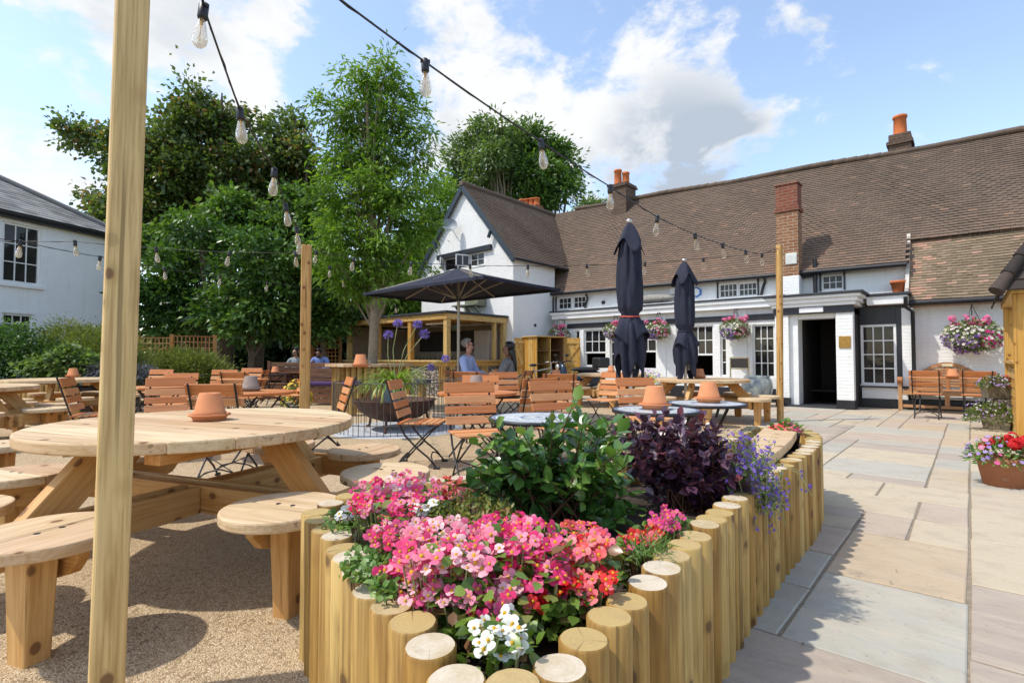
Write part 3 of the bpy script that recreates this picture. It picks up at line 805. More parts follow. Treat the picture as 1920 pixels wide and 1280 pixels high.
mb = MB(); mb.tube([(re+.02, GN-ov, gz(re)-.03), (re+.02, 15.7, gz(re)-.03)], .05, 8); pp(mb, 'gutter', M_BLACK)

# chimneys
def chimney(r, n, w, d, z0, z1, mats, pots=(), caps=(), split=None):
    s_ = MB()
    s_.span(r-w/2, r+w/2, n-d/2, n+d/2, z0, split or z1, 0)
    if split: s_.span(r-w/2, r+w/2, n-d/2, n+d/2, split, z1, 1)
    for (za_, zb_, e) in caps: s_.span(r-w/2-e, r+w/2+e, n-d/2-e, n+d/2+e, za_, zb_, 1 if split else 0)
    st = s_.build('chimney_stack', mats, pub, .006, OFF)
    for (dr, dn, hgt, rad) in pots:
        q = MB(); q.lathe([(rad*1.1, 0), (rad, .05), (rad*.92, hgt*.85), (rad*1.08, hgt*.88), (rad*1.08, hgt), (rad*.85, hgt), (rad*.8, hgt-.15)], 14, 0, (r+dr, n+dn, z1))
        q.build('chimney_pot', M_CHIMPOT, st)
    return st
r_, z_ = F(1169, 348, 17.7)
chimney(r_, 17.7, .62, .75, 6.0, z_, [M_BRICKOLD], [(-.12, -.2, .56, .14), (.06, .05, .5, .12), (.17, -.1, .42, .12)], [(z_-.14, z_-.07, .06), (z_-.07, z_, .03)])
r_, z_ = F(1688, 255, 18.1)
chimney(r_, 18.1, .5, .5, 6.3, z_, [M_BRICKOLD], [(0, 0, .56, .16)], [(z_-.3, z_-.2, .05)])
r_, z_ = F(1478, 347, 14.62)
chimney(r_, 14.62, .5, .42, 3.15, z_, [M_BRICK, M_BRICKRED], [], [(z_-.04, z_-.001, .03), (z_-.72, z_-.62, .035)], split=z_-.72)
mb = MB(); mb.span(r_-.26, r_+.26, 14.4, 14.82, 2.56, 3.15); pp(mb, 'chimney_base', M_WALL, .01)
r_, z_ = F(967, 388, 15.9)
chimney(r_-.35, 17.2, 1.1, .5, 5.6, z_+.32, [M_BRICKRED], [(-.40, 0, .42, .13), (-.13, 0, .38, .13), (.14, 0, .36, .13), (.40, 0, .32, .13)])
# small fittings on the front
mb = MB(); r_, z_ = F(1521, 581, NP-.03); mb.span(r_-.24, r_+.24, NP-.06, NP-.032, z_-.06, z_+.055); pp(mb, 'lintel_sign', M_WHITE, .01)
mb = MB(); r_, z_ = F(1584, 641, NP); mb.span(r_-.11, r_+.11, NP-.02, NP-.001, z_-.13, z_+.13); pp(mb, 'wall_plaque', M_BRASS, .006)
mb = MB(); r_, z_ = F(1307, 548, NU)
mb.prism([(.15*math.cos(PI/6+k*PI/3), .15*math.sin(PI/6+k*PI/3)) for k in range(6)], 0, .07, Matrix.Translation((r_, NU-.002, z_)) @ Matrix.Rotation(PI/2, 4, 'X'), 0)
mb.prism([(.11*math.cos(PI/6+k*PI/3), .11*math.sin(PI/6+k*PI/3)) for k in range(6)], .071, .076, Matrix.Translation((r_, NU-.002, z_)) @ Matrix.Rotation(PI/2, 4, 'X'), 1)
pp(mb, 'alarm_box', [plain('alarm_blue', (.03, .16, .5), .4), M_WHITE])
mb = MB(); r_, z_ = F(1263, 545, NU-.1); mb.span(r_-.1, r_+.1, NU-.12, NU-.001, z_-.1, z_+.1); pp(mb, 'floodlight', plain('pale_plastic', (.6, .62, .58), .4), .015); mb = MB(); r_, z_ = F(1487, 487, NE); mb.span(r_-.13, r_+.13, NE-.2, NE-.08, z_-.14, z_+.14); pp(mb, 'junction_box', bpy.data.materials['pale_plastic'], .015)
mb = MB(); r_, z_ = F(1132, 567, NU); mb.tube([(r_, NU-.05, z_), (r_, NU+.01, z_)], .06, 12); pp(mb, 'vent_pipe', M_BLACK)
mb = MB(); r_, z_ = F(1225, 562, NU-.15)
mb.lathe([(.0, -.07), (.5, -.06), (.72, .0), (.62, .09), (.3, .15), (0, .17)], 18, 0, (0, 0, 0), wob=lambda a, z: .05*math.sin(3*a+z*9))
for i in range(len(mb.v)): x, y, z = mb.v[i]; mb.v[i] = (x+r_, y*.2+NU-.2, z+2.84)
pp(mb, 'stone_slab', plain('lichened_stone', (.28, .26, .23), .95, 0, .35, 18, .5))
mb = MB(); r_, z_ = F(1684, 528, NU); mb.lathe([(.10, -.12), (.14, .1), (.16, .1), (.16, .16), (.13, .16)], 14, 0, (r_+.02, NU-.2, 2.68)); pp(mb, 'roof_pot', M_CHIMPOT)

# ------------------------------------------------------------------ white house on the left
hp0, hp1 = Vector((-13.75, 13.2, 0)), Vector((-12.75, 16.7, 0))
hd = (hp1-hp0).normalized(); hang = math.atan2(hd.y, hd.x)
house = thing('white_house', 'white two storey house with grey slate roof behind the hedge', 'house', hp1, hang)
HL = 11.0        # runs back towards the camera side of the wall: local x from -HL to 0, local +y points away from the yard
def Hx(px, py):
    d = pix_dir(px, py); nn = Vector((hd.y, -hd.x, 0)); t = hp1.dot(nn)/(d.x*nn.x+d.y*nn.y)
    q = Vector((d.x*t, d.y*t, 0)); return (q-hp1).dot(hd), CAM_H+d.z*t
hw_ = []
for (xa, xb, ya, yb, c_, r_) in [(4, 77, 421, 531, 3, 3), (8, 66, 588, 640, 3, 3)]:
    xm = (xa+xb)/2
    hw_.append((Hx(xa, 480)[0], Hx(xb, 480)[0], Hx(xm, yb)[1], Hx(xm, ya)[1], c_, r_))
hz = 4.98
mb = MB(); wall_cells(mb, -HL, 0, 0, hz, 0, .25, hw_); mb.span(-.25, 0, .25, 6, 0, hz)
mb.build('wall', M_HOUSE, house)
for o in hw_:
    w_ = window(o[0], o[1], o[2], o[3], .04, o[4], o[5], house, fw=.06, mw=.025, loc=False)
    mb = MB(); mb.span(o[0]-.08, o[1]+.08, -.07, -.002, o[2]-.12, o[2]-.05); mb.build('sill', M_WHITE, w_); mb = MB(); mb.span(o[0]-.05, o[1]+.05, -.02, -.002, o[3]+.0, o[3]+.06); mb.build('lintel', M_WHITE, w_)
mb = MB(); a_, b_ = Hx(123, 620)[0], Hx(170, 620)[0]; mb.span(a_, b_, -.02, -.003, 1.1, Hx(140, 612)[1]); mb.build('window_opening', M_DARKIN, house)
mb = MB(); mb.tube([(-HL, -.22, hz-.02), (.2, -.22, hz-.02)], .07, 8); mb.span(-HL, .15, -.2, .0, hz-.12, hz+.0); mb.build('gutter', M_BLACK, house)
mb = MB()
tiled(mb, (-HL, -.3, hz+.02), (.3, -.3, hz+.02), (-HL, 3.2, hz+2.15), (-2.9, 3.2, hz+2.15), gauge=.2, tw=.3, wav=.004, seed=12, lip=.012)
tiled(mb, (.3, -.3, hz+.02), (.3, 6.6, hz+.02), (-2.9, 3.19, hz+2.15), (-2.9, 3.21, hz+2.15), gauge=.2, tw=.3, wav=.004, seed=13, lip=.012)
mb.tube([(.32, -.32, hz+.06), (-2.9, 3.2, hz+2.2)], .08, 8, rv=.2); mb.tube([(-HL, 3.2, hz+2.2), (-2.9, 3.2, hz+2.2)], .08, 8, rv=.2)
mb.build('roof', M_SLATE, house)

# ------------------------------------------------------------------ trees, hedges, trellis
L_ASH = leafmat('ash_leaf', [(0, (.06, .12, .014)), (.4, (.125, .235, .026)), (.75, (.19, .33, .04)), (1, (.27, .40, .07))], .45, .42)
L_DARK = leafmat('sycamore_leaf', [(0, (.05, .085, .022)), (.45, (.10, .155, .04)), (.8, (.16, .22, .065)), (.92, (.14, .17, .045)), (1, (.26, .15, .06))], .38, .45, .6)
L_LAUR = leafmat('laurel_leaf', [(0, (.03, .07, .014)), (.45, (.065, .145, .026)), (.8, (.11, .21, .04)), (1, (.16, .28, .06))], .34, .3)
L_PALE = leafmat('robinia_leaf', [(0, (.07, .12, .035)), (.5, (.14, .22, .07)), (1, (.24, .32, .12))], .5, .4)
L_MID = leafmat('locust_leaf', [(0, (.045, .095, .018)), (.5, (.095, .185, .035)), (1, (.17, .28, .06))], .45, .38)
L_HEDGE = leafmat('hedge_leaf', [(0, (.08, .115, .02)), (.5, (.18, .225, .045)), (1, (.30, .33, .09))], .55, .3)
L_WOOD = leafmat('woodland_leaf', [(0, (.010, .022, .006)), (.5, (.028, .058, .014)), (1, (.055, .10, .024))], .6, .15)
M_BARK = plain('bark', (.13, .10, .07), .95, 0, .35, 10, .6, .2, 40)
M_BARKPALE = plain('smooth_grey_bark', (.27, .22, .16), .9, 0, .25, 12, .4, .2, 50)

def ell_px(lst, Y, dj=.5):
    out = []
    for (px, py, rx, ry) in lst:
        y = Y + random.uniform(-dj, dj)
        c = at_y(px, py, y); sx = rx/FPX*y; sz = ry/FPX*y
        out.append((c, sx, max(.5*sx, min(sx, sz)*1.0), sz))
    return out
def leaf_cloud(ells, n_clump, per, cr, L, W, flat=.7, droop=.25, shell=.55, local=Vector((0, 0, 0)), rvspread=.55, up=.55, ragged=.2):
    vol = np.array([a*b*c for (_, a, b, c) in ells])**.8; vol /= vol.sum()
    idx = rng.choice(len(ells), n_clump, p=vol)
    cen = np.array([tuple(e[0]-local) for e in ells])[idx]; rad = np.array([e[1:] for e in ells])[idx]
    d = rand_dir(n_clump); u = (shell + (1-shell)*rng.random(n_clump)**.7)
    u = np.where(rng.random(n_clump) < .25, u*rng.random(n_clump)**.5, u)
    # some sprays reach past the outline so that it stays ragged
    u = np.where(rng.random(n_clump) < ragged, 1.0+.24*rng.random(n_clump)**1.5, u)
    cc = cen + d*rad*u[:, None]
    crv = rng.random(n_clump)
    k = np.repeat(np.arange(n_clump), per); N = len(k)
    off = rng.normal(size=(N, 3))*np.array([1, 1, flat])*cr*.6*np.where(u > 1, .5, .6+.8*rng.random(n_clump))[k][:, None]
    C = cc[k] + off
    out = unit(off*.8/cr + d[k]*.35 + rng.normal(size=(N, 3))*.35)
    T = unit(out + np.array([0, 0, -droop]) + rng.normal(size=(N, 3))*.25)
    Nn = unit(rng.normal(size=(N, 3))*.6 + np.array([0, 0, up]) + out*.25)
    sz = .7+.6*rng.random(N)
    V, Fc, kk = leaf_arrays(C, T, Nn, L*sz, W*sz)
    rv = np.clip(.5+(crv[k]-.5)*rvspread*1.6+(rng.random(N)-.5)*.55, 0, 1)
    return V, Fc, np.repeat(rv, kk), cc
def tree(name, label, base, trunk_r, ells, n_clump, per, cr, L, W, lm, bark, group=None, top=None, limbs=9, cat='tree', lean=(0, 0), **kw):
    base = Vector(base)
    t = thing(name, label, cat, base, 0, group)
    V, Fc, rv, cc = leaf_cloud(ells, n_clump, per, cr, L, W, local=base, **kw)
    np_mesh('crown', V, Fc, lm, t, rv)
    zt = top or max(e[0].z for e in ells)
    mb = MB(); H = zt-base.z
    path = [Vector((lean[0]*f + .04*H*.3*math.sin(f*5), lean[1]*f + .03*H*.3*math.sin(f*4+1), H*f)) for f in (0, .08, .25, .45, .65, .85, 1)]
    mb.tube(path, [trunk_r*1.25, trunk_r, trunk_r*.92, trunk_r*.78, trunk_r*.55, trunk_r*.3, trunk_r*.08], 10)
    pick = rng.choice(len(cc), min(len(cc), limbs*3), replace=False)
    for i, q in enumerate(pick):
        q = Vector(cc[q]); f = min(.9, max(.22, (q.z/H)*.62 + random.uniform(-.1, .08)))
        j = min(5, int(f*6)); s0 = path[0].lerp(path[-1], f)
        ii = [0, .08, .25, .45, .65, .85, 1]
        for a in range(6):
            if ii[a] <= f <= ii[a+1]: s0 = path[a].lerp(path[a+1], (f-ii[a])/(ii[a+1]-ii[a]))
        mid = s0.lerp(q, .5) + Vector((random.uniform(-.1, .1), random.uniform(-.1, .1), .12))*(q-s0).length*.5
        r0 = trunk_r*(.5 if i < limbs else .22)*(1-f*.6)
        mb.tube([s0, mid, q], [r0, r0*.55, r0*.12], 6)
    mb.build('trunk', bark, t)
    return t

T_ASH = (-3.1, 11.5, 0)
tree('ash_tree', 'tall slender light green tree growing through the round log bar', T_ASH, .115,
     ell_px([(686, 118, 16, 34), (660, 128, 14, 30), (722, 130, 16, 34), (690, 170, 50, 36), (748, 168, 24, 34), (615, 205, 34, 28), (660, 230, 50, 40), (735, 225, 62, 46), (640, 300, 52, 46), (700, 300, 60, 52), (770, 290, 36, 42), (800, 250, 18, 22), (610, 345, 26, 32), (650, 385, 56, 46), (730, 370, 74, 56), (800, 345, 24, 34), (640, 450, 52, 40), (700, 455, 60, 52), (775, 440, 44, 46), (815, 420, 16, 30), (670, 520, 62, 34), (745, 510, 60, 36), (620, 500, 30, 26), (655, 555, 36, 18), (725, 548, 40, 18)], 11.5, .35),
     470, 46, .27, .15, .042, L_ASH, M_BARKPALE, top=7.6, limbs=26, shell=.05, up=.35, droop=.5)
tree('sycamore_tree', 'broad dark sycamore with brownish leaves towering behind the left post', (-11.8, 21.5, 0), .34,
     ell_px([(356, 165, 16, 22), (372, 205, 30, 34), (340, 235, 40, 30), (420, 215, 30, 22), (428, 258, 46, 34), (470, 285, 26, 26), (300, 262, 34, 24), (310, 300, 56, 36), (228, 258, 40, 16), (225, 288, 46, 20), (142, 238, 28, 12), (160, 262, 34, 12), (132, 262, 16, 9), (262, 335, 60, 34), (370, 320, 70, 44), (430, 330, 46, 50), (350, 390, 84, 50), (185, 362, 26, 18), (205, 392, 34, 24), (270, 400, 60, 40), (440, 410, 52, 54), (320, 455, 90, 40), (230, 440, 46, 30)], 21.5, .8),
     820, 60, .5, .185, .13, L_DARK, M_BARK, group='trees behind the yard', limbs=14, shell=.35)
tree('sycamore_tree', 'dark green sycamore between the log bar tree and the left sycamore', (-9.6, 23.5, 0), .3,
     ell_px([(548, 232, 26, 22), (520, 262, 34, 30), (556, 282, 30, 34), (498, 320, 44, 40), (550, 345, 56, 44), (505, 395, 54, 44), (570, 410, 52, 50), (520, 460, 70, 44), (600, 470, 40, 44), (560, 215, 10, 14)], 23.5, .8),
     460, 60, .5, .185, .13, L_DARK, M_BARK, group='trees behind the yard', limbs=10, shell=.35)
for lab, base, els, Y in [
    ('dark laurel with glossy leaves in front of the left sycamore', (-10.2, 17.5, 0), [(330, 500, 60, 40), (300, 560, 60, 45), (360, 590, 60, 40), (410, 460, 50, 30), (370, 430, 40, 24), (300, 610, 40, 24), (330, 545, 50, 40)], 17.5),
    ('bushy green laurel directly left of the slim orange post', (-8.2, 16.5, 0), [(455, 520, 66, 40), (430, 580, 74, 44), (500, 575, 60, 46), (530, 470, 45, 26), (470, 455, 36, 26), (480, 615, 60, 24), (550, 515, 30, 30)], 16.5),
    ('light leaved laurel just right of the slim orange post', (-6.2, 17.2, 0), [(590, 535, 50, 36), (560, 590, 50, 36), (620, 590, 46, 36), (650, 535, 34, 36), (600, 480, 30, 24), (585, 620, 30, 18)], 17.2)]:
    tree('laurel_tree', lab, base, .11, ell_px(els, Y, .6), 250, 50, .40, .18, .085, L_LAUR, M_BARK, group='laurels along the back of the yard', limbs=10, shell=.3, rvspread=.85)
tree('robinia_tree', 'pale airy tree rising behind the white gable', (-.4, 30, 0), .4,
     ell_px([(896, 250, 26, 22), (930, 238, 30, 18), (872, 290, 34, 30), (915, 290, 40, 30), (955, 268, 34, 26), (862, 335, 28, 26), (905, 335, 40, 26), (945, 320, 30, 26), (985, 245, 24, 18)], 30, 1.2), 300, 30, .5, .28, .10, L_PALE, M_BARKPALE, group='trees beyond the pub', limbs=16, shell=.2)
tree('robinia_tree', 'denser green tree behind the red chimney pots of the gable', (2.2, 31, 0), .4,
     ell_px([(1000, 262, 34, 24), (975, 290, 40, 30), (1030, 290, 36, 26), (1062, 305, 20, 22), (1050, 335, 32, 24), (1000, 330, 48, 32), (960, 345, 36, 30), (1040, 368, 36, 18), (1000, 372, 44, 18), (1070, 350, 14, 20)], 31, 1.2), 360, 34, .58, .30, .12, L_MID, M_BARK, group='trees beyond the pub', limbs=12, shell=.3)
tree('robinia_tree', 'bright green tree squeezed between the slim tree and the gable edge', (-4.0, 24, 0), .25,
     ell_px([(815, 380, 28, 40), (835, 400, 30, 50), (800, 460, 45, 60), (770, 530, 60, 60)], 24, .8), 220, 55, .65, .24, .1, L_ASH, M_BARK, group='trees beyond the pub', limbs=8)
tree('robinia_tree', 'tiny green treetop peeping over the long roof ridge', (5.2, 34, 0), .25,
     ell_px([(1110, 392, 30, 10), (1116, 386, 14, 6)], 34, .5), 40, 40, .5, .25, .11, L_PALE, M_BARK, group='trees beyond the pub', limbs=5)

tree('maple_tree', 'mid green maple filling the gap between the laurels and the dark sycamores', (-9.3, 19.2, 0), .2,
     ell_px([(400, 435, 46, 30), (455, 415, 40, 34), (520, 430, 46, 34), (345, 430, 36, 24), (590, 420, 40, 36), (560, 380, 30, 26), (300, 460, 36, 22), (480, 460, 50, 24), (430, 380, 26, 20)], 19.2, .7),
     300, 52, .42, .19, .13, L_MID, M_BARK, group='trees behind the yard', limbs=12, shell=.2, rvspread=.8)
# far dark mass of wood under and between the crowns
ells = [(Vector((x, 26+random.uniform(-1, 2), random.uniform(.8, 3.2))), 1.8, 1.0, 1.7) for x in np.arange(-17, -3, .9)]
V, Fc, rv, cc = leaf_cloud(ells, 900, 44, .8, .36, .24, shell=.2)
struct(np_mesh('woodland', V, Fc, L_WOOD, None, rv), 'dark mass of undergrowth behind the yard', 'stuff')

def hedge(name, label, px_list, Y, n, per, cr, L, W, lm, cat='hedge', dj=.3, **kw):
    els = ell_px(px_list, Y, dj)
    base = Vector((sum(e[0].x for e in els)/len(els), Y, 0))
    t = thing(name, label, cat, base)
    V, Fc, rv, cc = leaf_cloud(els, n, per, cr, L, W, local=base, **kw)
    np_mesh('foliage', V, Fc, lm, t, rv)
    mb = MB()
    for e in els:
        p = e[0]-base
        for k in range(3): mb.tube([(p.x+random.uniform(-.15, .15), p.y+random.uniform(-.1, .1), -base.z), (p.x+random.uniform(-.3, .3), p.y+random.uniform(-.2, .2), p.z)], [.025, .01], 5)
    mb.build('stem', M_BARK, t)
    return t
hedge('hedge', 'dark green rounded bush at the far left under the white house', [(-40, 660, 70, 50), (30, 665, 60, 50), (80, 675, 45, 38)], 11.6, 320, 60, .28, .07, .03, L_LAUR, up=.8, shell=.7)
hedge('hedge', 'yellow green feathery hedge between the dark bush and the near post', [(130, 660, 60, 45), (190, 668, 60, 45), (235, 680, 40, 34)], 12.2, 420, 60, .26, .10, .016, L_HEDGE, up=.2, droop=-.2, shell=.7)
hedge('hedge', 'low feathery hedge just right of the near post', [(290, 700, 45, 26), (345, 692, 60, 28), (390, 700, 28, 18)], 13.2, 420, 60, .26, .11, .016, L_HEDGE, up=.2, droop=-.2, shell=.7)
hedge('leafy_plant', 'pale leafy herb behind the far left picnic table', [(95, 692, 35, 16), (130, 680, 22, 22), (165, 690, 22, 18)], 10.9, 120, 50, .16, .10, .07, L_PALE, cat='plant', dj=.15)
hedge('leafy_plant', 'greyish lavender clump right behind the far left table', [(205, 697, 40, 12), (255, 700, 25, 10)], 10.9, 110, 50, .14, .07, .018, leafmat('lavender_leaf', [(0, (.06, .08, .07)), (.6, (.14, .15, .17)), (1, (.22, .18, .30))], .7, .2), cat='plant', dj=.15)

# log edge of the raised bed behind the far tables
t = thing('raised_bed', 'raised bed edged with upright green stained logs behind the left tables', 'planter', (-9.5, 10.5, 0))
mb = MB(); R3 = random.Random(4)
for k in range(40):
    x = -4.2+k*.125; mb = MB()
    mb.tube([(x, .12*math.sin(k*.3), 0), (x, .12*math.sin(k*.3), .58+R3.uniform(-.01, .01))], .062, 10); mb.build('log', W_LOG, t, .004)
mb = MB(); mb.span(-4.3, 1.0, .2, 1.5, 0, .5); mb.build('soil', plain('dark_soil', (.045, .03, .02), .95, 0, .5, 30, .8), t)

def trellis(label, x0, y0, x1, y1, z0, z1, cols, rows):
    t = thing('trellis_fence', label, 'fence', ((x0+x1)/2, (y0+y1)/2, 0), math.atan2(y1-y0, x1-x0), 'trellis fence panels')
    L = math.hypot(x1-x0, y1-y0); mb = MB()
    for i in range(cols+1): x = -L/2+L*i/cols; mb.span(x-.014, x+.014, -.012, .012, z0, z1)
    for j in range(rows+1): z = z0+(z1-z0)*j/rows; mb.span(-L/2, L/2, -.028, -.013, z-.014, z+.014)
    mb.build('lattice', W_TREL, t)
    for x in (-L/2-.04, L/2+.04):
        mb = MB(); mb.span(x-.045, x+.045, -.045, .045, 0, z1+.05); mb.build('post', W_TREL, t)
    return t
a, b = at_y(262, 640, 14.8), at_y(320, 640, 14.8)
trellis('orange trellis panel above the low feathery hedge', a.x, 14.8, b.x, 14.8, .75, 1.68, 8, 6)
a, b = at_y(325, 640, 15.0), at_y(400, 640, 15.6)
trellis('shaded trellis panel between the hedge and the leaning tree trunk', a.x, 15.0, b.x, 15.6, .75, 1.74, 10, 6)
a, b = at_y(588, 640, 19), at_y(636, 640, 19)
trellis('small trellis panel behind the bearded man in blue', a.x, 19, b.x, 19, .9, 1.9, 7, 7)
for i, (px, py, s) in enumerate([(403, 672, .42), (432, 680, .3), (468, 676, .36)]):
    mb = MB(); q = at_y(px, py+8, 14.5)
    mb.lathe([(.0, .0), (s*.9, 0), (s, s*.35), (s*.7, s*.7), (s*.25, s*.9), (0, s*.92)], 12, 0, (0, 0, 0), wob=lambda a, z: .14*math.sin(3*a+z*8+i)+.07*math.sin(5*a-z*4))
    o = mb.build('boulder', plain('boulder_stone', (.10, .085, .07), .95, 0, .4, 6, .5) if i == 0 else bpy.data.materials['boulder_stone'], None, 0, (q.x, 14.5, 0))
    tag(o, ['largest mossy boulder in the shade beside the low hedge', 'smallest boulder in the middle of the three by the hedge', 'grey boulder nearest the far benches under the laurel'][i], 'boulder', 'boulders in the shade')

# ------------------------------------------------------------------ bar hut
bc = Vector((-1.85, 15.0, 0))
hut = thing('bar_hut', 'open timber garden bar with flat black roof and log front', 'bar', bc, TH)
# local: x to the right along the pub front (negative = left), y away along the short side
LB, DB = 5.1, 2.52
ztop = 2.46
mb = MB(); mb.span(-LB-.15, .15, -.15, DB+.0, ztop-.07, ztop); mb.build('roof', M_MEMB, hut, .008)
mb = MB()
mb.span(-LB-.1, .10, -.10, -.05, ztop-.24, ztop-.072); mb.span(.05, .10, -.05, DB, ztop-.24, ztop-.072)
mb.build('fascia_board', W_BAR, hut, .006)
mb = MB(); mb.span(-LB-.1, .05, -.05, DB, ztop-.10, ztop-.075)
for k in range(8): mb.span(-LB+k*.7, -LB+k*.7+.05, -.05, DB, ztop-.2, ztop-.102)
mb.build('ceiling', W_BAR, hut)
for (x, y, w) in [(0, 0, .15), (-1.62, 0, .15), (-3.3, 0, .13), (-LB+.1, 0, .15), (0, DB-.12, .14), (0, DB*.78, .11)]:
    mb = MB(); mb.span(x-w/2, x+w/2, y-w/2, y+w/2, 1.06, ztop-.24); mb.build('post', W_BAR, hut, .008)
mb = MB()
mb.span(-LB-.1, .14, -.16, .22, 1.0, 1.055); mb.span(-.2, .14, .221, DB, 1.0, 1.055)
mb.build('counter_top', W_BAR, hut, .006)
mb = MB(); mb.span(-LB-.06, .09, -.09, -.06, .88, .995); mb.span(.06, .09, -.06, DB, .88, .995); mb.build('apron_board', W_BAR, hut, .004)
# gabion panels full of flints, log piers between
m = MT('flint_gabion'); p = m.obj()
vo = m.n('ShaderNodeTexVoronoi', {'feature': 'F1'}, Vector=m.map(p, (1, 1, 1.25)), Scale=15.0)
cs = m.n('ShaderNodeSeparateColor', None, Color=vo.outputs['Color']).outputs[0]
c = m.ramp(cs, [(0, (.14, .115, .09)), (.5, (.33, .28, .23)), (1, (.50, .45, .39))])
c = m.mix(m.rng(vo.outputs['Distance'], .42, .62, 0, .9), c, (.03, .025, .02))
m.set(Base_Color=c, Roughness=.85); m.bump(vo.outputs['Distance'], -.9, .05)
mb = MB(); mb.span(-LB, .03, -.03, .1, 0, .879); mb.span(-.1, .03, .1, DB, 0, .879); mb.build('flint_panel', m.m, hut)
for (x0, y0, cnt, dx, dy) in [(.0, -.06, 3, -.1, 0), (-1.62, -.06, 3, -.1, 0), (-3.3, -.06, 3, -.1, 0), (-LB+.2, -.06, 3, -.1, 0), (.06, .1, 2, 0, .1), (.06, DB*.55, 3, 0, .1)]:
    for k in range(cnt):
        mb = MB(); mb.tube([(x0+dx*k, y0+dy*k, 0), (x0+dx*k, y0+dy*k, .879)], .05, 10); mb.build('log_pier', W_LOG, hut)
mb = MB(); mb.span(-LB, .0, DB-.06, DB-.02, 0, ztop-.26); mb.span(-LB-.02, -LB+.02, .15, DB-.07, 0, ztop-.26); mb.build('back_wall', plain('beige_panel', (.34, .27, .20), .7, 0, .15, 4), hut)
mb = MB()
mb.span(-4.2, -1.2, DB-.09, DB-.065, 1.35, 2.05); mb.build('blackboard', M_DARKIN, hut)
mb = MB(); mb.span(-.9, -.25, DB-.55, DB-.1, 0, 2.0); mb.build('fridge', plain('cream_fridge', (.42, .34, .28), .45), hut, .02)
mb = MB(); mb.span(-4.6, -1.2, DB-.65, DB-.1, .85, .9); mb.span(-4.6, -1.2, DB-.6, DB-.12, .0, .85)
for k in range(14):
    x = -4.4+k*.22; mb.lathe([(.035, 0), (.035, .16), (.013, .2), (.013, .26)], 8, 0, (x, DB-.35+.1*random.random(), .90))
mb.build('back_bar', M_BROWNIN, hut)
mb = MB(); mb.lathe([(.02, .1), (.03, .06), (.16, 0), (.165, -.01)], 14, 0, (-.45, .75, 2.0)); mb.tube([(-.45, .75, 2.09), (-.45, .75, 2.26)], .006, 5); mb.build('lamp_shade', plain('teal_enamel', (.10, .22, .20), .3), hut)
mb = MB(); mb.span(-1.3, -.3, .3, .36, 2.12, 2.17); mb.span(-3.2, -2.2, .8, .86, 2.12, 2.17); mb.build('strip_light', M_WHITE, hut, .008)

# dish and platform fixed on the gable
r_, z_ = F(844, 425, GN-.3)
q = rn(r_, GN-.32, z_)
t = thing('satellite_dish', 'grey satellite dish on the left of the gable wall', 'satellite dish', q, TH)
mb = MB(); mb.lathe([(0, 0), (.12, .015), (.21, .05), (.27, .1)], 18)
Mq = Matrix.Rotation(RAD(70), 4, 'X') @ Matrix.Rotation(RAD(0), 4, 'Y'); mb.v = [tuple(Matrix.Rotation(RAD(40), 4, 'Z') @ Mq @ Vector(v)) for v in mb.v]
mb.build('reflector', plain('grey_dish', (.22, .25, .28), .5), t)
mb = MB(); mb.tube([(0, .05, 0), (-.12, .2, -.02), (-.2, .31, 0)], .018, 6); mb.tube([(0, 0, -.2), (.05, -.3, -.08)], .01, 5); mb.build('bracket', M_STEEL, t)
r_, z_ = F(885, 572, GN-.2)
t = thing('wall_platform', 'olive green wooden platform with box bracketed to the gable', 'platform', rn(r_, GN-.02, z_), TH)
M_OLIVE = plain('olive_paint', (.16, .17, .11), .7, 0, .2, 8)
mb = MB(); mb.span(-.6, .5, -.55, 0, -.05, .0); mb.build('shelf', M_OLIVE, t, .006)
mb = MB(); mb.span(-.1, .5, -.42, -.02, .003, .36); mb.span(-.14, .54, -.46, 0, .363, .40); mb.build('box', M_OLIVE, t, .006)
for x in (-.45, .0, .42):
    mb = MB(); mb.bar((x, -.48, -.06), (x, -.03, -.55), .06, .06); mb.build('brace', M_OLIVE, t)

# ------------------------------------------------------------------ round log bar about the tree
rb = thing('log_bar', 'round bar of upright logs built about the tree trunk', 'bar table', (-3.1, 11.5, 0))
mb = MB()
segs = 30; Ro, Ri = .92, .5
for k in range(segs):
    a0, a1 = 2*PI*k/segs+.004, 2*PI*(k+1)/segs-.004
    mb.prism([(Ri*math.cos(a0), Ri*math.sin(a0)), (Ro*math.cos(a0), Ro*math.sin(a0)), (Ro*math.cos(a1), Ro*math.sin(a1)), (Ri*math.cos(a1), Ri*math.sin(a1))], .93, .985)
mb.build('bar_top', W_TOP, rb, .003)
for k in range(36):
    a = 2*PI*k/36; rr = .72; mb = MB(); mb.tube([(rr*math.cos(a), rr*math.sin(a), 0), (rr*math.cos(a), rr*math.sin(a), .928)], .056, 10); mb.build('log', W_LOG, rb)
M_PURP = plain('purple_cushion', (.055, .025, .10), .9, 0, .25, 20, .4)
def stool(label, x, y, z, first=[None]):
    if first[0] is None:
        t = thing('bar_stool', label, 'stool', (x, y, 0), 0, 'log stools with purple cushions')
        mb = MB(); mb.tube([(0, 0, 0), (0, 0, .58)], .085, 12); mb.build('log_leg', W_LOG, t, .005)
        mb = MB(); mb.lathe([(0, .582), (.17, .582), (.185, .60), (.185, .645), (.165, .67), (0, .68)], 20); mb.build('cushion', M_PURP, t)
        first[0] = t
    else: dup(first[0], (x, y, 0), 0, label, 'log stools with purple cushions')
stool('purple cushioned stool on the left front of the log bar', -3.05, 10.1, 0)
stool('purple cushioned stool tucked close against the log bar behind the wire guard', -2.62, 10.38, 0)
stool('purple cushioned stool in front of the flint wall right of the agapanthus', -1.85, 10.9, 0)

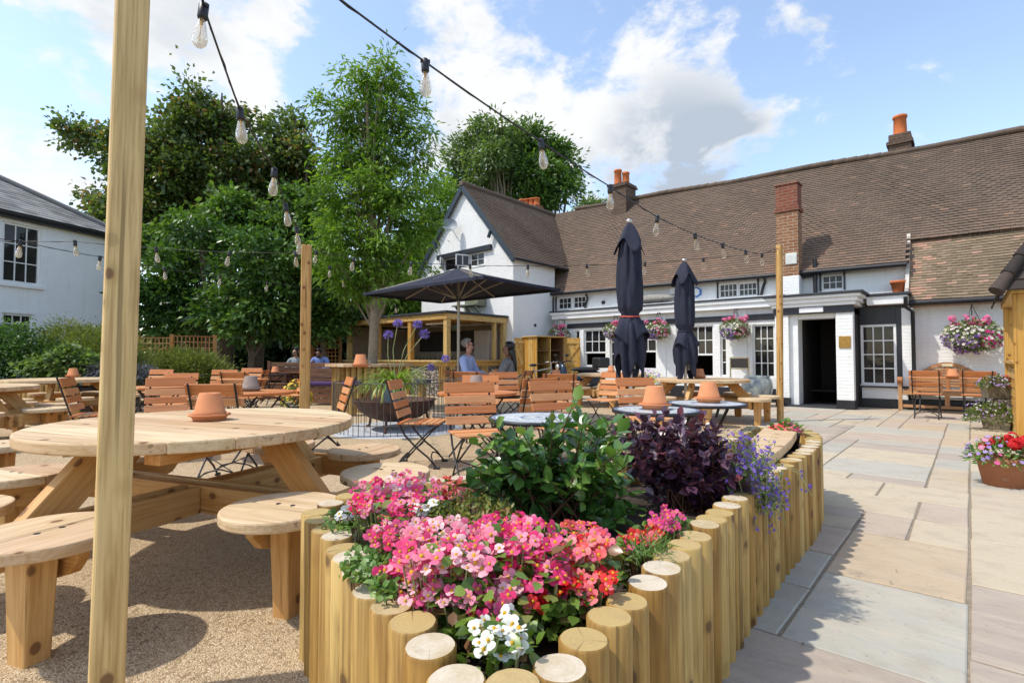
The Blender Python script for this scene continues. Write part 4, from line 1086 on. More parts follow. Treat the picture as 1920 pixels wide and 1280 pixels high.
# ------------------------------------------------------------------ fire pit with wire guard
fc = Vector((-1.82, 8.25, 0))
mb = MB(); mb.lathe([(0, .014), (1.02, .014), (1.04, .010)], 40); o = mb.build('stone_slab_circle', plain('pale_slab', (.45, .46, .47), .85, 0, .2, 5, .2), None, 0, (fc.x, fc.y, 0))
struct(o, 'round pale grey stone base beneath the fire bowl', cat='slab')
fp = thing('fire_bowl', 'wide rusty brown iron fire bowl on legs inside the wire guard', 'fire pit', fc)
mb = MB(); mb.lathe([(.0, .13), (.2, .14), (.4, .20), (.55, .31), (.63, .46), (.645, .465), (.625, .47), (.54, .33), (.39, .22), (0, .16)], 36); mb.build('bowl', M_RUST, fp)
mb = MB(); mb.lathe([(0, .36), (.57, .365)], 24); mb.build('ash_bed', plain('ash', (.10, .09, .08), .95, 0, .4, 20, .5), fp)
for k in range(3):
    a = 2*PI*k/3+.5; mb = MB(); mb.tube([(.5*math.cos(a), .5*math.sin(a), .3), (.56*math.cos(a), .56*math.sin(a), .02)], .02, 6); mb.tube([(.56*math.cos(a), .56*math.sin(a), .02), (.62*math.cos(a), .62*math.sin(a), .02)], .02, 6); mb.build('leg', M_RUST, fp)
for a in (-.3, PI-.3):
    mb = MB(); mb.tube([(.66*math.cos(a)+.0, .66*math.sin(a)+.06*math.cos(b_), .40+.06*math.sin(b_)) for b_ in [2*PI*i/12 for i in range(13)]], .009, 5); mb.build('ring_handle', M_RUST, fp)
wg = thing('wire_guard', 'round guard of thin upright wires ringing the fire bowl', 'fire guard', fc)
RG = .92
for nm, z, r in (('top_rail', .745, .008), ('bottom_rail', .16, .006)):
    mb = MB(); mb.tube([(RG*math.cos(2*PI*k/48), RG*math.sin(2*PI*k/48), z) for k in range(49)], r, 6, cap=False); mb.build(nm, M_WIRE, wg)
for k in range(62):
    a = 2*PI*k/62; mb = MB(); mb.tube([(RG*math.cos(a), RG*math.sin(a), .012), (RG*math.cos(a), RG*math.sin(a), .742)], .0052, 5); mb.build('upright', M_WIRE, wg)
# agapanthus in a blue tub
ag = thing('agapanthus', 'purple agapanthus with strappy leaves growing in the blue tub', 'plant', fc+Vector((.0, -.1, .62)))
bt = thing('blue_tub', 'pale blue tapered tub standing in the fire bowl', 'pot', fc+Vector((0, -.1, .36)))
mb = MB(); mb.lathe([(0, 0), (.125, 0), (.165, .33), (.175, .335), (.175, .36), (.155, .36), (.15, .30), (0, .30)], 20); mb.build('tub', plain('pale_blue_paint', (.40, .58, .72), .5, 0, .08, 8), bt)
L_AGA = leafmat('agapanthus_leaf', [(0, (.12, .21, .03)), (.5, (.24, .36, .06)), (1, (.40, .50, .13))], .4, .35)
vs, fs, rvv = [], [], []
for k in range(240):
    a = random.uniform(0, 2*PI); r0 = random.uniform(0, .1); L = random.uniform(.40, .78); el = random.uniform(.5, 1.35); w = random.uniform(.010, .018)
    d = Vector((math.cos(a), math.sin(a), 0)); sd_ = Vector((-d.y, d.x, 0)); p = Vector((r0*d.x, r0*d.y, .02)); b0 = len(vs); rvx = random.random()
    ang = el
    for i in range(6):
        ww = w*(1-.8*(i/5)**2)
        vs += [p-sd_*ww, p+sd_*ww]; rvv += [min(1, rvx*.7+.06*i)]*2
        p = p + (d*math.cos(ang)+Vector((0, 0, 1))*math.sin(ang))*L/5; ang -= random.uniform(.28, .55)
    for i in range(5): fs.append((b0+2*i, b0+2*i+1, b0+2*i+3, b0+2*i+2))
np_mesh('leaves', np.array([tuple(v) for v in vs]), np.array(fs), L_AGA, ag, np.array(rvv))
P_AGA = petalmat('agapanthus_petal')
for (px, py, sx) in [(728, 628, .10), (746, 606, .10), (783, 608, .10), (796, 626, .11), (835, 672, .09), (808, 688, .08)]:
    tip = at_y(px, py, fc.y-.1) - (fc+Vector((.0, -.1, .62))); st = Vector((random.uniform(-.04, .04), 0, .03))
    mid = st.lerp(tip, .55) + Vector((-.06 if tip.x < .1 else -.05, 0, .05))
    mb = MB(); mb.tube([st, mid, tip], .007, 6); sm_ = mb.build('flower_stem', plain('stem_green', (.28, .30, .12), .6) if 'stem_green' not in bpy.data.materials else bpy.data.materials['stem_green'], ag)
    n = 90; d = rand_dir(n); d[:, 2] = d[:, 2]*.8+.1; d = unit(d); C = np.array(tip)[None]+d*sx*.25
    V, Fc, kk = leaf_arrays(C, d+rng.normal(size=(n, 3))*.2, rand_dir(n), np.full(n, sx*.62), np.full(n, .020))
    cc = np.array([.28, .21, .58])*(.6+.8*rng.random(n))[:, None]
    np_mesh('flower_head', V, Fc, P_AGA, sm_, None, np.repeat(cc, kk, 0))

# ------------------------------------------------------------------ parasols
m = MT('navy_canvas'); p = m.obj()
nz = m.noise(p, 3, 5); we = m.noise(p, 220, 2)
m.set(Base_Color=m.mix(m.rng(nz, .35, .7, 0, 1), (.017, .019, .034), (.03, .033, .054)), Roughness=.8, Specular_IOR_Level=.25)
m.bump(we, .15, .002); M_CANVAS = m.m
M_POLE = plain('pole_metal', (.36, .31, .25), .4, .5, .1)
op = thing('open_parasol', 'open rectangular navy parasol shading the table of the man and woman', 'parasol', (-1.0, 9.85, 0), TH)
hx, hy, ze, za = 1.62, 1.0, 2.36, 2.80
mb = MB()
# sagging canopy in eight panels
pts = []
N_ = 10
def canz(u, v):
    m_ = max(abs(u), abs(v)); return za - (za-ze)*m_**1.0 - .035*math.sin(PI*m_)*(1-abs(abs(u)-abs(v)))
vs = []; fs = []
for j in range(2*N_+1):
    for i in range(2*N_+1):
        u, v = (i-N_)/N_, (j-N_)/N_; vs.append((u*hx, v*hy, canz(u, v)))
for j in range(2*N_):
    for i in range(2*N_):
        a = j*(2*N_+1)+i; fs.append((a, a+1, a+2*N_+2, a+2*N_+1))
mb.add(vs, fs, 0, None, .5, True)
o = mb.build('canopy', M_CANVAS, op); md = o.modifiers.new('thick', 'SOLIDIFY'); md.thickness = .006
mb = MB()
for (x0, y0, x1, y1) in ((-hx, -hy, hx, -hy), (-hx, hy, hx, hy), (-hx, -hy, -hx, hy), (hx, -hy, hx, hy)):
    mb.bar((x0, y0, ze-.02), (x1, y1, ze-.02), .008, .05)
mb.build('valance', M_CANVAS, op)
mb = MB(); mb.tube([(0, 0, .05), (0, 0, za-.02)], .03, 12); mb.build('pole', M_POLE, op)
mb = MB(); mb.span(-.35, .35, -.35, .35, .012, .07); mb.build('base', plain('base_stone', (.2, .19, .18), .9), op, .02)
for (u, v) in [(1, 1), (1, -1), (-1, 1), (-1, -1), (1, 0), (-1, 0), (0, 1), (0, -1)]:
    mb = MB(); mb.bar((.04*u, .04*v, za-.05), (hx*u*.99, hy*v*.99, ze-.02), .018, .028); rib = mb.build('rib', M_POLE, op)
    mb = MB(); f = .5; mb.bar((.04*u, .04*v, 2.22), (hx*u*f, hy*v*f, za-(za-ze)*f-.03), .016, .022); mb.build('strut', M_POLE, rib)
mb = MB(); mb.tube([(0, 0, 2.17), (0, 0, 2.26)], .055, 12); mb.build('hub', M_BLACK, op)

def closed_parasol(label, x, y, zt, H, seed, strap):
    t = thing('closed_parasol', label, 'parasol', (x, y, 0), 0, 'closed navy parasols')
    R_ = random.Random(seed); ph = [R_.uniform(0, 6) for _ in range(6)]
    zb = zt-H; n = 40; vs = []; fs = []; seg = 72
    zs_ = zt-H*.64       # strap height
    for i in range(n):
        f = i/(n-1); z = zt-H*f
        # profile: narrow head, flared hood, bunched body tied by the strap, loose skirt
        if f < .17: r = .035+.105*(f/.17)**.8
        elif f < .64: r = .138+.024*math.sin(PI*(f-.17)/.47)
        else:
            q = (f-.64)/.36; r = .118+.062*min(1, q*2.5)-.02*max(0, q-.5)
        if abs(f-.64) < .03: r = .112
        for k in range(seg):
            a = 2*PI*k/seg
            am = (.08 if f < .17 else .09) + (.13*min(1, (f-.64)/.2) if f > .64 else 0)
            fold = am*(abs(math.sin(4*a+ph[0]+.6*math.sin(z*3+ph[1])))*2-1.1) + .05*math.sin(11*a+ph[2]+z*4)
            if abs(f-.64) < .03: fold *= .5
            rr = r*(1+fold)
            zz = z
            if f > .8: zz = z - (f-.8)/.2*.16*(math.sin(4*a+ph[3])) - (f-.8)/.2*.05*math.sin(2*a+ph[4])
            vs.append((rr*math.cos(a), rr*math.sin(a), zz))
    for i in range(n-1):
        for k in range(seg):
            k2 = (k+1) % seg; fs.append((i*seg+k, (i+1)*seg+k, (i+1)*seg+k2, i*seg+k2))
    mb = MB(); mb.add(vs, fs, 0, None, .5, True); o = mb.build('canopy', M_CANVAS, t); o.modifiers.new('thick', 'SOLIDIFY').thickness = .004
    # short hood over the top
    mb = MB(); vs = []; fs = []
    for i in range(10):
        f = i/9; z = zt+.01-.33*f; r = .03+.155*f**.8
        for k in range(seg):
            a = 2*PI*k/seg; rr = r*(1+.22*f*math.sin(4*a+ph[5])); vs.append((rr*math.cos(a), rr*math.sin(a), z+.10*f*math.cos(4*a+ph[5]+2.4)))
    for i in range(9):
        for k in range(seg): k2 = (k+1) % seg; fs.append((i*seg+k, (i+1)*seg+k, (i+1)*seg+k2, i*seg+k2))
    mb.add(vs, fs, 0, None, .5, True); o = mb.build('hood', M_CANVAS, t); o.modifiers.new('thick', 'SOLIDIFY').thickness = .004
    # tucked middle tier of cloth below the strap
    mb = MB(); vs = []; fs = []
    for i in range(8):
        f = i/7; z = zs_+.0-.30*f; r = .118+.085*f**.8
        for k in range(seg):
            a = 2*PI*k/seg; rr = r*(1+.24*f*math.sin(3*a+ph[1])+.05*math.sin(9*a)); vs.append((rr*math.cos(a), rr*math.sin(a), z+.09*f*math.cos(3*a+ph[2])))
    for i in range(7):
        for k in range(seg): k2 = (k+1) % seg; fs.append((i*seg+k, (i+1)*seg+k, (i+1)*seg+k2, i*seg+k2))
    mb.add(vs, fs, 0, None, .5, True); o = mb.build('loose_fold', M_CANVAS, t); o.modifiers.new('thick', 'SOLIDIFY').thickness = .004
    mb = MB(); mb.tube([(.124*math.cos(2*PI*k/24), .124*math.sin(2*PI*k/24), zs_+.004*math.sin(k)) for k in range(25)], .012, 6, cap=False); mb.build('strap', strap, t)
    mb = MB(); mb.tube([(0, 0, .05), (0, 0, zt+.02)], .026, 12); mb.lathe([(.02, 0), (.04, .02), (.045, .05), (0, .07)], 12, 0, (0, 0, zt)); mb.build('pole', M_STEEL, t)
    mb = MB(); mb.span(-.3, .3, -.3, .3, .012, .075); mb.build('base', bpy.data.materials['base_stone'], t, .02)
    for k in range(4):
        a = k*PI/2+.6; mb = MB(); mb.tube([(.07*math.cos(a), .07*math.sin(a), zs_-.2), (.075*math.cos(a), .075*math.sin(a), zb+.02)], .011, 6); mb.build('rib', M_STEEL, t)
q = at_y(1180, 420, 6.9)
closed_parasol('nearer taller closed navy parasol tied with a red strap', q.x, 6.9, q.z, 1.92, 3, M_ROPE)
q = at_y(1283, 492, 9.3)
closed_parasol('farther closed navy parasol nearer the pub windows', q.x, 9.3, q.z, 1.92, 9, M_CANVAS)

# ------------------------------------------------------------------ round picnic tables with eight round seats
M_BOLT = plain('galvanised_bolt', (.35, .33, .3), .4, .8)
def picnic_table(label, x, y, rot):
    t = thing('picnic_table', label, 'picnic table', (x, y, 0.010), rot, 'round eight seat picnic tables')
    mb = MB(); R_ = .805; w = 2*R_/8
    mb.disc_planks(R_, .680, .735, [-R_+w*i for i in range(9)], gap=.0015); mb.build('tabletop', W_TOP, t, .009)
    for x_ in (-.46, .46):
        mb = MB(); mb.span(x_-.05, x_+.05, -.62, .62, .632, .679); mb.build('batten', W_LEG, t, .005)
    for y_ in (-.055, .055):
        mb = MB(); mb.span(-1.0, 1.0, y_-.022, y_+.022, .245, .39); mb.build('beam', W_LEG, t, .005)
    for s in (1, -1):
        for x_ in (-.055, .055):
            mb = MB(); mb.span(x_-.022, x_+.022, s*.079, s*1.0, .243, .388); mb.build('beam', W_LEG, t, .005)
    for k in range(4):
        M = Matrix.Rotation(k*PI/2, 4, 'Z')
        mb = MB(); mb.bar(M @ Vector((.86, 0, .30)), M @ Vector((.50, 0, .679)), .066, .15, up=M @ Vector((1, 0, .9))); mb.build('leg', W_LEG, t, .006)
        mb = MB(); pts = [(-.52, .404), (.52, .404), (.52, .35), (.47, .29), (.38, .262), (-.38, .262), (-.47, .29), (-.52, .35)]
        vs = [M @ Vector((xx, a, z)) for xx in (.885, .93) for a, z in pts]; n = len(pts)
        gg = [Vector((a, z, xx)) for xx in (.885, .93) for a, z in pts]
        mb.add(vs, [tuple(range(n)), tuple(reversed(range(n, 2*n)))] + [((i+1) % n, i, n+i, n+(i+1) % n) for i in range(n)], 0, gg)
        mb.build('bearer', W_LEG, t, .005)
        for s in (1, -1):
            c = M @ Vector((.955, s*.385, 0))
            mb = MB(); mb.disc_planks(.25, .405, .452, [-.25, 0, .25], c=(c.x, c.y), rot=k*PI/2, gap=.0015)
            st = mb.build('seat', W_TOP, t, .009)
            o = M @ Vector((1.0, s*.385, .403)); b = M @ Vector((1.0, s*.385, -.008))
            mb = MB(); mb.bar(o, b, .145, .10, up=M @ Vector((1, 0, 0)), w1=.105, h1=.085); mb.build('seat_leg', W_LEG, st, .008)
            mb = MB()
            for e in (-.04, .04):
                q = M @ Vector((.955+e, s*.385+.015, .4525)); mb.tube([q, q+Vector((0, 0, .0012))], .011, 8)
            mb.build('bolt', M_BLACK, st)
    return t
PT = picnic_table('large pale picnic table right behind the near post with a pot on it', -1.75, 3.02, RAD(-21))
GP = 'round eight seat picnic tables'
dup(PT, (-4.66, 3.32, .010), RAD(18), 'picnic table cut by the left edge of the photo with only its stools showing', GP)
dup(PT, (-7.05, 6.7, .010), RAD(-12), 'picnic table at the far left whose top is cut by the edge', GP)
dup(PT, (-7.95, 9.3, .010), RAD(30), 'picnic table in front of the log edged raised bed', GP)
dup(PT, (3.38, 9.45, .006), RAD(-36), 'picnic table nearest the pub door with the big glazed jar behind', GP)
dup(PT, (2.35, 12.6, .006), RAD(-30), 'picnic table farthest back beside the taller closed parasol', GP)

# ------------------------------------------------------------------ folding slatted chairs
GC = 'folding slatted chairs'
def make_chair(label):
    t = thing('folding_chair', label, 'chair', (0, 0, 0), 0, GC)
    mb = MB()
    for k in range(7):
        y = -.17+k*.062; mb.span(-.22, .22, y-.026, y+.026, .437, .455)
    mb.build('seat', W_SLAT, t, .004)
    mb = MB(); a, b = Vector((0, -.185, .50)), Vector((0, -.305, .90)); d = (b-a).normalized(); nrm = Vector((0, d.z, -d.y))
    for (s0, h) in ((.035, .072), (.128, .072), (.221, .072), (.335, .10)):
        c = a + d*s0 + nrm*.012; mb.bar((-.24, c.y, c.z), (.24, c.y, c.z), .016, h, up=d)
    mb.build('backrest', W_SLAT, t, .004)
    for s in (-1, 1):
        x = s*.195
        mb = MB(); mb.tube([(x, -.318, .88), (x, -.24, .63), (x, -.185, .46), (x, -.12, .33), (x, -.01, .215), (x, .12, .11), (x, .20, .012)], .0095, 6); mb.tube([(x, .17, .012), (x, .235, .012)], .013, 6); mb.build('side_frame', M_BLACK, t)
        x = s*.175
        mb = MB(); mb.tube([(x, .21, .43), (x, .10, .35), (x, .0, .245), (x, -.10, .14), (x, -.215, .012)], .009, 6); mb.tube([(x, -.25, .012), (x, -.19, .012)], .013, 6); mb.build('cross_leg', M_BLACK, t)
    mb = MB(); mb.tube([(-.175, -.2, .04), (-.12, -.16, .10), (0, -.145, .125), (.12, -.16, .10), (.175, -.2, .04)], .007, 5); mb.build('stretcher', M_BLACK, t)
    mb = MB(); mb.tube([(-.195, .17, .05), (-.12, .13, .11), (0, .115, .135), (.12, .13, .11), (.195, .17, .05)], .007, 5); mb.build('stretcher', M_BLACK, t)
    mb = MB(); mb.tube([(-.19, .0, .22), (.17, -.16, .07)], .005, 5); mb.tube([(.19, .0, .22), (-.17, -.16, .07)], .005, 5); mb.build('brace_wire', M_BLACK, t)
    return t
chair0 = None
def chair(x, y, face, label, z=.010):
    global chair0
    if chair0 is None:
        chair0 = make_chair(label); chair0.location = (x, y, z); chair0.rotation_euler = (0, 0, RAD(face-90)); return chair0
    return dup(chair0, (x, y, z), RAD(face-90), label, GC)
chair(-.93, 5.45, -4, 'chair seen side on facing right between the wire guard and the grey pot table')
chair(-.30, 4.62, 290, 'large chair facing us in front of the grey pot table')
chair(-.42, 6.65, 268, 'chair facing us behind the grey pot table')
chair(-.75, 9.0, 86, 'chair with its back to us in front of the man in the blue shirt')
man_chair = chair(-.92, 10.05, -24, 'chair the man in the pale blue shirt sits on')
woman_chair = chair(.03, 9.62, 158, 'chair the long haired woman sits on')
chair(-.03, 8.2, 292, 'chair facing us directly in front of the long haired woman')
chair(.20, 6.05, 118, 'angled chair right of the grey pot table with its iron side frame showing')
chair(.66, 7.7, 92, 'chair with its back to us in front of the bicycle')
chair(.50, 4.95, 298, 'chair half hidden by the top of the green shrub')
chair(1.46, 8.3, 228, 'golden chair seen at an angle left of the taller closed parasol')
chair(1.47, 5.75, 286, 'chair right of the parasol pole behind the left mosaic table')
chair(-4.85, 7.55, 278, 'chair facing us at the table just right of the near post')
chair(-4.82, 6.15, 25, 'chair seen side on whose back touches the edge of the near post')
chair(-3.72, 5.75, 300, 'tilted chair facing us between the near post and the wide backed chair')
chair(-2.55, 4.78, 92, 'wide backed chair with its back to us behind the large pale picnic table')
chair(-2.16, 6.1, 206, 'chair just right of the slim orange post turned to the left')
chair(-5.55, 10.0, 276, 'chair facing us in front of the right end of the low hedge')
chair(-4.42, 8.7, 88, 'chair with its back to us at the table by the low hedge')
chair(-5.9, 11.7, 268, 'small far chair facing us behind the table by the low hedge')
chair(-4.9, 9.9, 190, 'small golden chair turned sideways behind the wide backed chair')
chair(-3.92, 9.3, 212, 'chair turned left just left of the slim orange post')
chair(-6.95, 10.2, 268, 'far chair standing close in front of the low feathery hedge')
chair(7.66, 9.78, 49, 'left one of the two chairs facing the teak bench', .006)
chair(8.27, 9.4, 49, 'right one of the two chairs facing the teak bench', .006)

# ------------------------------------------------------------------ small tables
def x_legs(mb, R_, h, s=.6):
    for y in (-R_*.45, R_*.45):
        mb.tube([(-R_*s, y, h), (0, y*.9, h*.5), (R_*s*1.05, y, .012)], .010, 6); mb.tube([(R_*s, y*.85, h), (0, y*.75, h*.5), (-R_*s*1.05, y*.85, .012)], .010, 6)
GT = 'small round cafe tables'
def cafe_table(label, x, y, R_, rot, black=False, z=.010):
    t = thing('cafe_table', label, 'table', (x, y, z), rot, GT)
    mb = MB()
    if black: mb.prism([(R_*math.cos(2*PI*k/32), R_*math.sin(2*PI*k/32)) for k in range(32)], .705, .728)
    else: mb.disc_planks(R_, .697, .725, [-R_+2*R_*i/8 for i in range(9)], gap=.008)
    mb.build('tabletop', M_BLACK if black else W_SLAT, t, .004)
    if black:
        for k in range(3):
            a = 2*PI*k/3+.5; c, s = math.cos(a), math.sin(a); mb = MB()
            mb.tube([(R_*.7*c, R_*.7*s, .70), (R_*.3*c, R_*.3*s, .55), (.03*c, .03*s, .36), (.1*c, .1*s, .18), (R_*.75*c, R_*.75*s, .012)], .013, 6); mb.build('leg', M_BLACK, t)
    else:
        mb = MB(); x_legs(mb, R_, .69); mb.build('cross_legs', M_BLACK, t)
        mb = MB(); mb.tube([(-R_*.6, -R_*.5, .68), (-R_*.6, R_*.5, .68)], .008, 5); mb.tube([(R_*.6, -R_*.5, .68), (R_*.6, R_*.5, .68)], .008, 5); mb.build('top_rail', M_BLACK, t)
    return t
cafe_table('slatted round table with the grey upturned pot right of the wire guard', -.38, 5.78, .43, .4)
cafe_table('slatted round table behind the wide backed chair', -2.92, 5.85, .49, 1.1)
cafe_table('slatted round table shared by the man and the woman', -.42, 9.75, .42, .2)
cafe_table('slatted round table just right of the near post', -4.62, 6.95, .40, .7)
cafe_table('slatted round table between the pair of chairs near the low hedge', -4.85, 9.55, .42, .3)
cafe_table('slatted round table with a pink pot in front of the motor scooter', .72, 8.55, .38, .9)
cafe_table('black metal round table with a terracotta pot in front of the dark bench', -5.75, 12.6, .42, .2, True)
cafe_table('black metal round table partly hidden by the low feathery hedge chairs', -7.2, 11.6, .40, 1.2, True)

m = MT('mosaic'); p = m.obj()
xyz = m.n('ShaderNodeSeparateXYZ', None, Vector=p)
rad = m.n('ShaderNodeVectorMath', {'operation': 'LENGTH'}, i0=m.map(p, (1, 1, 0))).outputs['Value']
ang = m.math('ARCTAN2', xyz.outputs[1], xyz.outputs[0])
rings = m.math('FLOOR', m.math('MULTIPLY', rad, 30.0))
cellv = m.n('ShaderNodeCombineXYZ', None, X=m.math('MULTIPLY', ang, m.math('ADD', rings, 2.0)), Y=m.math('MULTIPLY', rad, 30.0))
vo = m.n('ShaderNodeTexVoronoi', {'feature': 'F1'}, Vector=cellv, Scale=1.0, Randomness=.35)
cellr = m.n('ShaderNodeSeparateColor', None, Color=vo.outputs['Color']).outputs[0]
band = m.ramp(m.math('MULTIPLY', rad, 3.28).outputs[0], [(0, (.02, .08, .22)), (.09, (.70, .74, .74)), (.32, (.06, .16, .34)), (.40, (.72, .75, .74)), (.68, (.62, .68, .70)), (.80, (.72, .74, .72)), (.90, (.05, .13, .28)), (.96, (.04, .10, .22))], 'CONSTANT')
c = m.mix(m.rng(cellr, .45, 1, 0, .55), band, (.10, .24, .44))
c = m.mix(m.rng(vo.outputs['Distance'], .40, .52, 0, .7), c, (.45, .44, .42))
m.set(Base_Color=c, Roughness=.28); M_MOS = m.m
def mosaic_table(label, x, y):
    t = thing('mosaic_table', label, 'table', (x, y, .008), random.random(), 'blue and white mosaic tables')
    mb = MB(); mb.prism([(.305*math.cos(2*PI*k/48), .305*math.sin(2*PI*k/48)) for k in range(48)], .712, .722); mb.build('mosaic_top', M_MOS, t)
    mb = MB(); mb.lathe([(.29, .70), (.316, .70), (.319, .71), (.316, .7235), (.306, .7235), (.306, .71)], 48); mb.build('rim', M_BLACK, t)
    for k in range(3):
        a = 2*PI*k/3+.3; c_, s = math.cos(a), math.sin(a); mb = MB()
        mb.tube([(.27*c_, .27*s, .695), (.20*c_, .20*s, .60), (.07*c_, .07*s, .42), (.03*c_, .03*s, .30), (.07*c_, .07*s, .16), (.27*c_, .27*s, .012)], .012, 8); mb.build('leg', M_BLACK, t)
    mb = MB(); mb.tube([(.045*math.cos(2*PI*k/16), .045*math.sin(2*PI*k/16), .33) for k in range(17)], .008, 5, cap=False); mb.build('collar', M_BLACK, t)
mosaic_table('mosaic table directly behind the purple leaved shrub', 1.05, 3.86)
mosaic_table('mosaic table with a black rim farther right near the curved bench', 1.62, 4.42)
mosaic_table('mosaic table mostly hidden behind the green shrub', .17, 3.35)

# ------------------------------------------------------------------ upturned terracotta pots on saucers
GPOT = 'upturned terracotta pots used as table ashtrays'
def upturned(label, px, py, z, mat, s=1.0, first={}):
    q = on_z(px, py, z)
    k = mat.name
    if k not in first:
        t = thing('upturned_pot', label, 'flower pot', q, random.uniform(0, 6), GPOT)
        mb = MB(); mb.lathe([(.075, .012), (.096, .012), (.1, .022), (.118, .030), (.122, .036), (.116, .04), (.1, .026), (0, .022)], 28); mb.lathe([(0, .002), (.09, .002), (.094, .012)], 28); mb.build('saucer', mat, t)
        mb = MB(); mb.lathe([(.088, .028), (.093, .03), (.093, .052), (.087, .056), (.062, .165), (.056, .17), (.016, .168), (.013, .155)], 28); mb.build('pot', mat, t)
        t.scale = (s, s, s); first[k] = t; return t
    o = dup(first[k], q, random.uniform(0, 6), label, GPOT); o.scale = (s, s, s); return o
upturned('clean upturned pot on the large pale picnic table beside the near post', 393, 787, .746, M_TERRA, .92)
upturned('upturned pot on the far left picnic table before the raised bed', 137, 707, .746, M_TERRA)
upturned('upturned pot on the left mosaic table behind the purple shrub', 1228, 766, .732, M_TERRA, .98)
upturned('upturned pot on the right mosaic table with the black rim', 1329, 753.5, .732, M_TERRA)
upturned('upturned pot on the picnic table nearest the pub door', 1312, 709, .742, M_TERRA)
upturned('upturned pot on the farthest picnic table beside the taller closed parasol', 1146, 698, .742, M_TERRA)
upturned('terracotta pot on the round log bar left of the tree trunk', 676, 688, .986, M_TERRA)
upturned('pot on the black metal table in front of the dark bench', 516, 700, .738, M_TERRA)
upturned('pot on the table before the teak bench between the two chairs', 1786, 708, .730, M_TERRA)
upturned('pinkish pot on the table in front of the motor scooter', 1043, 712, .735, M_TERRA)
upturned('grey clay upturned pot on the round table behind the big chair', 893, 731, .735, M_GREYPOT)
upturned('smaller looking grey pot on the table behind the wide backed chair', 470, 733, .735, M_GREYPOT)
upturned('pot standing between the man and the woman on their table', 932, 709, .735, M_TERRA)

# ------------------------------------------------------------------ teak bench with arched back, and its table
bp = rn(-1.05+.0, 0); c0 = Vector((8.35, 11.3, .006))
bl = 1.55
bench = thing('garden_bench', 'teak bench with arched slatted back and scrolled arms against the pub wall', 'bench', c0 + AX*(bl/2-.05) + AN*.27, TH)
mb = MB()
for k in range(6): mb.span(-bl/2+.06, bl/2-.06, -.25+k*.085, -.18+k*.085, .415, .435)
mb.build('seat', W_TEAK, bench, .004)
def archz(x):
    a = abs(x); return 1.02-.22*(1-math.cos(min(1, a/.46)*PI/2)) if a < .46 else .80-.03*math.sin((a-.46)*6)
mb = MB(); n = 30
for i in range(n):
    x0, x1 = -bl/2+.06+(bl-.12)*i/n, -bl/2+.06+(bl-.12)*(i+1)/n
    mb.bar((x0, .27, archz(x0)-.03), (x1, .27, archz(x1)-.03), .045, .06, up=(0, 0, 1), rv=.4)
mb.build('top_rail', W_TEAK, bench)
mb = MB()
for k in range(8):
    z = .52+k*.058; lim = bl/2-.08
    if z > .76: lim = .44*max(.05, 1-(z-.76)/.26)
    mb.span(-lim, lim, .262, .278, z-.018, z+.018)
for x in (-.5, 0, .5): mb.span(x-.03, x+.03, .25, .261, .44, archz(x)-.05)
mb.build('back_slats', W_TEAK, bench)
for x in (-bl/2, bl/2-.01):
    mb = MB(); mb.span(x-.035, x+.035, -.30, -.235, 0, .62); mb.build('leg', W_TEAK, bench, .005)
    mb = MB(); mb.span(x-.035, x+.035, .24, .30, 0, .80); mb.build('leg', W_TEAK, bench, .005)
    mb = MB(); mb.bar((x, .25, .66), (x, -.28, .645), .07, .05); mb.tube([(x-.045, -.30, .64), (x+.045, -.30, .64)], .065, 14); mb.build('arm', W_TEAK, bench, .004)
mb = MB(); mb.span(-bl/2+.04, bl/2-.04, -.285, -.245, .33, .41); mb.span(-bl/2+.04, bl/2-.04, -.28, -.25, .06, .12); mb.span(-.04, .04, -.282, -.246, .12, .33); mb.build('front_rail', W_TEAK, bench, .004)
mb = MB(); mb.span(-.09, .09, .235, .247, .93, .985); mb.build('plaque', plain('pale_plaque', (.70, .62, .42), .4), bench)
t = thing('folding_table', 'oblong slatted folding table between the teak bench and two chairs', 'table', c0 + AX*.80 + AN*-.42, TH)
mb = MB()
for k in range(7): mb.span(-.68, .68, -.29+k*.084, -.215+k*.084, .70, .722)
mb.build('tabletop', W_SLAT, t, .004)
mb = MB()
for x in (-.5, .5):
    mb = MB(); mb.tube([(x, -.22, .69), (x, .22, .012)], .011, 6); mb.tube([(x+.012, .22, .69), (x+.012, -.22, .012)], .011, 6); mb.build('cross_legs', M_BLACK, t)

# ------------------------------------------------------------------ timber posts for the lights
def post(label, x, y, h, w, lean, yaw, rnd=False):
    t = thing('timber_post', label, 'post', (x, y, 0), yaw, 'timber posts carrying the string lights')
    mb = MB()
    if rnd: mb.tube([(0, 0, 0), (lean*.5, 0, h/2), (lean, 0, h)], w/2, 16)
    else: mb.bar((0, 0, 0), (lean, 0, h), w, w, up=(0, 1, 0))
    mb.build('post', W_POST, t, 0 if rnd else w*.13, seg=3)
    return t
q = on_z(206, 1280, .12)
PN = at_y(206, 1280, 1.70)
post('thick pale timber post close in front on the left running out of the frame', PN.x-.012, 1.70, 3.1, .091, .035, .70)
q2 = at_y(575, 460, 7.2); post('slim orange post behind the large pale picnic table with light cables on top', q2.x, 7.2, q2.z, .125, 0, .25)
q3 = on_z(1463, 790, 0); q3t = at_y(1461, 460, q3.y); post('round yellow post standing on the flagstones in front of the pub door', q3.x, q3.y, q3t.z, .11, q3t.x-q3.x, 0, True)
q4 = at_y(704, 572, 14.2); post('short far post close beside the tree trunk in front of the bar hut', q4.x, 14.2, q4.z, .10, 0, .3)
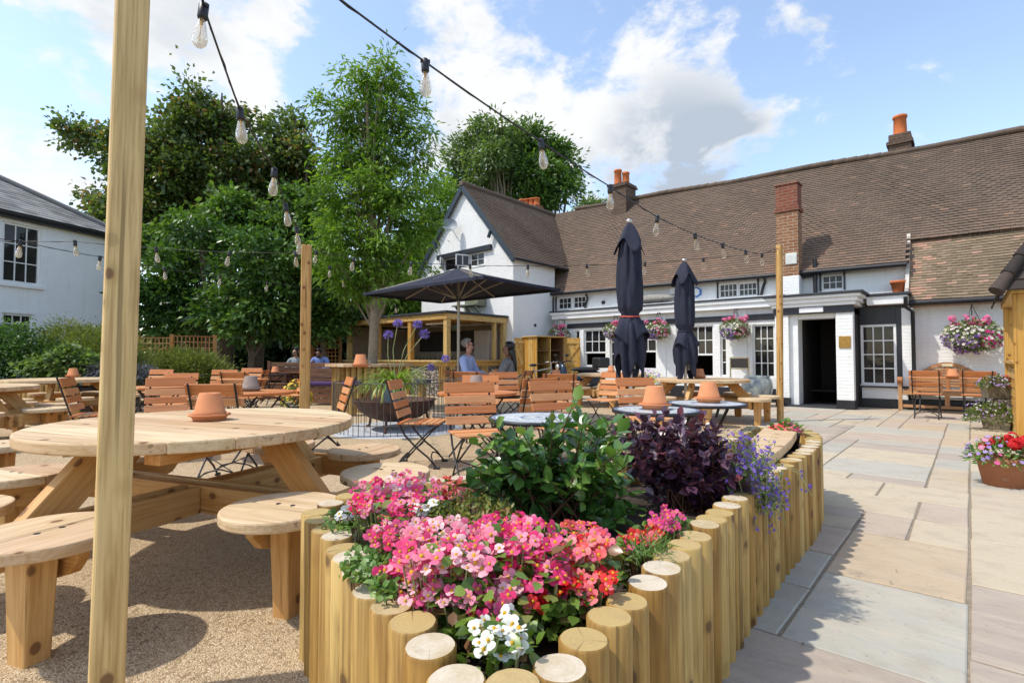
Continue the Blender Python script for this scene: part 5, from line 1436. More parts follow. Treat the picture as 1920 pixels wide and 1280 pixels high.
# ------------------------------------------------------------------ pavilion at the right edge
pv = thing('timber_pavilion', 'yellow boarded timber pavilion with dark tiled roof at the right edge', 'pavilion', (6.42, 6.75, .004), TH)
mb = MB(); mb.span(0, .16, 0, .16, 0, 1.928); mb.build('corner_post', W_SHED, pv, .012)
mb = MB(); mb.span(0.0, .14, 2.6, 2.74, 0, 1.92); mb.build('back_post', W_SHED, pv, .012)
mb = MB()
for k in range(7): mb.bar((.05, .165, .07+k*.135), (.05, 2.595, .07+k*.135), .03, .145, up=(.10, 0, 1))
mb.build('boarding', W_SHED, pv, .003)
mb = MB(); mb.span(-.02, .15, .162, 2.598, 1.02, 1.07); mb.span(.17, 2.5, .02, .12, 1.02, 1.07); mb.build('rail', W_SHED, pv, .006)
mb = MB(); mb.span(-.02, .14, -.04, 2.9, 1.93, 2.05); mb.span(.145, 3.0, -.02, .14, 1.93, 2.05); mb.build('eaves_beam', W_SHED, pv, .008)
mb = MB(); mb.bar((.08, .16, 1.63), (.08, .55, 1.92), .07, .07); mb.bar((.16, .08, 1.63), (.55, .08, 1.92), .07, .07); mb.build('brace', W_SHED, pv, .006)
mb = MB(); mb.span(-.02, .02, .1, .4, 2.06, 2.3); mb.build('bracket_panel', M_MEMB, pv)
mb = MB(); tiled(mb, (-.12, -.16, 1.96), (-.12, 3.2, 1.96), (1.2, 1.1, 4.3), (1.2, 1.6, 4.3), gauge=.16, tw=.22, wav=0, seed=31)
tiled(mb, (3.4, -.16, 1.96), (-.12, -.16, 1.96), (2.0, 1.1, 4.3), (1.2, 1.1, 4.3), gauge=.16, tw=.22, wav=0, seed=32)
mb.build('roof', M_DKTILE, pv)
mb = MB()
for k in range(11):
    a = Vector((-.16, -.2, 1.95)).lerp(Vector((1.2, 1.1, 4.35)), k/11); b = Vector((-.16, -.2, 1.95)).lerp(Vector((1.2, 1.1, 4.35)), (k+1.12)/11)
    mb.tube([a, b], [.085, .065], 10)
mb.build('hip_tiles', M_DKTILE, pv)

# ------------------------------------------------------------------ the log edged flower bed in front
ZL = .535
ctrl_px = [(960, 1284), (1048, 1241), (1097, 1194), (1140, 1154), (1178, 1122), (1207, 1093), (1240, 1065), (1261, 1043), (1281, 1021), (1303, 1002), (1318, 987), (1347, 958), (1400, 916), (1453, 879), (1480, 863), (1510, 845), (1526, 828), (1526, 816), (1512, 806)]
ctrl = [on_z(x, y, ZL) for x, y in ctrl_px]
ctrl += [Vector(p) for p in ((2.22, 4.5, ZL), (2.0, 4.42, ZL), (1.72, 4.0, ZL), (1.35, 3.5, ZL), (.95, 3.05, ZL), (.5, 2.75, ZL), (.05, 2.6, ZL), (-.38, 2.46, ZL), (-.66, 2.25, ZL))]
ctrl += [on_z(x, y, ZL) for x, y in [(592, 955), (597, 965), (609, 981), (621, 996), (641, 1016), (652, 1036), (667, 1060), (691, 1089), (715, 1112), (755, 1145), (788, 1184), (818, 1232), (858, 1272)]]
ctrl = [Vector((c.x, c.y, 0)) for c in ctrl]
poly_len = [0]
for a, b in zip(ctrl, ctrl[1:]+ctrl[:1]): poly_len.append(poly_len[-1]+(b-a).length)
TOT = poly_len[-1]; NLOG = int(TOT/.1085)
def along(s):
    for i in range(len(ctrl)):
        if poly_len[i+1] >= s:
            f = (s-poly_len[i])/max(1e-6, poly_len[i+1]-poly_len[i]); return ctrl[i].lerp(ctrl[(i+1) % len(ctrl)], f)
    return ctrl[0].copy()
bed = thing('flower_bed', 'long curved flower bed edged with upright round logs in the foreground', 'planter', (.6, 2.2, 0))
bo = Vector((.6, 2.2, 0))
R4 = random.Random(21); centers = []
for k in range(NLOG):
    c = along(TOT*k/NLOG); centers.append(c)
    r = .0525+R4.uniform(-.0025, .002); h = ZL+R4.uniform(-.007, .007); tx, ty = R4.uniform(-.005, .005), R4.uniform(-.005, .005)
    mb = MB(); seg = 28
    wob = [1+R4.uniform(-.012, .012)+.015*math.sin(2*(2*PI*i/seg)+k) for i in range(seg)]
    vs, gg = [], []
    for (z, rr) in ((-.01, r), (h*.5, r*.995), (h-.004, r), (h, r-.004)):
        for i in range(seg):
            a = 2*PI*i/seg; f = z/h; vs.append((rr*wob[i]*math.cos(a)+tx*f, rr*wob[i]*math.sin(a)+ty*f, z)); gg.append(Vector((z, math.cos(a)*r*1.0, math.sin(a)*r)))
    fs = [(j*seg+i, j*seg+(i+1) % seg, (j+1)*seg+(i+1) % seg, (j+1)*seg+i) for j in range(3) for i in range(seg)]
    rv_ = R4.random()
    mb.add(vs, fs, 0, gg, rv_, True)
    tilt = (R4.uniform(-.004, .004), R4.uniform(-.004, .004))
    mb.add([(v[0], v[1], v[2]) for v in vs[-seg:]], [tuple(range(seg))], 1, None, R4.random())
    mb.build('log', [W_LOG, M_END], bed, 0, c-bo)
M_SOIL = bpy.data.materials['dark_soil']
cxy = [(c.x, c.y) for c in centers]
nin = len(cxy); mx, my = .6, 2.2
NG = 60; vs, fs = [], []
# soil: ring mesh sinking a little and rough
mb = MB()
mb.prism([((x-bo.x), (y-bo.y)) for x, y in cxy], .30, .435, None, 0, .5); mb.build('soil', M_SOIL, bed)

# --- flowers
def rot_from(N_, T_):
    N_ = unit(N_); T_ = unit(T_ - N_*np.sum(N_*T_, 1, keepdims=True)); B_ = np.cross(N_, T_)
    return np.stack([T_, B_, N_], 2)
def petal(dirx, L, W, lift):
    rows = [(0.06, .15), (.35, .78), (.70, 1.0), (.93, .62), (1.0, .2)]; out = []
    for f, w in rows:
        for s in (-1, 0, 1): out.append((L*f, s*W*.5*w, lift*f**1.4 - .06*L*abs(s)*f + (.03*L if s == 0 else 0)))
    c, s_ = math.cos(dirx), math.sin(dirx)
    return [(x*c-y*s_, x*s_+y*c, z) for x, y, z in out]
def bloom_template(kind):
    V, F_, cm = [], [], []
    def addp(p):
        b = len(V); V.extend(p); cm.extend([0]*len(p))
        for j in range(4):
            for i in range(2): F_.append((b+j*3+i, b+j*3+i+1, b+(j+1)*3+i+1, b+(j+1)*3+i))
    if kind == 'begonia':
        addp(petal(PI/2, .56, .62, .10)); addp(petal(-PI/2, .56, .64, .06)); addp(petal(0, .42, .34, .16)); addp(petal(PI, .42, .34, .16))
        b = len(V); r = .10
        V.extend([(-r, -r, .02), (r, -r, .02), (r, r, .02), (-r, r, .02), (-r*.6, -r*.6, .17), (r*.6, -r*.6, .17), (r*.6, r*.6, .17), (-r*.6, r*.6, .17)])
        F_.extend([(b+4, b+5, b+6, b+7), (b, b+1, b+5, b+4), (b+1, b+2, b+6, b+5), (b+2, b+3, b+7, b+6), (b+3, b, b+4, b+7)]); cm.extend([1]*8)
    elif kind == 'five':
        for k in range(5): addp(petal(2*PI*k/5+.3, .5, .42, .1))
    else:      # lobelia
        for d, l, w in ((PI/2+.5, .32, .14), (PI/2-.5, .32, .14), (-PI/2, .55, .34), (-PI/2+.9, .5, .28), (-PI/2-.9, .5, .28)): addp(petal(d, l, w, .08))
    return np.array(V), np.array(F_), np.array(cm)
TPL = {k: bloom_template(k) for k in ('begonia', 'five', 'lobelia')}
def blooms(name, kind, C, N_, size, cols, mat, parent, center=(.75, .45, .02)):
    V, F_, cm = TPL[kind]; n = len(C); k = len(V)
    Rm = rot_from(N_, rand_dir(n)); P = np.einsum('nij,kj->nki', Rm, V)*np.asarray(size)[:, None, None] + C[:, None, :]
    col = np.repeat(np.asarray(cols)[:, None, :], k, 1).copy()
    col[:, cm == 1] = center
    # petals a little paler at the tips, so that each bloom has some modelling of its own
    rr = np.clip(np.linalg.norm(V, axis=1)/.56, 0, 1)[None, :, None]
    col = np.where((cm == 0)[None, :, None], col*(.90+.16*rr), col)
    Fs = (F_[None]+(np.arange(n)*k)[:, None, None]).reshape(-1, 4)
    return np_mesh(name, P.reshape(-1, 3), Fs, mat, parent, None, np.clip(col.reshape(-1, 3), 0, 1), smooth=True)
P_BEG = petalmat('begonia_petal', .42, .32)
L_BEG = leafmat('begonia_leaf', [(0, (.06, .11, .015)), (.45, (.13, .22, .03)), (.8, (.22, .31, .06)), (1, (.20, .09, .04))], .3, .25, .5)
PAL = {'hot': [(.78, .05, .20), (.82, .10, .28), (.76, .03, .15), (.86, .30, .40)], 'pale': [(.85, .26, .36), (.88, .42, .48), (.88, .58, .60), (.84, .18, .32), (.80, .08, .22)], 'mix': [(.82, .12, .28), (.86, .30, .40), (.78, .05, .18), (.88, .50, .54)],
       'coral': [(.78, .10, .10), (.84, .22, .22), (.82, .14, .26), (.70, .03, .04), (.86, .34, .34)], 'red': [(.66, .015, .025), (.74, .04, .04), (.82, .18, .20)], 'white': [(.86, .86, .80), (.84, .85, .74)], 'maroon': [(.60, .04, .17), (.74, .10, .28)]}
CAMP = np.array([0, 0, CAM_H])
def inside(P, m=.04):
    ok = np.zeros(len(P), bool); px_, py_ = np.array(cxy).T; qx, qy = np.roll(px_, -1), np.roll(py_, -1)
    gx, gy = px_.mean(), py_.mean()
    for i, (x, y) in enumerate(P[:, :2]):
        cr_ = ((py_ > y) != (qy > y)) & (x < (qx-px_)*(y-py_)/(qy-py_+1e-12)+px_)
        ok[i] = (cr_.sum() % 2 == 1) and np.min(np.hypot(px_-x, py_-y)) > m
    return ok
def begonia(label, patch, z0, z1, pal, n, size=.042, nleaf=60):
    nleaf = int(nleaf*1.35)
    """patch: (px, py, rx, ry) seen outline; z0..z1 height range of the mound"""
    px, py, rx, ry = patch
    pts = []
    for _ in range(n):
        a = random.uniform(0, 2*PI); q = math.sqrt(random.random())
        x, y = px+rx*q*math.cos(a), py+ry*q*math.sin(a)
        f = (py+ry-y)/(2*ry)
        z = z0+(z1-z0)*(1-abs(2*f-1.1)**2*.55)+random.uniform(-.018, .018)
        pts.append(tuple(on_z(x, y, max(.47, z))))
    C = np.array(pts); base = Vector((float(C[:, 0].mean()), float(C[:, 1].mean()), .434))
    t = thing('begonia', label, 'flower', base, 0, 'bedding begonias'); b_ = np.array(base)
    toc = unit(CAMP-C)
    Nn = unit(toc*.55 + np.array([0, 0, .75]) + rng.normal(size=C.shape)*.42)
    pc = np.array(PAL[pal])[rng.integers(0, len(PAL[pal]), n)]*(.9+.2*rng.random((n, 1)))
    blooms('blossoms', 'begonia', C-b_, Nn, size*(.75+.5*rng.random(n)), pc, P_BEG, t)
    # leaves fill the mound below the blossoms
    idx = rng.integers(0, n, nleaf); Cl = C[idx] + rng.normal(size=(nleaf, 3))*np.array([.03, .03, .012]) - np.array([0, 0, .028])
    Cl[:, 2] = np.maximum(.445, Cl[:, 2]-.045*rng.random(nleaf)**2+.012)
    Cl = Cl[inside(Cl, .075)]; nleaf = max(1, len(Cl))
    if not len(Cl): Cl = C[:1]
    T = rand_dir(nleaf); T[:, 2] *= .4
    V, Fc, kk = leaf_arrays(Cl-b_, T, unit(np.array([0, 0, 1])+rng.normal(size=(nleaf, 3))*.4), .034*(.7+.6*rng.random(nleaf)), .031*(.7+.6*rng.random(nleaf)), 1, .3)
    np_mesh('leaves', V, Fc, L_BEG, t, np.repeat(rng.random(nleaf), kk))
    mb = MB()
    for i in range(0, n, 3): c = Vector(C[i])-base; mb.tube([(c.x*.6, c.y*.6, 0), c], [.004, .002], 4, cap=False)
    mb.build('stems', bpy.data.materials['stem_green'], t)
    return t
begonia('hot pink begonia at the back left corner of the bed beside the round stool', (722, 935, 72, 48), .53, .63, 'hot', 115, 0.031, 90)
begonia('pale pink begonia behind the hot pink one nearest the farther stool', (772, 915, 62, 32), .54, .63, 'pale', 70, 0.031, 50)
begonia('coral begonia at the far left of the green shrub', (850, 915, 40, 22), .52, .60, 'coral', 30, 0.031, 40)
begonia('small white begonia on the left rim below the hot pink one', (662, 962, 26, 20), .52, .57, 'white', 17, 0.033, 30)
begonia('white begonia between the two pink mounds in the middle of the bed', (795, 948, 26, 16), .54, .60, 'white', 15, 0.037, 24)
begonia('rose begonia in the hollow behind the trailing green herb', (748, 1000, 62, 36), .53, .60, 'mix', 75, 0.032, 70)
begonia('large pale pink begonia mound in the centre front of the bed', (838, 1030, 100, 62), .53, .64, 'pale', 175, 0.034, 150)
begonia('deep pink begonia mound right of the pale one in the centre', (965, 1010, 82, 48), .53, .64, 'hot', 115, 0.033, 110)
begonia('mixed pink begonia hanging low at the front of the mound', (880, 1095, 92, 50), .50, .57, 'mix', 120, 0.032, 150)
begonia('magenta begonia low between the pale mound and the red one', (1010, 1065, 55, 45), .51, .59, 'hot', 40, 0.035, 80)
begonia('coral red begonia mound on the right side of the bed', (1085, 1020, 58, 42), .53, .61, 'coral', 87, 0.031, 90)
begonia('bright red begonia at the right rim in front of the coral one', (1105, 1078, 50, 42), .50, .57, 'red', 70, 0.030, 90)
begonia('small scarlet begonia beneath the deep pink mound', (1010, 1115, 45, 35), .49, .54, 'red', 20, 0.031, 90)
begonia('pink begonia at the left rim just above the front white one', (800, 1112, 50, 34), .49, .55, 'mix', 46, .034, 90)
begonia('rosy begonia low at the left rim beside the trailing herb', (755, 1070, 42, 34), .50, .56, 'hot', 40, .034, 80)
begonia('salmon begonia low at the right rim under the bright red one', (1075, 1118, 42, 26), .485, .53, 'coral', 26, .033, 60)
begonia('white begonia at the very front of the bed', (938, 1185, 50, 50), .49, .57, 'white', 30, 0.031, 110)
begonia('deep pink begonia just left of the front white one', (915, 1150, 38, 26), .49, .54, 'hot', 18, 0.035, 40)
begonia('red begonia tucked under the green shrub at the right logs', (1205, 1005, 38, 24), .49, .55, 'red', 27, 0.033, 40)
begonia('maroon pink begonia between the green and the purple shrub', (1250, 972, 30, 26), .50, .57, 'maroon', 30, 0.031, 40)
begonia('dusky pink begonia at the right rim left of the red one under the shrub', (1165, 1025, 20, 16), .50, .54, 'maroon', 12, 0.030, 24)

def bushy(name, label, tips_px, Y0, Y1, base, per, L, W, lm, stem_m, ntips, cat='shrub', spread=.12, start=.35, detail=1, stem_r=.006, curl=.3, droop=0.0, seedpts=None):
    base = Vector(base); t = thing(name, label, cat, base)
    w = np.array([a[2]*a[3] for a in tips_px], float); w /= w.sum()
    C, T, N_, mbs = [], [], [], MB()
    ends = []
    for i in rng.choice(len(tips_px), ntips, p=w):
        px, py, rx, ry = tips_px[i]; a = random.uniform(0, 2*PI); q = random.random()**.5
        tip = at_y(px+rx*q*math.cos(a), py+ry*q*math.sin(a), random.uniform(Y0, Y1)) - base
        if tip.z < .02: tip.z = random.uniform(.02, .1)
        b = Vector((random.uniform(-1, 1)*spread, random.uniform(-1, 1)*spread, 0))
        mid = b.lerp(tip, .5) + Vector((random.uniform(-.04, .04), random.uniform(-.04, .04), .25*tip.z*(0.6)))
        pts = [b.lerp(mid, f).lerp(mid.lerp(tip, f), f) for f in [j/7 for j in range(8)]]
        mbs.tube(pts, [stem_r*(1-.75*j/7) for j in range(8)], 5, cap=False)
        ends.append(pts)
        for j in range(per):
            f = start + (1-start)*(j+.5)/per
            k = min(6, int(f*7)); p = pts[k].lerp(pts[k+1], f*7-k); d = (pts[k+1]-pts[k]).normalized()
            side = Vector(rng.normal(size=3)); side = (side - d*side.dot(d)).normalized()
            tdir = (d*.55 + side*.9 + Vector((0, 0, .15-droop))).normalized() if f < .96 else d
            C.append(tuple(p)); T.append(tuple(tdir)); N_.append(tuple(Vector((0, 0, .9))+d*.3+Vector(rng.normal(size=3))*.4))
    n = len(C); C, T, N_ = np.array(C), np.array(T), np.array(N_)
    sz = .65+.6*rng.random(n)
    V, Fc, kk = leaf_arrays(C, T, N_, L*sz, W*sz, detail, curl)
    rv = np.clip(rng.random(n)*.75+.25*np.tile(np.linspace(0, 1, per), n//per), 0, 1)
    np_mesh('leaves', V, Fc, lm, t, np.repeat(rv, kk))
    mbs.build('stems', stem_m, t)
    return t, ends
L_PHOT = leafmat('photinia_leaf', [(0, (.03, .085, .02)), (.45, (.065, .155, .03)), (.75, (.13, .25, .045)), (.93, (.22, .34, .07)), (1, (.26, .18, .05))], .26, .22, .75)
L_PURP = leafmat('purple_leaf', [(0, (.035, .022, .045)), (.5, (.085, .038, .072)), (.8, (.14, .05, .08)), (1, (.24, .06, .07))], .28, .15, .9)
M_REDST = plain('red_brown_stem', (.12, .05, .025), .7, 0, .3)
bushy('green_shrub', 'large glossy green shrub rising from the middle of the flower bed', [(1098, 762, 22, 34), (1060, 800, 50, 30), (960, 810, 50, 34), (930, 860, 55, 45), (1010, 840, 70, 45), (1085, 850, 75, 55), (1000, 920, 120, 60), (1130, 905, 55, 70), (915, 905, 40, 35), (1080, 975, 90, 30), (1175, 950, 30, 50), (1140, 820, 40, 30)], 1.85, 2.4, (.20, 2.12, .434), 20, .060, .038, L_PHOT, M_REDST, 104, stem_r=.007)
bushy('purple_shrub', 'dark purple leaved shrub beside the lobelia in the flower bed', [(1265, 840, 85, 45), (1235, 795, 66, 26), (1330, 870, 66, 55), (1285, 915, 95, 42), (1185, 835, 45, 55), (1375, 890, 36, 50), (1300, 800, 50, 24)], 2.2, 2.75, (.80, 2.42, .434), 24, .047, .031, L_PURP, M_REDST, 170)
L_LOB = leafmat('lobelia_leaf', [(0, (.05, .10, .02)), (.6, (.11, .19, .04)), (1, (.19, .27, .08))], .5, .3)
lob, ends = bushy('lobelia', 'violet blue lobelia spilling over the logs right of the purple shrub', [(1400, 845, 48, 42), (1375, 815, 34, 18), (1440, 885, 34, 40), (1395, 905, 45, 45), (1455, 940, 26, 45), (1425, 835, 40, 25)], 2.15, 2.55, (1.05, 2.38, .434), 9, .030, .006, L_LOB, bpy.data.materials['stem_green'], 150, cat='flower', spread=.10, start=.2, stem_r=.0022, droop=.1)
P_LOB = petalmat('lobelia_petal', .5, .35)
C = []
for pts in ends:
    for _ in range(4):
        f = random.uniform(.62, 1.0)*7; k = min(6, int(f)); C.append(tuple(pts[k].lerp(pts[k+1], f-k)+Vector(rng.normal(size=3))*.012))
C = np.array(C); n = len(C)
cl = np.array([(.20, .11, .55), (.28, .17, .62), (.15, .08, .45)])[rng.integers(0, 3, n)]
blooms('blossoms', 'lobelia', C, unit(np.array([0, -.7, .5])+rng.normal(size=(n, 3))*.5), np.full(n, .019), cl, P_LOB, lob)
# trailing shoots over the log faces
mb = MB(); C = []
for k in range(16):
    px = random.uniform(1385, 1500); p0 = on_z(px-28, 905-(px-1385)*.35, ZL+.03); p1 = p0+Vector((.07, -.06, -.04)); p2 = p1+Vector((random.uniform(-.03, .05), random.uniform(-.05, .0), -random.uniform(.06, .26)))
    base = Vector(lob.location); mb.tube([p0-base, p1-base, p1.lerp(p2, .5)-base, p2-base], .0014, 4)
    for j in range(4): C.append(tuple(p1.lerp(p2, random.random())-base+Vector(rng.normal(size=3))*.012))
mb.build('trailing_stems', bpy.data.materials['stem_green'], lob)
C = np.array(C); n = len(C); blooms('blossoms', 'lobelia', C, unit(np.array([.4, -.8, .3])+rng.normal(size=(n, 3))*.4), np.full(n, .020), np.array([(.16, .09, .55)]*n), P_LOB, lob)

def small_plant(name, label, patch, zc, dz, n, L, W, lm, cat='plant', up=.8, detail=0):
    px, py, rx, ry = patch; pts = []
    for _ in range(n):
        a = random.uniform(0, 2*PI); q = math.sqrt(random.random()); z = zc+random.uniform(-dz, dz)
        pts.append(tuple(on_z(px+rx*q*math.cos(a), py+ry*q*math.sin(a), z)))
    C = np.array(pts); base = Vector((float(C[:, 0].mean()), float(C[:, 1].mean()), .434)); t = thing(name, label, cat, base)
    T = unit(rand_dir(n)+np.array([0, 0, .35])); V, Fc, kk = leaf_arrays(C-np.array(base), T, unit(np.array([0, 0, up])+rng.normal(size=(n, 3))*.4), L*(.6+.7*rng.random(n)), W*(.6+.7*rng.random(n)), detail, .3)
    np_mesh('leaves', V, Fc, lm, t, np.repeat(rng.random(n), kk))
    mb = MB()
    for i in range(0, n, 12): c = Vector(C[i])-base; mb.tube([(c.x*.7, c.y*.7, 0), c], [.003, .0015], 4, cap=False)
    mb.build('stems', M_REDST, t)
    return t
L_SPIR = leafmat('spirea_leaf', [(0, (.10, .15, .02)), (.5, (.20, .24, .04)), (.8, (.30, .25, .06)), (1, (.36, .17, .08))], .5, .3)
L_HERB = leafmat('herb_leaf', [(0, (.06, .14, .03)), (.5, (.13, .25, .05)), (1, (.25, .36, .11))], .45, .3)
small_plant('spirea', 'yellow green spirea between the pink begonia mounds', (885, 958, 78, 28), .575, .035, 620, .024, .011, L_SPIR)
small_plant('spirea', 'ferny green plant under the left side of the green shrub', (960, 985, 60, 22), .54, .03, 260, .026, .010, L_HERB)
small_plant('trailing_herb', 'pale green herb trailing over the left logs', (690, 1062, 48, 36), .545, .02, 300, .024, .017, L_HERB, detail=1)
small_plant('trailing_herb', 'pale green herb at the lower end of the left logs', (725, 1100, 30, 22), .54, .02, 110, .024, .017, L_HERB, detail=1)
small_plant('trailing_herb', 'sprig of herb over the top logs beside the nearest round stool', (640, 975, 36, 22), .55, .02, 90, .022, .014, L_HERB, detail=1)
small_plant('grass_tuft', 'tuft of bright grass inside the right logs', (1215, 1030, 40, 18), .535, .03, 300, .055, .004, L_HERB, 'grass tuft', up=.1)
small_plant('weed', 'low green weeds in the soil below the purple shrub', (1250, 1000, 70, 18), .50, .03, 220, .022, .014, L_HERB)

# curved plank seat set into the far end of the bed, black pot behind it
t = thing('plank_bench', 'thick pale curved plank bench at the far end of the flower bed', 'bench', (1.75, 3.55, 0))
pl = [on_z(x, y, .585) for x, y in [(1408, 822), (1433, 801), (1464, 803), (1494, 809), (1484, 824), (1466, 840), (1449, 853), (1425, 862)]]
mb = MB(); mb.prism([(p.x-1.75, p.y-3.55) for p in pl], .53, .585); mb.build('plank', W_TOP, t, .008)
for (dx, dy) in ((-.12, -.25), (.12, .3)):
    mb = MB(); mb.tube([(dx, dy, .43), (dx, dy, .529)], .05, 12); mb.build('leg', W_LOG, t)
q = on_z(1482, 828, .45)
t = thing('black_pot', 'round black pot behind the plank seat', 'pot', (2.02, 3.9, .434))
mb = MB(); mb.lathe([(0, 0), (.07, 0), (.09, .11), (.095, .12), (.085, .12), (.075, .09), (0, .09)], 18); mb.build('pot', M_BLACK, t)
tt = thing('geranium', 'small red geranium in the black pot behind the plank seat', 'flower', (2.02, 3.9, .54))
n = 70; d = rand_dir(n); d[:, 2] = abs(d[:, 2]); C = d*np.array([.14, .14, .10])*(.6+.4*rng.random((n, 1)))
blooms('blossoms', 'five', C[:42], unit(d[:42]+np.array([0, -.5, .5])), np.full(42, .05), np.array(PAL['coral'])[rng.integers(0, 3, 42)], P_BEG, tt)
V, Fc, kk = leaf_arrays(C*.9, d, unit(d+np.array([0, 0, 1.])), np.full(n, .05), np.full(n, .04)); np_mesh('leaves', V, Fc, L_HERB, tt, np.repeat(rng.random(n), kk))

# ------------------------------------------------------------------ string lights
def bulb_parts(root, c, up=Vector((0, 0, 1)), s=1.0):
    """c: where the cable runs; the bulb hangs below"""
    down = -up
    Mx = Matrix.Translation(c) @ up.to_track_quat('Z', 'Y').to_matrix().to_4x4() @ Matrix.Scale(s, 4)
    def put(mb): mb.v = [tuple(Mx @ Vector(v)) for v in mb.v]
    mb = MB(); mb.lathe([(.0, .018), (.012, .018), (.021, .008), (.021, -.05), (.017, -.058), (0, -.058)], 14); mb.box((0, .0, .004), (.05, .018, .016)); put(mb)
    so_ = mb.build('socket', M_BLACK, root)
    mb = MB(); mb.lathe([(.013, -.058), (.015, -.07), (.021, -.092), (.029, -.125), (.032, -.15), (.029, -.172), (.018, -.187), (0, -.192)], 18); put(mb); mb.build('bulb', M_BULB, so_)
    mb = MB(); mb.tube([(.0, 0, -.06), (.006, 0, -.09), (-.008, .004, -.115), (.012, -.004, -.125), (-.012, .006, -.14), (.012, .004, -.15), (-.004, 0, -.165), (0, 0, -.10)], .0013, 4); mb.tube([(0, 0, -.056), (0, 0, -.085)], .006, 6); put(mb); mb.build('filament', M_FILA, so_)
def string(label, anchors, bulbs, sag=.02, r=.0052):
    """anchors: start and end points; bulbs: cable points between them"""
    pts = [anchors[0]] + bulbs + [anchors[1]]
    t = thing('string_lights', label, 'string lights', tuple(pts[-1]), 0, 'festoon light strings'); o = Vector(pts[-1])
    mb = MB(); pl = []
    for a, b in zip(pts[:-1], pts[1:]):
        for k in range(6):
            f = k/6; p = a.lerp(b, f); p = p - Vector((0, 0, sag*(b-a).length*4*f*(1-f)*.5)); pl.append(p-o)
    pl.append(pts[-1]-o); mb.tube(pl, r, 6)
    tw = [p + Vector((.006*math.cos(i*2.2), .004, .006*math.sin(i*2.2))) for i, p in enumerate(pl)]; mb.tube(tw, r*.55, 5)
    mb.build('cable', M_BLACK, t)
    for b in bulbs: bulb_parts(t, b-o, Vector((random.uniform(-.16, .16), random.uniform(-.1, .1), 1)).normalized())
    return t
def CP(lst): return [at_y(x, y, Y)+Vector((0, 0, .125)) for x, y, Y in lst]
p2top = Vector((q2.x, 7.2, q2.z)); p3top = Vector((q3t.x, q3.y, q3t.z-.04)); p4top = Vector((q4.x, 14.2, q4.z-.03))
string('string of bulbs running from overhead left down to the top of the slim orange post', (at_y(350, -190, 1.75), p2top+Vector((0, 0, .0))),
       CP([(381, 66, 2.3), (449, 247, 2.95), (514, 351, 3.75), (535, 411, 4.6), (556, 449, 5.6), (561, 467, 6.4)]), .012)
string('string of bulbs crossing the sky down to the round yellow post by the pub door', (at_y(560, -60, 2.1), p3top),
       CP([(797, 160, 2.75), (1014, 300, 3.5), (1144, 378, 4.3), (1233, 430, 5.25), (1303, 459, 6.2), (1355, 475, 7.1), (1398, 486, 8.0), (1429, 490, 8.7)]), .012)
string('upper string of bulbs coming in from the white house to the slim orange post', (at_y(-60, 450, 6.6), p2top+Vector((-.03, 0, -.06))),
       CP([(140, 471, 6.7), (292, 483, 6.9), (430, 490, 7.05), (554, 491, 7.15)]), .012, .004)
string('long level string of bulbs between the slim orange post and the round yellow post', (p2top+Vector((.03, 0, -.06)), p3top+Vector((0, 0, -.06))),
       CP([(663, 500, 7.5), (771, 508, 7.8), (881, 512, 8.1), (990, 513, 8.35), (1100, 511, 8.6), (1210, 507, 8.8), (1319, 498, 9.0)]), .015, .004)
string('lower string of bulbs from the white house to the short far post at the bar', (at_y(-60, 440, 5.6), p4top),
       CP([(38, 473, 6.0), (187, 498, 7.4), (308, 517, 8.8), (413, 529, 10.0), (501, 540, 11.2), (643, 556, 13.2)]), .012, .0045)
string('short string of bulbs from the slim orange post down to the bar hut roof', (p2top+Vector((.03, .02, -.03)), rn(-9.0, 0) * 0 + at_y(776, 600, 15.15)),
       CP([(593, 486, 8.0), (618, 513, 9.4), (642, 533, 10.8), (741, 582, 13.8)]), .012, .004)

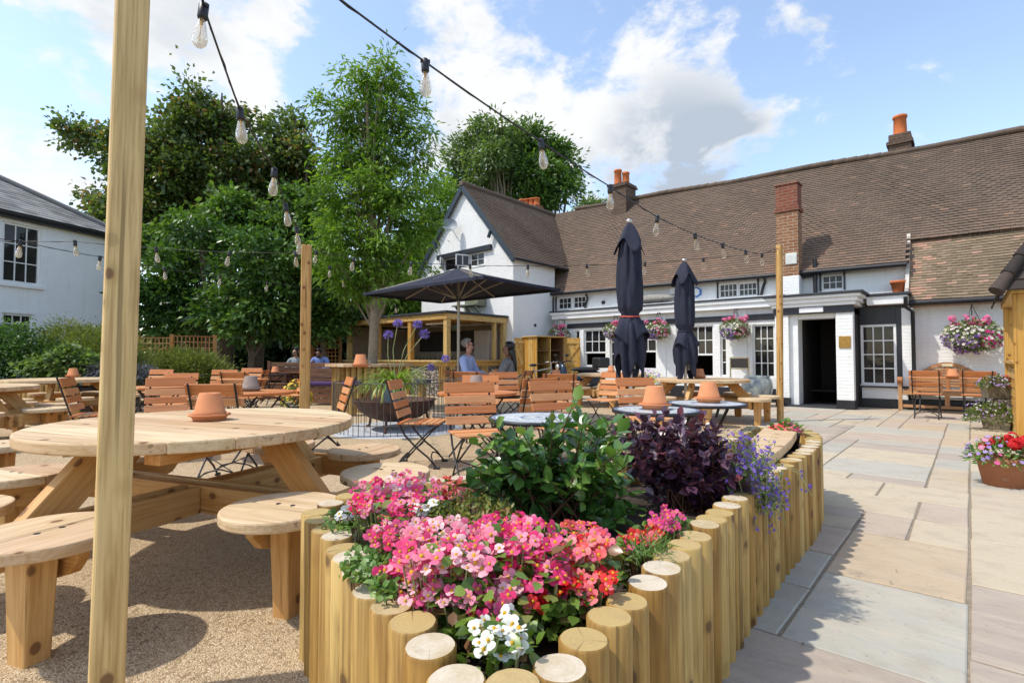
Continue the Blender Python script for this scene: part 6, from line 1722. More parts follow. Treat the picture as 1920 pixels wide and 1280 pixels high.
# ------------------------------------------------------------------ hanging baskets
L_BASK = leafmat('basket_leaf', [(0, (.05, .09, .02)), (.5, (.13, .19, .04)), (.85, (.24, .28, .08)), (1, (.30, .30, .14))], .5, .3)
def basket(label, px, py, n, rad, dens):
    r, z = F(px, py, n); c = rn(r, n, z)
    t = thing('hanging_basket', label, 'hanging basket', c, TH, 'hanging baskets along the pub front')
    mb = MB(); mb.lathe([(0, -rad*.62), (rad*.35, -rad*.52), (rad*.58, -rad*.2), (rad*.62, 0), (0, .0)], 16); mb.build('basket', bpy.data.materials['coir'] if 'coir' in bpy.data.materials else plain('coir', (.12, .08, .04), .95, 0, .3, 30, .4), t)
    top = 2.38 - z if n < 14.5 else rad*2.15
    mb = MB()
    for a in (0, 2.1, 4.2): mb.tube([(rad*.6*math.cos(a), rad*.6*math.sin(a), 0), (0, 0, rad*1.7)], .005, 4)
    back = NF-n if n < 14.5 else NR-n
    mb.tube([(0, 0, rad*1.7), (0, 0, rad*1.75), (0, back-.02, rad*1.75)], .009, 5); mb.tube([(0, back*.35, rad*1.75), (0, back-.015, rad*1.75-.22)], .007, 5); mb.tube([(0, back-.015, rad*1.8), (0, back-.015, rad*1.75-.25)], .009, 5)
    mb.build('bracket', M_BLACK, t)
    k = int(900*dens); d = rand_dir(k); d = d*(.55+.5*rng.random((k, 1))**.5)*np.array([rad*1.12, rad*.95, rad*.78]); d[:, 2] += .02
    d[:, 2] = np.where(d[:, 2] < -rad*.6, d[:, 2]*.8, d[:, 2])
    V, Fc, kk = leaf_arrays(d, unit(d+rng.normal(size=(k, 3))*.08*rad*5+np.array([0, 0, -.06])), unit(d+np.array([0, -.2, .25])), np.full(k, .075)*(.6+.7*rng.random(k)), np.full(k, .034)*(.6+.7*rng.random(k)))
    np_mesh('foliage', V, Fc, L_BASK, t, np.repeat(rng.random(k), kk))
    def fl(nm, m_, lo, hi, cols, size, xr=(-1, 1), push=1.05):
        d = rand_dir(m_*6); sel = (d[:, 2] > lo) & (d[:, 2] < hi) & (d[:, 1] < .5) & (d[:, 0] > xr[0]) & (d[:, 0] < xr[1]); d = d[sel][:m_]
        if not len(d): return
        C = d*np.array([rad*1.12, rad*.95, rad*.8])*push*(.9+.2*rng.random((len(d), 1)))
        cc = np.array(cols)[rng.integers(0, len(cols), len(d))]
        blooms(nm, 'five', C, unit(d+np.array([0, -.5, .4])+rng.normal(size=d.shape)*.3), size*(.7+.6*rng.random(len(d))), cc, P_BEG, t)
    fl('white_blossoms', int(95*dens), -.7, .7, [(.78, .74, .55), (.82, .78, .68), (.75, .60, .62)], .050)
    fl('purple_blossoms', int(120*dens), -.95, .15, [(.30, .16, .48), (.38, .24, .55), (.24, .12, .40)], .040, (-1, .2))
    fl('magenta_blossoms', int(34*dens), -.6, .3, [(.66, .03, .22), (.72, .08, .30)], .058, (.25, .9))
    # pink geranium heads standing above on stalks
    for q in range(int(7*dens)+2):
        a = random.uniform(-1, 1); c_ = np.array([a*rad*.95, random.uniform(-.5, .3)*rad, rad*(.62+.45*random.random())]); m_ = 16
        d = rand_dir(m_); C = c_ + d*.055
        blooms('pink_blossoms', 'five', C, unit(d+np.array([0, -.4, .4])), np.full(m_, .05), np.array([(.80, .16, .34), (.84, .30, .46), (.78, .10, .28)])[rng.integers(0, 3, m_)], P_BEG, t)
NB = NF-.34
basket('hanging basket farthest left over the storage locker', 1048, 628, NB, .30, 1.0)
basket('hanging basket half hidden behind the taller closed parasol', 1152, 622, NB, .28, 1.0)
basket('mostly green hanging basket between the two closed parasols', 1233, 620, NB, .30, 1.1)
basket('hanging basket with a magenta patch between the farther parasol and the door', 1378, 618, NB, .31, 1.2)
basket('largest hanging basket alone on the white wall above the teak bench', 1823, 632, NR-.40, .40, 1.8)

# ------------------------------------------------------------------ flower pots on the right
def pot_flowers(name, label, c, ext, n_leaf, flowers, lm=None, cat='flower', lean=(0, 0)):
    t = thing(name, label, cat, c)
    d = rand_dir(n_leaf); d[:, 2] = np.abs(d[:, 2])*.95-.1; C = d*np.array(ext)*(.45+.55*rng.random((n_leaf, 1))**.5)
    V, Fc, kk = leaf_arrays(C, unit(d+rng.normal(size=d.shape)*.3), unit(d+np.array([0, -.2, .6])), np.full(n_leaf, .06)*(.6+.7*rng.random(n_leaf)), np.full(n_leaf, .022)*(.6+.7*rng.random(n_leaf)))
    np_mesh('foliage', V, Fc, lm or L_BASK, t, np.repeat(rng.random(n_leaf), kk))
    for (nm, m_, size, cols, xr, kind) in flowers:
        d = rand_dir(m_*6); d = d[(d[:, 2] > .0) & (d[:, 0] > xr[0]) & (d[:, 0] < xr[1]) & (d[:, 1] < .6)][:m_]
        C = d*np.array(ext)*(.95+.2*rng.random((len(d), 1)))
        blooms(nm, kind, C, unit(d+np.array([0, -.5, .5])+rng.normal(size=d.shape)*.3), size*(.7+.6*rng.random(len(d))), np.array(cols)[rng.integers(0, len(cols), len(d))], P_BEG, t)
    return t
RED = [(.62, .012, .02), (.70, .03, .03), (.52, .008, .015)]; LIL = [(.42, .26, .60), (.52, .36, .68)]; WHT = [(.80, .80, .74)]; PNK = [(.80, .14, .36), (.84, .30, .48)]; YEL = [(.75, .55, .03), (.78, .62, .08)]
q = on_z(1900, 917, .004); q = Vector((q.x+.06, q.y+.14, .004))
t = thing('terracotta_planter', 'whitened terracotta planter full of red geraniums at the right edge', 'flower pot', q)
mb = MB(); mb.lathe([(0, 0), (.145, 0), (.185, .20), (.195, .205), (.20, .25), (.18, .25), (.172, .2), (0, .2)], 32); mb.build('pot', M_TERRA2, t)
g_ = pot_flowers('geranium', 'red geraniums with lilac phlox in the whitened planter at the right edge', q+Vector((0, 0, .22)), (.27, .25, .20), 620, [('lilac_blossoms', 40, .028, LIL, (-1, -.1), 'five'), ('pink_blossoms', 10, .04, PNK, (-1, -.6), 'five')], L_HERB)
for _ in range(19):
    a = random.uniform(0, 2*PI); rr = random.uniform(.03, .22); c_ = np.array([rr*math.cos(a)+.05, rr*math.sin(a)-.06, random.uniform(.13, .22)-rr*.2]); d = rand_dir(26)
    blooms('red_blossoms', 'five', c_+d*.035, unit(d+np.array([0, -.4, .5])), np.full(26, .034), np.array(RED)[rng.integers(0, 3, 26)], P_BEG, g_)
# three stacked stone pots
q = on_z(1878, 808, .004); q.y += .25; q.x += .22
M_STPOT = plain('mossy_stone_pot', (.22, .18, .12), .9, 0, .35, 9, .5)
for i, (dx, dy, z0, w, h, lab) in enumerate([(0, 0, 0, .25, .24, 'lowest square stone pot of the stack beside the pavilion'), (.08, .05, .245, .20, .22, 'middle square stone pot of the stack beside the pavilion'), (.02, .08, .47, .22, .26, 'top square stone pot of the stack beside the pavilion')]):
    t = thing('stone_pot', lab, 'flower pot', (q.x+dx, q.y+dy, z0+.004), .5+i*.3, 'stacked square stone pots')
    mb = MB(); mb.bar((0, 0, 0), (0, 0, h), w*1.3, w*1.3, up=(0, 1, 0), w1=w*1.6, h1=w*1.6); mb.build('pot', M_STPOT, t, .012)
    mb = MB(); mb.span(-w*.7, w*.7, -w*.7, w*.7, h+.001, h+.006); mb.build('soil', M_SOIL, t)
pot_flowers('trailing_flowers', 'cushion of lilac and white daisies spilling from the lowest stone pot', (q.x-.22, q.y-.1, .16), (.34, .30, .30), 1100, [('lilac_blossoms', 50, .026, LIL, (-1, 1), 'five'), ('white_blossoms', 34, .026, WHT, (-1, 1), 'five')])
pot_flowers('trailing_flowers', 'lilac and white flowers with a red geranium in the top stone pot', (q.x-.02, q.y+.02, .66), (.24, .24, .17), 620, [('lilac_blossoms', 40, .026, LIL, (-1, 0), 'five'), ('white_blossoms', 40, .025, WHT, (-.4, 1), 'five'), ('red_blossoms', 26, .045, [(.70, .02, .12)], (-.2, 1), 'five')])
# yellow flowers in a trough below the window, small tub by the far chairs
c = at_y(1213, 712, 13.0)
t = thing('flower_tub', 'tub on the paving in front of the window behind the taller parasol', 'flower pot', (c.x, 13.0, .004))
mb = MB(); mb.lathe([(0, 0), (.22, 0), (.27, .30), (.29, .30), (.29, .34), (.25, .34), (.25, .3), (0, .3)], 20); mb.build('pot', M_TERRA2, t)
pot_flowers('mixed_flowers', 'lilac and yellow flowers in the tub behind the taller parasol pole', (c.x, 13.0, .42), (.50, .34, .36), 700, [('lilac_blossoms', 130, .05, [(.55, .42, .66), (.40, .12, .34)], (-1, 1), 'five'), ('yellow_blossoms', 60, .05, YEL, (-1, 1), 'five')], L_HERB)
c = at_y(556, 765, 9.8)
t = thing('flower_tub', 'dark tub of yellow flowers just behind the slim orange post', 'flower pot', (c.x, 9.8, .010))
mb = MB(); mb.lathe([(0, 0), (.13, 0), (.16, .2), (.15, .2), (0, .18)], 16); mb.build('pot', M_BLACK, t)
pot_flowers('yellow_flowers', 'bushy yellow and orange flowers just behind the slim orange post', (c.x, 9.8, .26), (.26, .24, .42), 520, [('yellow_blossoms', 90, .05, YEL, (-1, 1), 'five'), ('orange_blossoms', 26, .05, [(.8, .22, .03)], (-1, 1), 'five')], L_HERB)
c = at_y(153, 760, 10.0)
t = thing('round_pot', 'pinkish round pot on the ground under the far left picnic table', 'flower pot', (c.x, 10.6, .010))
mb = MB(); mb.lathe([(0, 0), (.16, .01), (.25, .14), (.24, .27), (.19, .32), (.17, .31), (.18, .25), (0, .25)], 22); mb.build('pot', terracotta('pink_clay', (.40, .24, .20), .2), t)
# big glazed jar
r_, z_ = F(1418, 740, 12.9); c = rn(r_, 12.95, .004)
m = MT('glazed_ceramic'); p = m.obj()
nz = m.noise(m.map(p, (1, 1, .7)), 2.6, 6, .6, 1.2)
c_ = m.ramp(nz, [(.34, (.05, .06, .09)), (.46, (.16, .19, .20)), (.56, (.34, .36, .33)), (.68, (.20, .17, .14))])
m.set(Base_Color=c_, Roughness=.18)
t = thing('glazed_jar', 'big blue grey glazed jar left of the pub door', 'jar', c)
mb = MB(); mb.lathe([(0, 0), (.20, 0), (.22, .02), (.31, .25), (.345, .45), (.32, .60), (.27, .66), (.285, .69), (.26, .70), (.24, .66), (.28, .55), (.1, .5), (0, .5)], 32); mb.build('jar', m.m, t)
# menu stand
r_, z_ = F(1386, 740, 13.7); c = rn(r_, 13.75, .004)
t = thing('menu_stand', 'slim brass menu stand with a small black board by the pub wall', 'menu stand', c, TH)
M_GOLD = plain('dull_brass', (.40, .32, .18), .45, .5)
zt = z_ * 0 + 1.12
for x in (-.22, .22):
    mb = MB(); mb.tube([(x, 0, 0), (x, .0, zt)], .016, 8); mb.build('leg', M_GOLD, t)
mb = MB(); mb.bar((-.20, 0, .14), (.20, 0, .14), .02, .03); mb.bar((-.20, 0, zt-.28), (.20, 0, zt-.28), .02, .03); mb.bar((-.20, 0, zt-.0), (.20, 0, zt-.0), .02, .03); mb.build('crossbar', M_GOLD, t)
mb = MB(); mb.span(-.20, .20, -.012, .012, zt-.26, zt-.02); mb.build('board', M_DARKIN, t)

# ------------------------------------------------------------------ storage locker, bicycle, motor scooter
lk = thing('storage_locker', 'yellow timber storage locker with shelves and an open braced door', 'locker', (.86, 16.1, 0), RAD(38))
H = 1.74
mb = MB()
for k in range(6): mb.span(-.40, -.37, -.30+k*.1, -.205+k*.1, 0, H)
mb.build('side_panel', W_SHED, lk, .004)
mb = MB(); mb.span(.70, .73, -.30, .30, 0, H); mb.build('side_panel', W_SHED, lk, .004)
mb = MB(); mb.span(-.40, .73, .302, .325, 0, H); mb.build('back_panel', W_DARK, lk)
mb = MB(); mb.span(-.45, .78, -.36, .36, H+.002, H+.035); mb.build('roof', W_SHED, lk, .005)
mb = MB(); mb.span(-.369, -.36, -.29, .30, 0, H-.002); mb.span(.69, .699, -.29, .30, 0, H-.002); mb.build('shade_lining', W_DARK, lk)  # dark sheets added so the locker's inner shade is in the colour
mb = MB(); mb.span(.14, .17, -.29, .30, 0, H-.002); mb.build('divider', W_SHED, lk)
for k in range(4):
    z = .12+k*.4; mb = MB(); mb.span(-.368, .138, -.28, .30, z, z+.02); mb.span(.172, .698, -.28, .30, z+.02, z+.04); mb.build('shelf', W_DARK, lk)  # shelf boards coloured dark to deepen the shade inside
for k in range(2):
    M0 = Matrix.Translation((-.405, .30, 0)) @ Matrix.Rotation(RAD(158), 4, 'Z') if k == 0 else Matrix.Translation((.73, -.31, 0)) @ Matrix.Rotation(RAD(-62), 4, 'Z')
    mb = MB(); W_ = .30 if k == 0 else .50
    for i in range(5): mb.box(M0 @ Vector((W_*(i+.5)/5, 0, H/2)), (W_/5-.004, .018, H-.02), M0.to_3x3(), 0)
    for z in (.15, H/2, H-.15): mb.box(M0 @ Vector((W_/2, .022 if k == 0 else -.022, z)), (W_, .022, .09), M0.to_3x3(), 0)
    for z in (.15, H/2): mb.bar(M0 @ Vector((.04, .022 if k == 0 else -.022, z+.06)), M0 @ Vector((W_-.04, .022 if k == 0 else -.022, z+H/2-.22)), .02, .08, up=M0.to_3x3() @ Vector((-1, 0, .7)))
    mb.build('door', W_SHED, lk, .003)

def wheel(mb, c, R_, tr, axis_ang, seg=28, mat=0):
    ca, sa = math.cos(axis_ang), math.sin(axis_ang)
    mb.tube([(c[0]+R_*math.cos(2*PI*k/seg)*ca, c[1]+R_*math.cos(2*PI*k/seg)*sa, c[2]+R_*math.sin(2*PI*k/seg)) for k in range(seg+1)], tr, 8, mat, cap=False)
bk = thing('bicycle', 'pale silver bicycle leaning in front of the storage locker', 'bicycle', (.82, 14.9, .006), RAD(28))
M_BIKE = plain('silver_paint', (.45, .45, .42), .3, .6)
for x in (-.52, .52):
    mb = MB(); wheel(mb, (x, 0, .34), .325, .017, 0)
    w_ = mb.build('tyre', M_BLACK, bk)
    mb = MB(); wheel(mb, (x, 0, .34), .30, .008, 0)
    for k in range(14): a = 2*PI*k/14; mb.tube([(x, 0, .34), (x+.3*math.cos(a), 0, .34+.3*math.sin(a))], .0022, 3, cap=False)
    mb.build('rim', M_STEEL, w_)
mb = MB()
for a, b in [((-.52, 0, .34), (-.12, 0, .29)), ((-.52, 0, .34), (-.22, 0, .76)), ((-.12, 0, .29), (-.24, 0, .86)), ((-.12, 0, .29), (.36, 0, .74)), ((-.21, 0, .74), (.34, 0, .82)), ((.38, 0, .66), (.33, 0, .90)), ((.38, 0, .68), (.52, 0, .34))]: mb.tube([a, b], .016, 8)
mb.build('frame', M_BIKE, bk)
mb = MB(); mb.tube([(.30, -.27, .98), (.40, -.24, 1.0), (.36, -.08, 1.0), (.33, 0, .97), (.36, .08, 1.0), (.40, .24, 1.0), (.30, .27, .98)], .012, 6); mb.tube([(.33, 0, .9), (.33, 0, .98)], .014, 6); mb.build('handlebar', M_STEEL, bk)
mb = MB(); mb.lathe([(0, .05), (.06, .045), (.09, .0), (.05, -.03), (0, -.03)], 12, 0, (0, 0, 0)); mb.v = [(x*1.5-.26, y*.8, z+.9) for x, y, z in mb.v]; mb.build('saddle', M_BLACK, bk)
mb = MB(); mb.tube([(-.12, -.04, .29), (.0, -.06, .19)], .01, 6); mb.span(-.03, .05, -.14, -.06, .18, .2); mb.build('pedal', M_BLACK, bk)
sc = thing('motor_scooter', 'dark blue motor scooter with a black top box parked by the pub windows', 'motor scooter', (1.72, 14.35, .006), RAD(24))
M_SC = plain('dark_blue_paint', (.02, .035, .06), .25, .2, .1); M_SEAT = plain('black_vinyl', (.02, .02, .022), .45)
def ellip(mb, c, r, seg=16, mat=0, power=1.0):
    prof = [(math.sin(PI*k/10), -math.cos(PI*k/10)) for k in range(11)]
    b0 = len(mb.v); mb.lathe([(a, z) for a, z in prof], seg, mat)
    for i in range(b0, len(mb.v)): x, y, z = mb.v[i]; mb.v[i] = (c[0]+x*r[0], c[1]+y*r[1], c[2]+z*r[2])
for x in (-.62, .62):
    mb = MB(); wheel(mb, (x, 0, .24), .19, .055, 0); w_ = mb.build('tyre', M_BLACK, sc)
    mb = MB(); mb.tube([(x, -.03, .24), (x, .03, .24)], .14, 16); mb.build('rim', M_STEEL, w_)
mb = MB(); ellip(mb, (.42, 0, .55), (.50, .17, .24)); ellip(mb, (-.42, 0, .62), (.12, .22, .36)); mb.span(-.4, .3, -.16, .16, .24, .34); ellip(mb, (-.58, 0, .46), (.2, .08, .09)); mb.bar((-.62, 0, .24), (-.42, 0, .9), .07, .07); mb.build('body', M_SC, sc, .0)
mb = MB(); ellip(mb, (.32, 0, .80), (.46, .15, .07)); mb.build('seat', M_SEAT, sc)
mb = MB(); mb.tube([(-.36, -.36, 1.03), (-.42, -.2, 1.02), (-.44, 0, .98), (-.42, .2, 1.02), (-.36, .36, 1.03)], .018, 6)
for y in (-.3, .3): mb.tube([(-.42, y*.8, 1.02), (-.44, y, 1.16)], .007, 5); mb.tube([(-.44, y-.05, 1.18), (-.44, y+.05, 1.18)], .035, 8)
mb.build('handlebar', M_BLACK, sc)
mb = MB(); mb.box((.82, 0, .98), (.36, .40, .29)); tb = mb.build('top_box', M_SEAT, sc, .05, seg=3)
mb = MB(); mb.box((1.004, 0, .93), (.012, .28, .06)); mb.build('reflector', plain('red_reflector', (.45, .03, .03), .25), tb)
mb = MB(); mb.box((.80, 0, .60), (.12, .16, .06)); mb.build('tail_light', bpy.data.materials['red_reflector'], sc, .01)
mb = MB(); mb.lathe([(.0, -.03), (.08, -.02), (.09, .02), (0, .05)], 14); mb.v = [(z-.56, x, y+.86) for x, y, z in mb.v]; mb.build('headlight', M_STEEL, sc)

# ------------------------------------------------------------------ dark benches at the back
def dark_bench(label, x, y, rot, L, cush):
    t = thing('slatted_bench', label, 'bench', (x, y, .010), rot, 'dark reclaimed board benches')
    mb = MB()
    for k in range(4): mb.span(-L/2, L/2, .22, .25, .50+k*.125, .61+k*.125)
    mb.build('backrest', W_DARK, t, .006)
    mb = MB()
    for k in range(3): mb.span(-L/2, L/2, -.26, -.235, .05+k*.12, .16+k*.12)
    for k in range(4): mb.span(-L/2, L/2, -.26+k*.12, -.15+k*.12, .42, .45)
    mb.build('seat', W_DARK, t, .006)
    for x_ in (-L/2-.04, L/2+.04):
        mb = MB(); mb.span(x_-.04, x_+.04, .20, .28, 0, 1.02); mb.build('leg', W_DARK, t, .006)
        mb = MB(); mb.span(x_-.04, x_+.04, -.27, -.19, 0, .62); mb.build('leg', W_DARK, t, .006)
    if cush:
        mb = MB(); mb.span(-L/2+.03, L/2-.03, -.27, .20, .453, .54); c_ = mb.build('cushion', M_PURP, None, .03, (x, y, .010), seg=3); c_.rotation_euler = (0, 0, rot)
        tag(c_, 'long purple cushion on the dark bench right of the slim orange post', 'cushion')
a = at_y(540, 690, 13.9); dark_bench('dark slatted bench left of the slim orange post behind the black table', a.x, 13.9, .08, 1.05, False)
a = at_y(620, 690, 12.6); dark_bench('dark slatted bench with a purple cushion behind the log bar', a.x, 12.6, -.12, 1.35, True)
a = at_y(605, 690, 13.75)
t = thing('plank_table', 'rough plank table in front of the two men behind the dark benches', 'table', (a.x-.1, 14.05, .010), 0)
mb = MB(); mb.span(-1.1, .75, -.28, .22, .70, .74); mb.build('tabletop', W_DARK, t, .006)
for x_ in (-.9, .6):
    for y_ in (-.2, .15): mb = MB(); mb.span(x_-.035, x_+.035, y_-.035, y_+.035, 0, .699); mb.build('leg', W_DARK, t)

# ------------------------------------------------------------------ people
def skin_obj(name, nodes, edges, mat, parent=None, sub=2, root=0):
    keys = list(nodes); idx = {k: i for i, k in enumerate(keys)}
    me = bpy.data.meshes.new(name)
    me.from_pydata([nodes[k][0] for k in keys], [(idx[a], idx[b]) for a, b in edges], [])
    o = link(name, me, [mat], parent)
    md = o.modifiers.new('skin', 'SKIN'); md.use_smooth_shade = True; md.branch_smoothing = .6
    for k in keys:
        r = nodes[k][1]; r = r if isinstance(r, tuple) else (r, r)
        me.skin_vertices[0].data[idx[k]].radius = r
        me.skin_vertices[0].data[idx[k]].use_root = (idx[k] == root)
    o.modifiers.new('sub', 'SUBSURF').levels = sub; o.modifiers['sub'].render_levels = sub
    return o
def person(label, loc, rot, skin, shirt, trouser, hairc, hair_len, head_turn=0.0, head_drop=0.0, glasses=False, beard=None, lean=0.0, arm_fwd=.30, s=1.0):
    lx = lambda p: (p[0], p[1]+lean*max(0, p[2]-.5), p[2])
    hz = 1.33-head_drop; hf = .03+head_drop*.9
    ct, st_ = math.cos(head_turn), math.sin(head_turn)
    def hd_(x, y, z): return (x*ct-y*st_, x*st_+y*ct+hf, z)
    nd = {'pelvis': ((0, 0, .54), (.155, .12)), 'waist': ((0, .0, .74), (.135, .10)), 'chest': ((0, .01, .98), (.165, .115)), 'collar': ((0, .01, 1.11), (.10, .075)), 'neck': ((0, .025, 1.18), .055),
          'jaw': (hd_(0, .03, hz-.085), .066), 'skull': (hd_(0, .005, hz+.0), .092), 'crown': (hd_(0, -.01, hz+.075), .066), 'nose': (hd_(0, .108, hz-.03), .012)}
    ed = [('pelvis', 'waist'), ('waist', 'chest'), ('chest', 'collar'), ('collar', 'neck'), ('neck', 'jaw'), ('jaw', 'skull'), ('skull', 'crown'), ('skull', 'nose')]
    for sd, nm in ((1, 'l'), (-1, 'r')):
        nd.update({'sh'+nm: ((sd*.185, 0, 1.075), .062), 'el'+nm: ((sd*.245, .09, .83), .046), 'wr'+nm: ((sd*.11, arm_fwd+.05, .815), .028), 'pa'+nm: ((sd*.075, arm_fwd+.11, .81), (.036, .018)),
                   'hip'+nm: ((sd*.10, .03, .52), .088), 'kn'+nm: ((sd*.13, .40, .50), .060), 'an'+nm: ((sd*.13, .38, .10), .042), 'to'+nm: ((sd*.14, .55, .045), .034)})
        ed += [('collar', 'sh'+nm), ('sh'+nm, 'el'+nm), ('el'+nm, 'wr'+nm), ('wr'+nm, 'pa'+nm), ('pelvis', 'hip'+nm), ('hip'+nm, 'kn'+nm), ('kn'+nm, 'an'+nm), ('an'+nm, 'to'+nm)]
        for i, (fx, L) in enumerate(((-.030, .065), (-.011, .078), (.009, .084), (.028, .074))):
            a = (sd*.075+fx, arm_fwd+.145, .81); nd['f%d%s' % (i, nm)] = (a, .009); nd['g%d%s' % (i, nm)] = ((a[0]-sd*.012, a[1]+L*.55, a[2]+.0), .008); nd['h%d%s' % (i, nm)] = ((a[0]-sd*.02, a[1]+L*.8, a[2]-.022), .007)
            ed += [('pa'+nm, 'f%d%s' % (i, nm)), ('f%d%s' % (i, nm), 'g%d%s' % (i, nm)), ('g%d%s' % (i, nm), 'h%d%s' % (i, nm))]
        nd['t'+nm] = ((sd*.03, arm_fwd+.10, .825), .010); nd['u'+nm] = ((sd*.015, arm_fwd+.135, .82), .008); ed += [('pa'+nm, 't'+nm), ('t'+nm, 'u'+nm)]
    nd = {k: (lx(v[0]), v[1]) for k, v in nd.items()}
    b = skin_obj('person', nd, ed, skin); b.location = loc; b.rotation_euler = (0, 0, rot); b.scale = (s, s, s)
    tag(b, label, 'person', 'people sitting in the beer garden')
    g1 = lambda k, e: (nd[k][0], tuple(x+e for x in nd[k][1]) if isinstance(nd[k][1], tuple) else nd[k][1]+e)
    ks = ['waist', 'pelvis', 'chest', 'collar', 'shl', 'ell', 'shr', 'elr']
    sn = {k: g1(k, .016) for k in ks}
    for nm in 'lr': sn['cu'+nm] = (tuple(Vector(nd['el'+nm][0]).lerp(Vector(nd['wr'+nm][0]), .75)), .04)
    skin_obj('shirt', sn, [('waist', 'pelvis'), ('waist', 'chest'), ('chest', 'collar'), ('collar', 'shl'), ('shl', 'ell'), ('ell', 'cul'), ('collar', 'shr'), ('shr', 'elr'), ('elr', 'cur')], shirt, b)
    tn = {k: g1(k, .014) for k in ('pelvis', 'hipl', 'knl', 'anl', 'hipr', 'knr', 'anr')}; tn['pelvis'] = (nd['pelvis'][0], (.160, .122))
    skin_obj('trousers', tn, [('pelvis', 'hipl'), ('hipl', 'knl'), ('knl', 'anl'), ('pelvis', 'hipr'), ('hipr', 'knr'), ('knr', 'anr')], trouser, b)
    mb = MB(); ellip(mb, (0, 0, 0), (.094, .108, .086), 18)
    cv = []
    for v in mb.v:
        x, y, z = v
        if y > .055 and z < .035: y = .02; 
        cv.append(lx(hd_(x*1.0, y-.022, z+hz+.035)))
    mb.v = cv; mb.build('hair', hairc, b)
    if hair_len:
        hn = {'a': (lx(hd_(0, -.05, hz+.02)), .085), 'b': (lx(hd_(0, -.085, hz-.12)), (.085, .05)), 'c': (lx(hd_(.02, -.12, hz-.28)), (.075, .04)), 'd': (lx(hd_(.03, -.135, hz-.42)), (.04, .02))}
        skin_obj('long_hair', hn, [('a', 'b'), ('b', 'c'), ('c', 'd')], hairc, b)
    M_EYE = bpy.data.materials.get('eye_dark') or plain('eye_dark', (.03, .02, .015), .2)
    mb = MB()
    for sd in (1, -1):
        c = lx(hd_(sd*.033, .083, hz-.005)); ellip(mb, c, (.010, .008, .007), 8)
    mb.build('eyes', M_EYE, b)
    M_LIP = bpy.data.materials.get('lip') or plain('lip', (.30, .11, .09), .5)
    mb = MB(); ellip(mb, lx(hd_(0, .088, hz-.078)), (.022, .010, .007), 8); mb.build('mouth', M_LIP, b)
    mb = MB()
    for sd in (1, -1): ellip(mb, lx(hd_(sd*.092, -.0, hz-.01)), (.012, .022, .032), 8)
    mb.build('ears', skin, b)
    if beard:
        mb = MB(); ellip(mb, lx(hd_(0, .045, hz-.10)), (.066, .055, .05), 12); mb.build('beard', beard, b)
    if glasses:
        mb = MB()
        for sd in (1, -1):
            c = lx(hd_(sd*.035, .106, hz-.005)); mb.tube([(c[0]+.026*math.cos(2*PI*k/12), c[1], c[2]+.02*math.sin(2*PI*k/12)) for k in range(13)], .0035, 4, cap=False)
            mb.tube([lx(hd_(sd*.062, .10, hz)), lx(hd_(sd*.095, 0, hz+.0))], .003, 4)
        mb.build('glasses', M_BLACK, b)
    return b
SK1 = plain('fair_skin', (.58, .30, .21), .5, 0, .08, 20); SK2 = plain('brown_skin', (.22, .11, .065), .5, 0, .08, 20); SK3 = plain('tan_skin', (.34, .18, .115), .5, 0, .08, 20)
HGREY = plain('grey_hair', (.30, .27, .24), .7, 0, .3, 60); HBLK = plain('black_hair', (.012, .010, .010), .35, 0, .3, 40)
SBLUE = plain('pale_blue_cotton', (.40, .48, .74), .85, 0, .08, 12, .3); SGREY = plain('grey_cotton', (.22, .26, .26), .85, 0, .12, 12, .3); SMID = plain('mid_blue_cotton', (.17, .24, .50), .85, 0, .1, 12, .3)
SPAT = plain('grey_pattern_knit', (.17, .17, .17), .9, 0, .6, 70, .3); JEAN = plain('blue_denim', (.035, .06, .16), .85, 0, .2, 20); DKT = plain('dark_cloth', (.02, .02, .025), .85)
person('grey haired man with glasses in a pale blue shirt talking at a table', (-.86, 10.0, -.05), RAD(-108), SK1, SBLUE, JEAN, HGREY, False, RAD(8), 0, True, s=1.06)
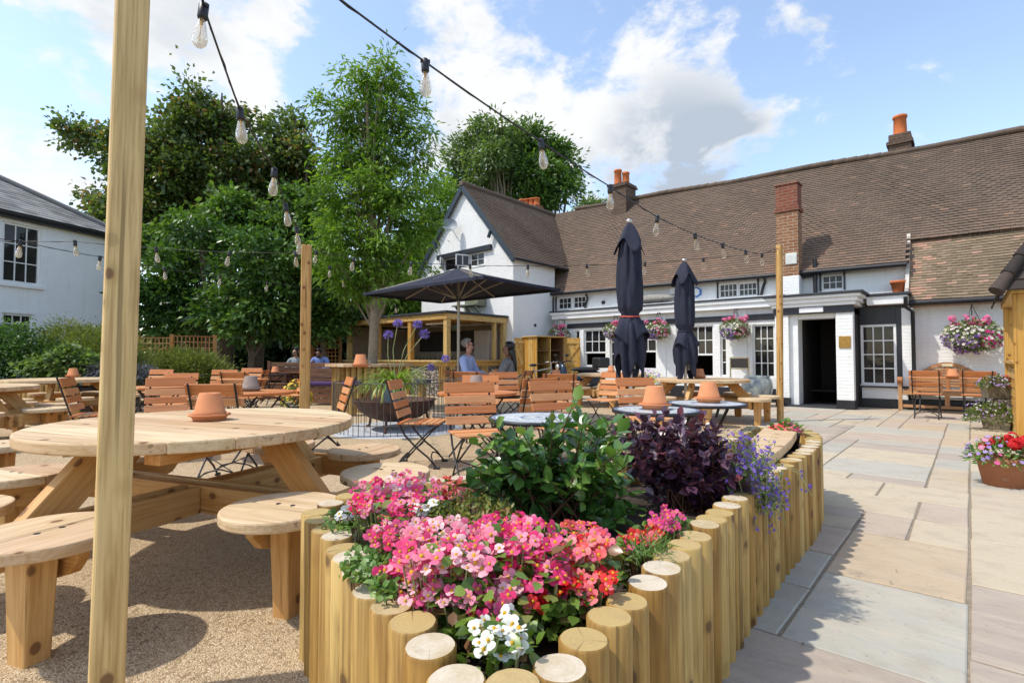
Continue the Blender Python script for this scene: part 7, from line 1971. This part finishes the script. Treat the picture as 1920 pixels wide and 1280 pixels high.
person('woman with long black hair in a grey patterned top seen from behind', (-.04, 9.60, -.09), RAD(66), SK2, SPAT, DKT, HBLK, True, RAD(10), s=1.04)
a = at_y(556, 665, 14.75); person('dark haired man in a grey shirt sitting left of the slim orange post', (a.x, 14.75, -.02), RAD(175), SK3, SGREY, DKT, HBLK, False, RAD(-12), .02)
a = at_y(601, 665, 14.7); person('bearded man in a blue shirt bending over the plank table', (a.x, 14.75, .0), RAD(180), SK2, SMID, DKT, HBLK, False, 0, .07, False, HBLK, .14)
t = thing('back_bench', 'dark bench that the two men behind the plank table sit on', 'bench', (-5.45, 14.85, .010), 0)
mb = MB(); mb.span(-1.1, 1.2, -.2, .2, .36, .40); mb.build('seat', W_DARK, t, .006)
for x_ in (-.95, 1.05): mb = MB(); mb.span(x_-.04, x_+.04, -.18, .18, 0, .359); mb.build('leg', W_DARK, t)
# glasses on the couple's table
M_TUMB = M_BULB
for i, (px, py) in enumerate([(906, 706), (925, 704)]):
    q = on_z(px, py, .736); mb = MB(); mb.lathe([(0, 0), (.03, 0), (.036, .13), (.034, .13), (.028, .008), (0, .008)], 16)
    o = mb.build('drinking_glass', M_TUMB, None, 0, q); tag(o, ['drinking glass on the table nearer the man', 'drinking glass on the table nearer the woman'][i], 'glass')
# fallen leaf and small litter on the yard
mb = MB(); R5 = random.Random(3)
for _ in range(420):
    x, y = R5.uniform(-6, 4.5), R5.uniform(1.2, 10)
    if Vector((x, y)).length < 1: continue
    a = R5.uniform(0, 6); s = R5.uniform(.004, .011); z = .0125
    mb.add([(x+s*math.cos(a), y+s*math.sin(a), z), (x+s*.5*math.cos(a+1.6), y+s*.5*math.sin(a+1.6), z+.003), (x-s*math.cos(a), y-s*math.sin(a), z), (x+s*.5*math.cos(a-1.6), y+s*.5*math.sin(a-1.6), z+.002)], [(0, 1, 2, 3)])
struct(mb.build('fallen_leaves', plain('dry_leaf', (.14, .08, .03), .8, 0, .5, 30)), 'tiny dry leaf scraps and chips scattered on the ground', 'stuff')
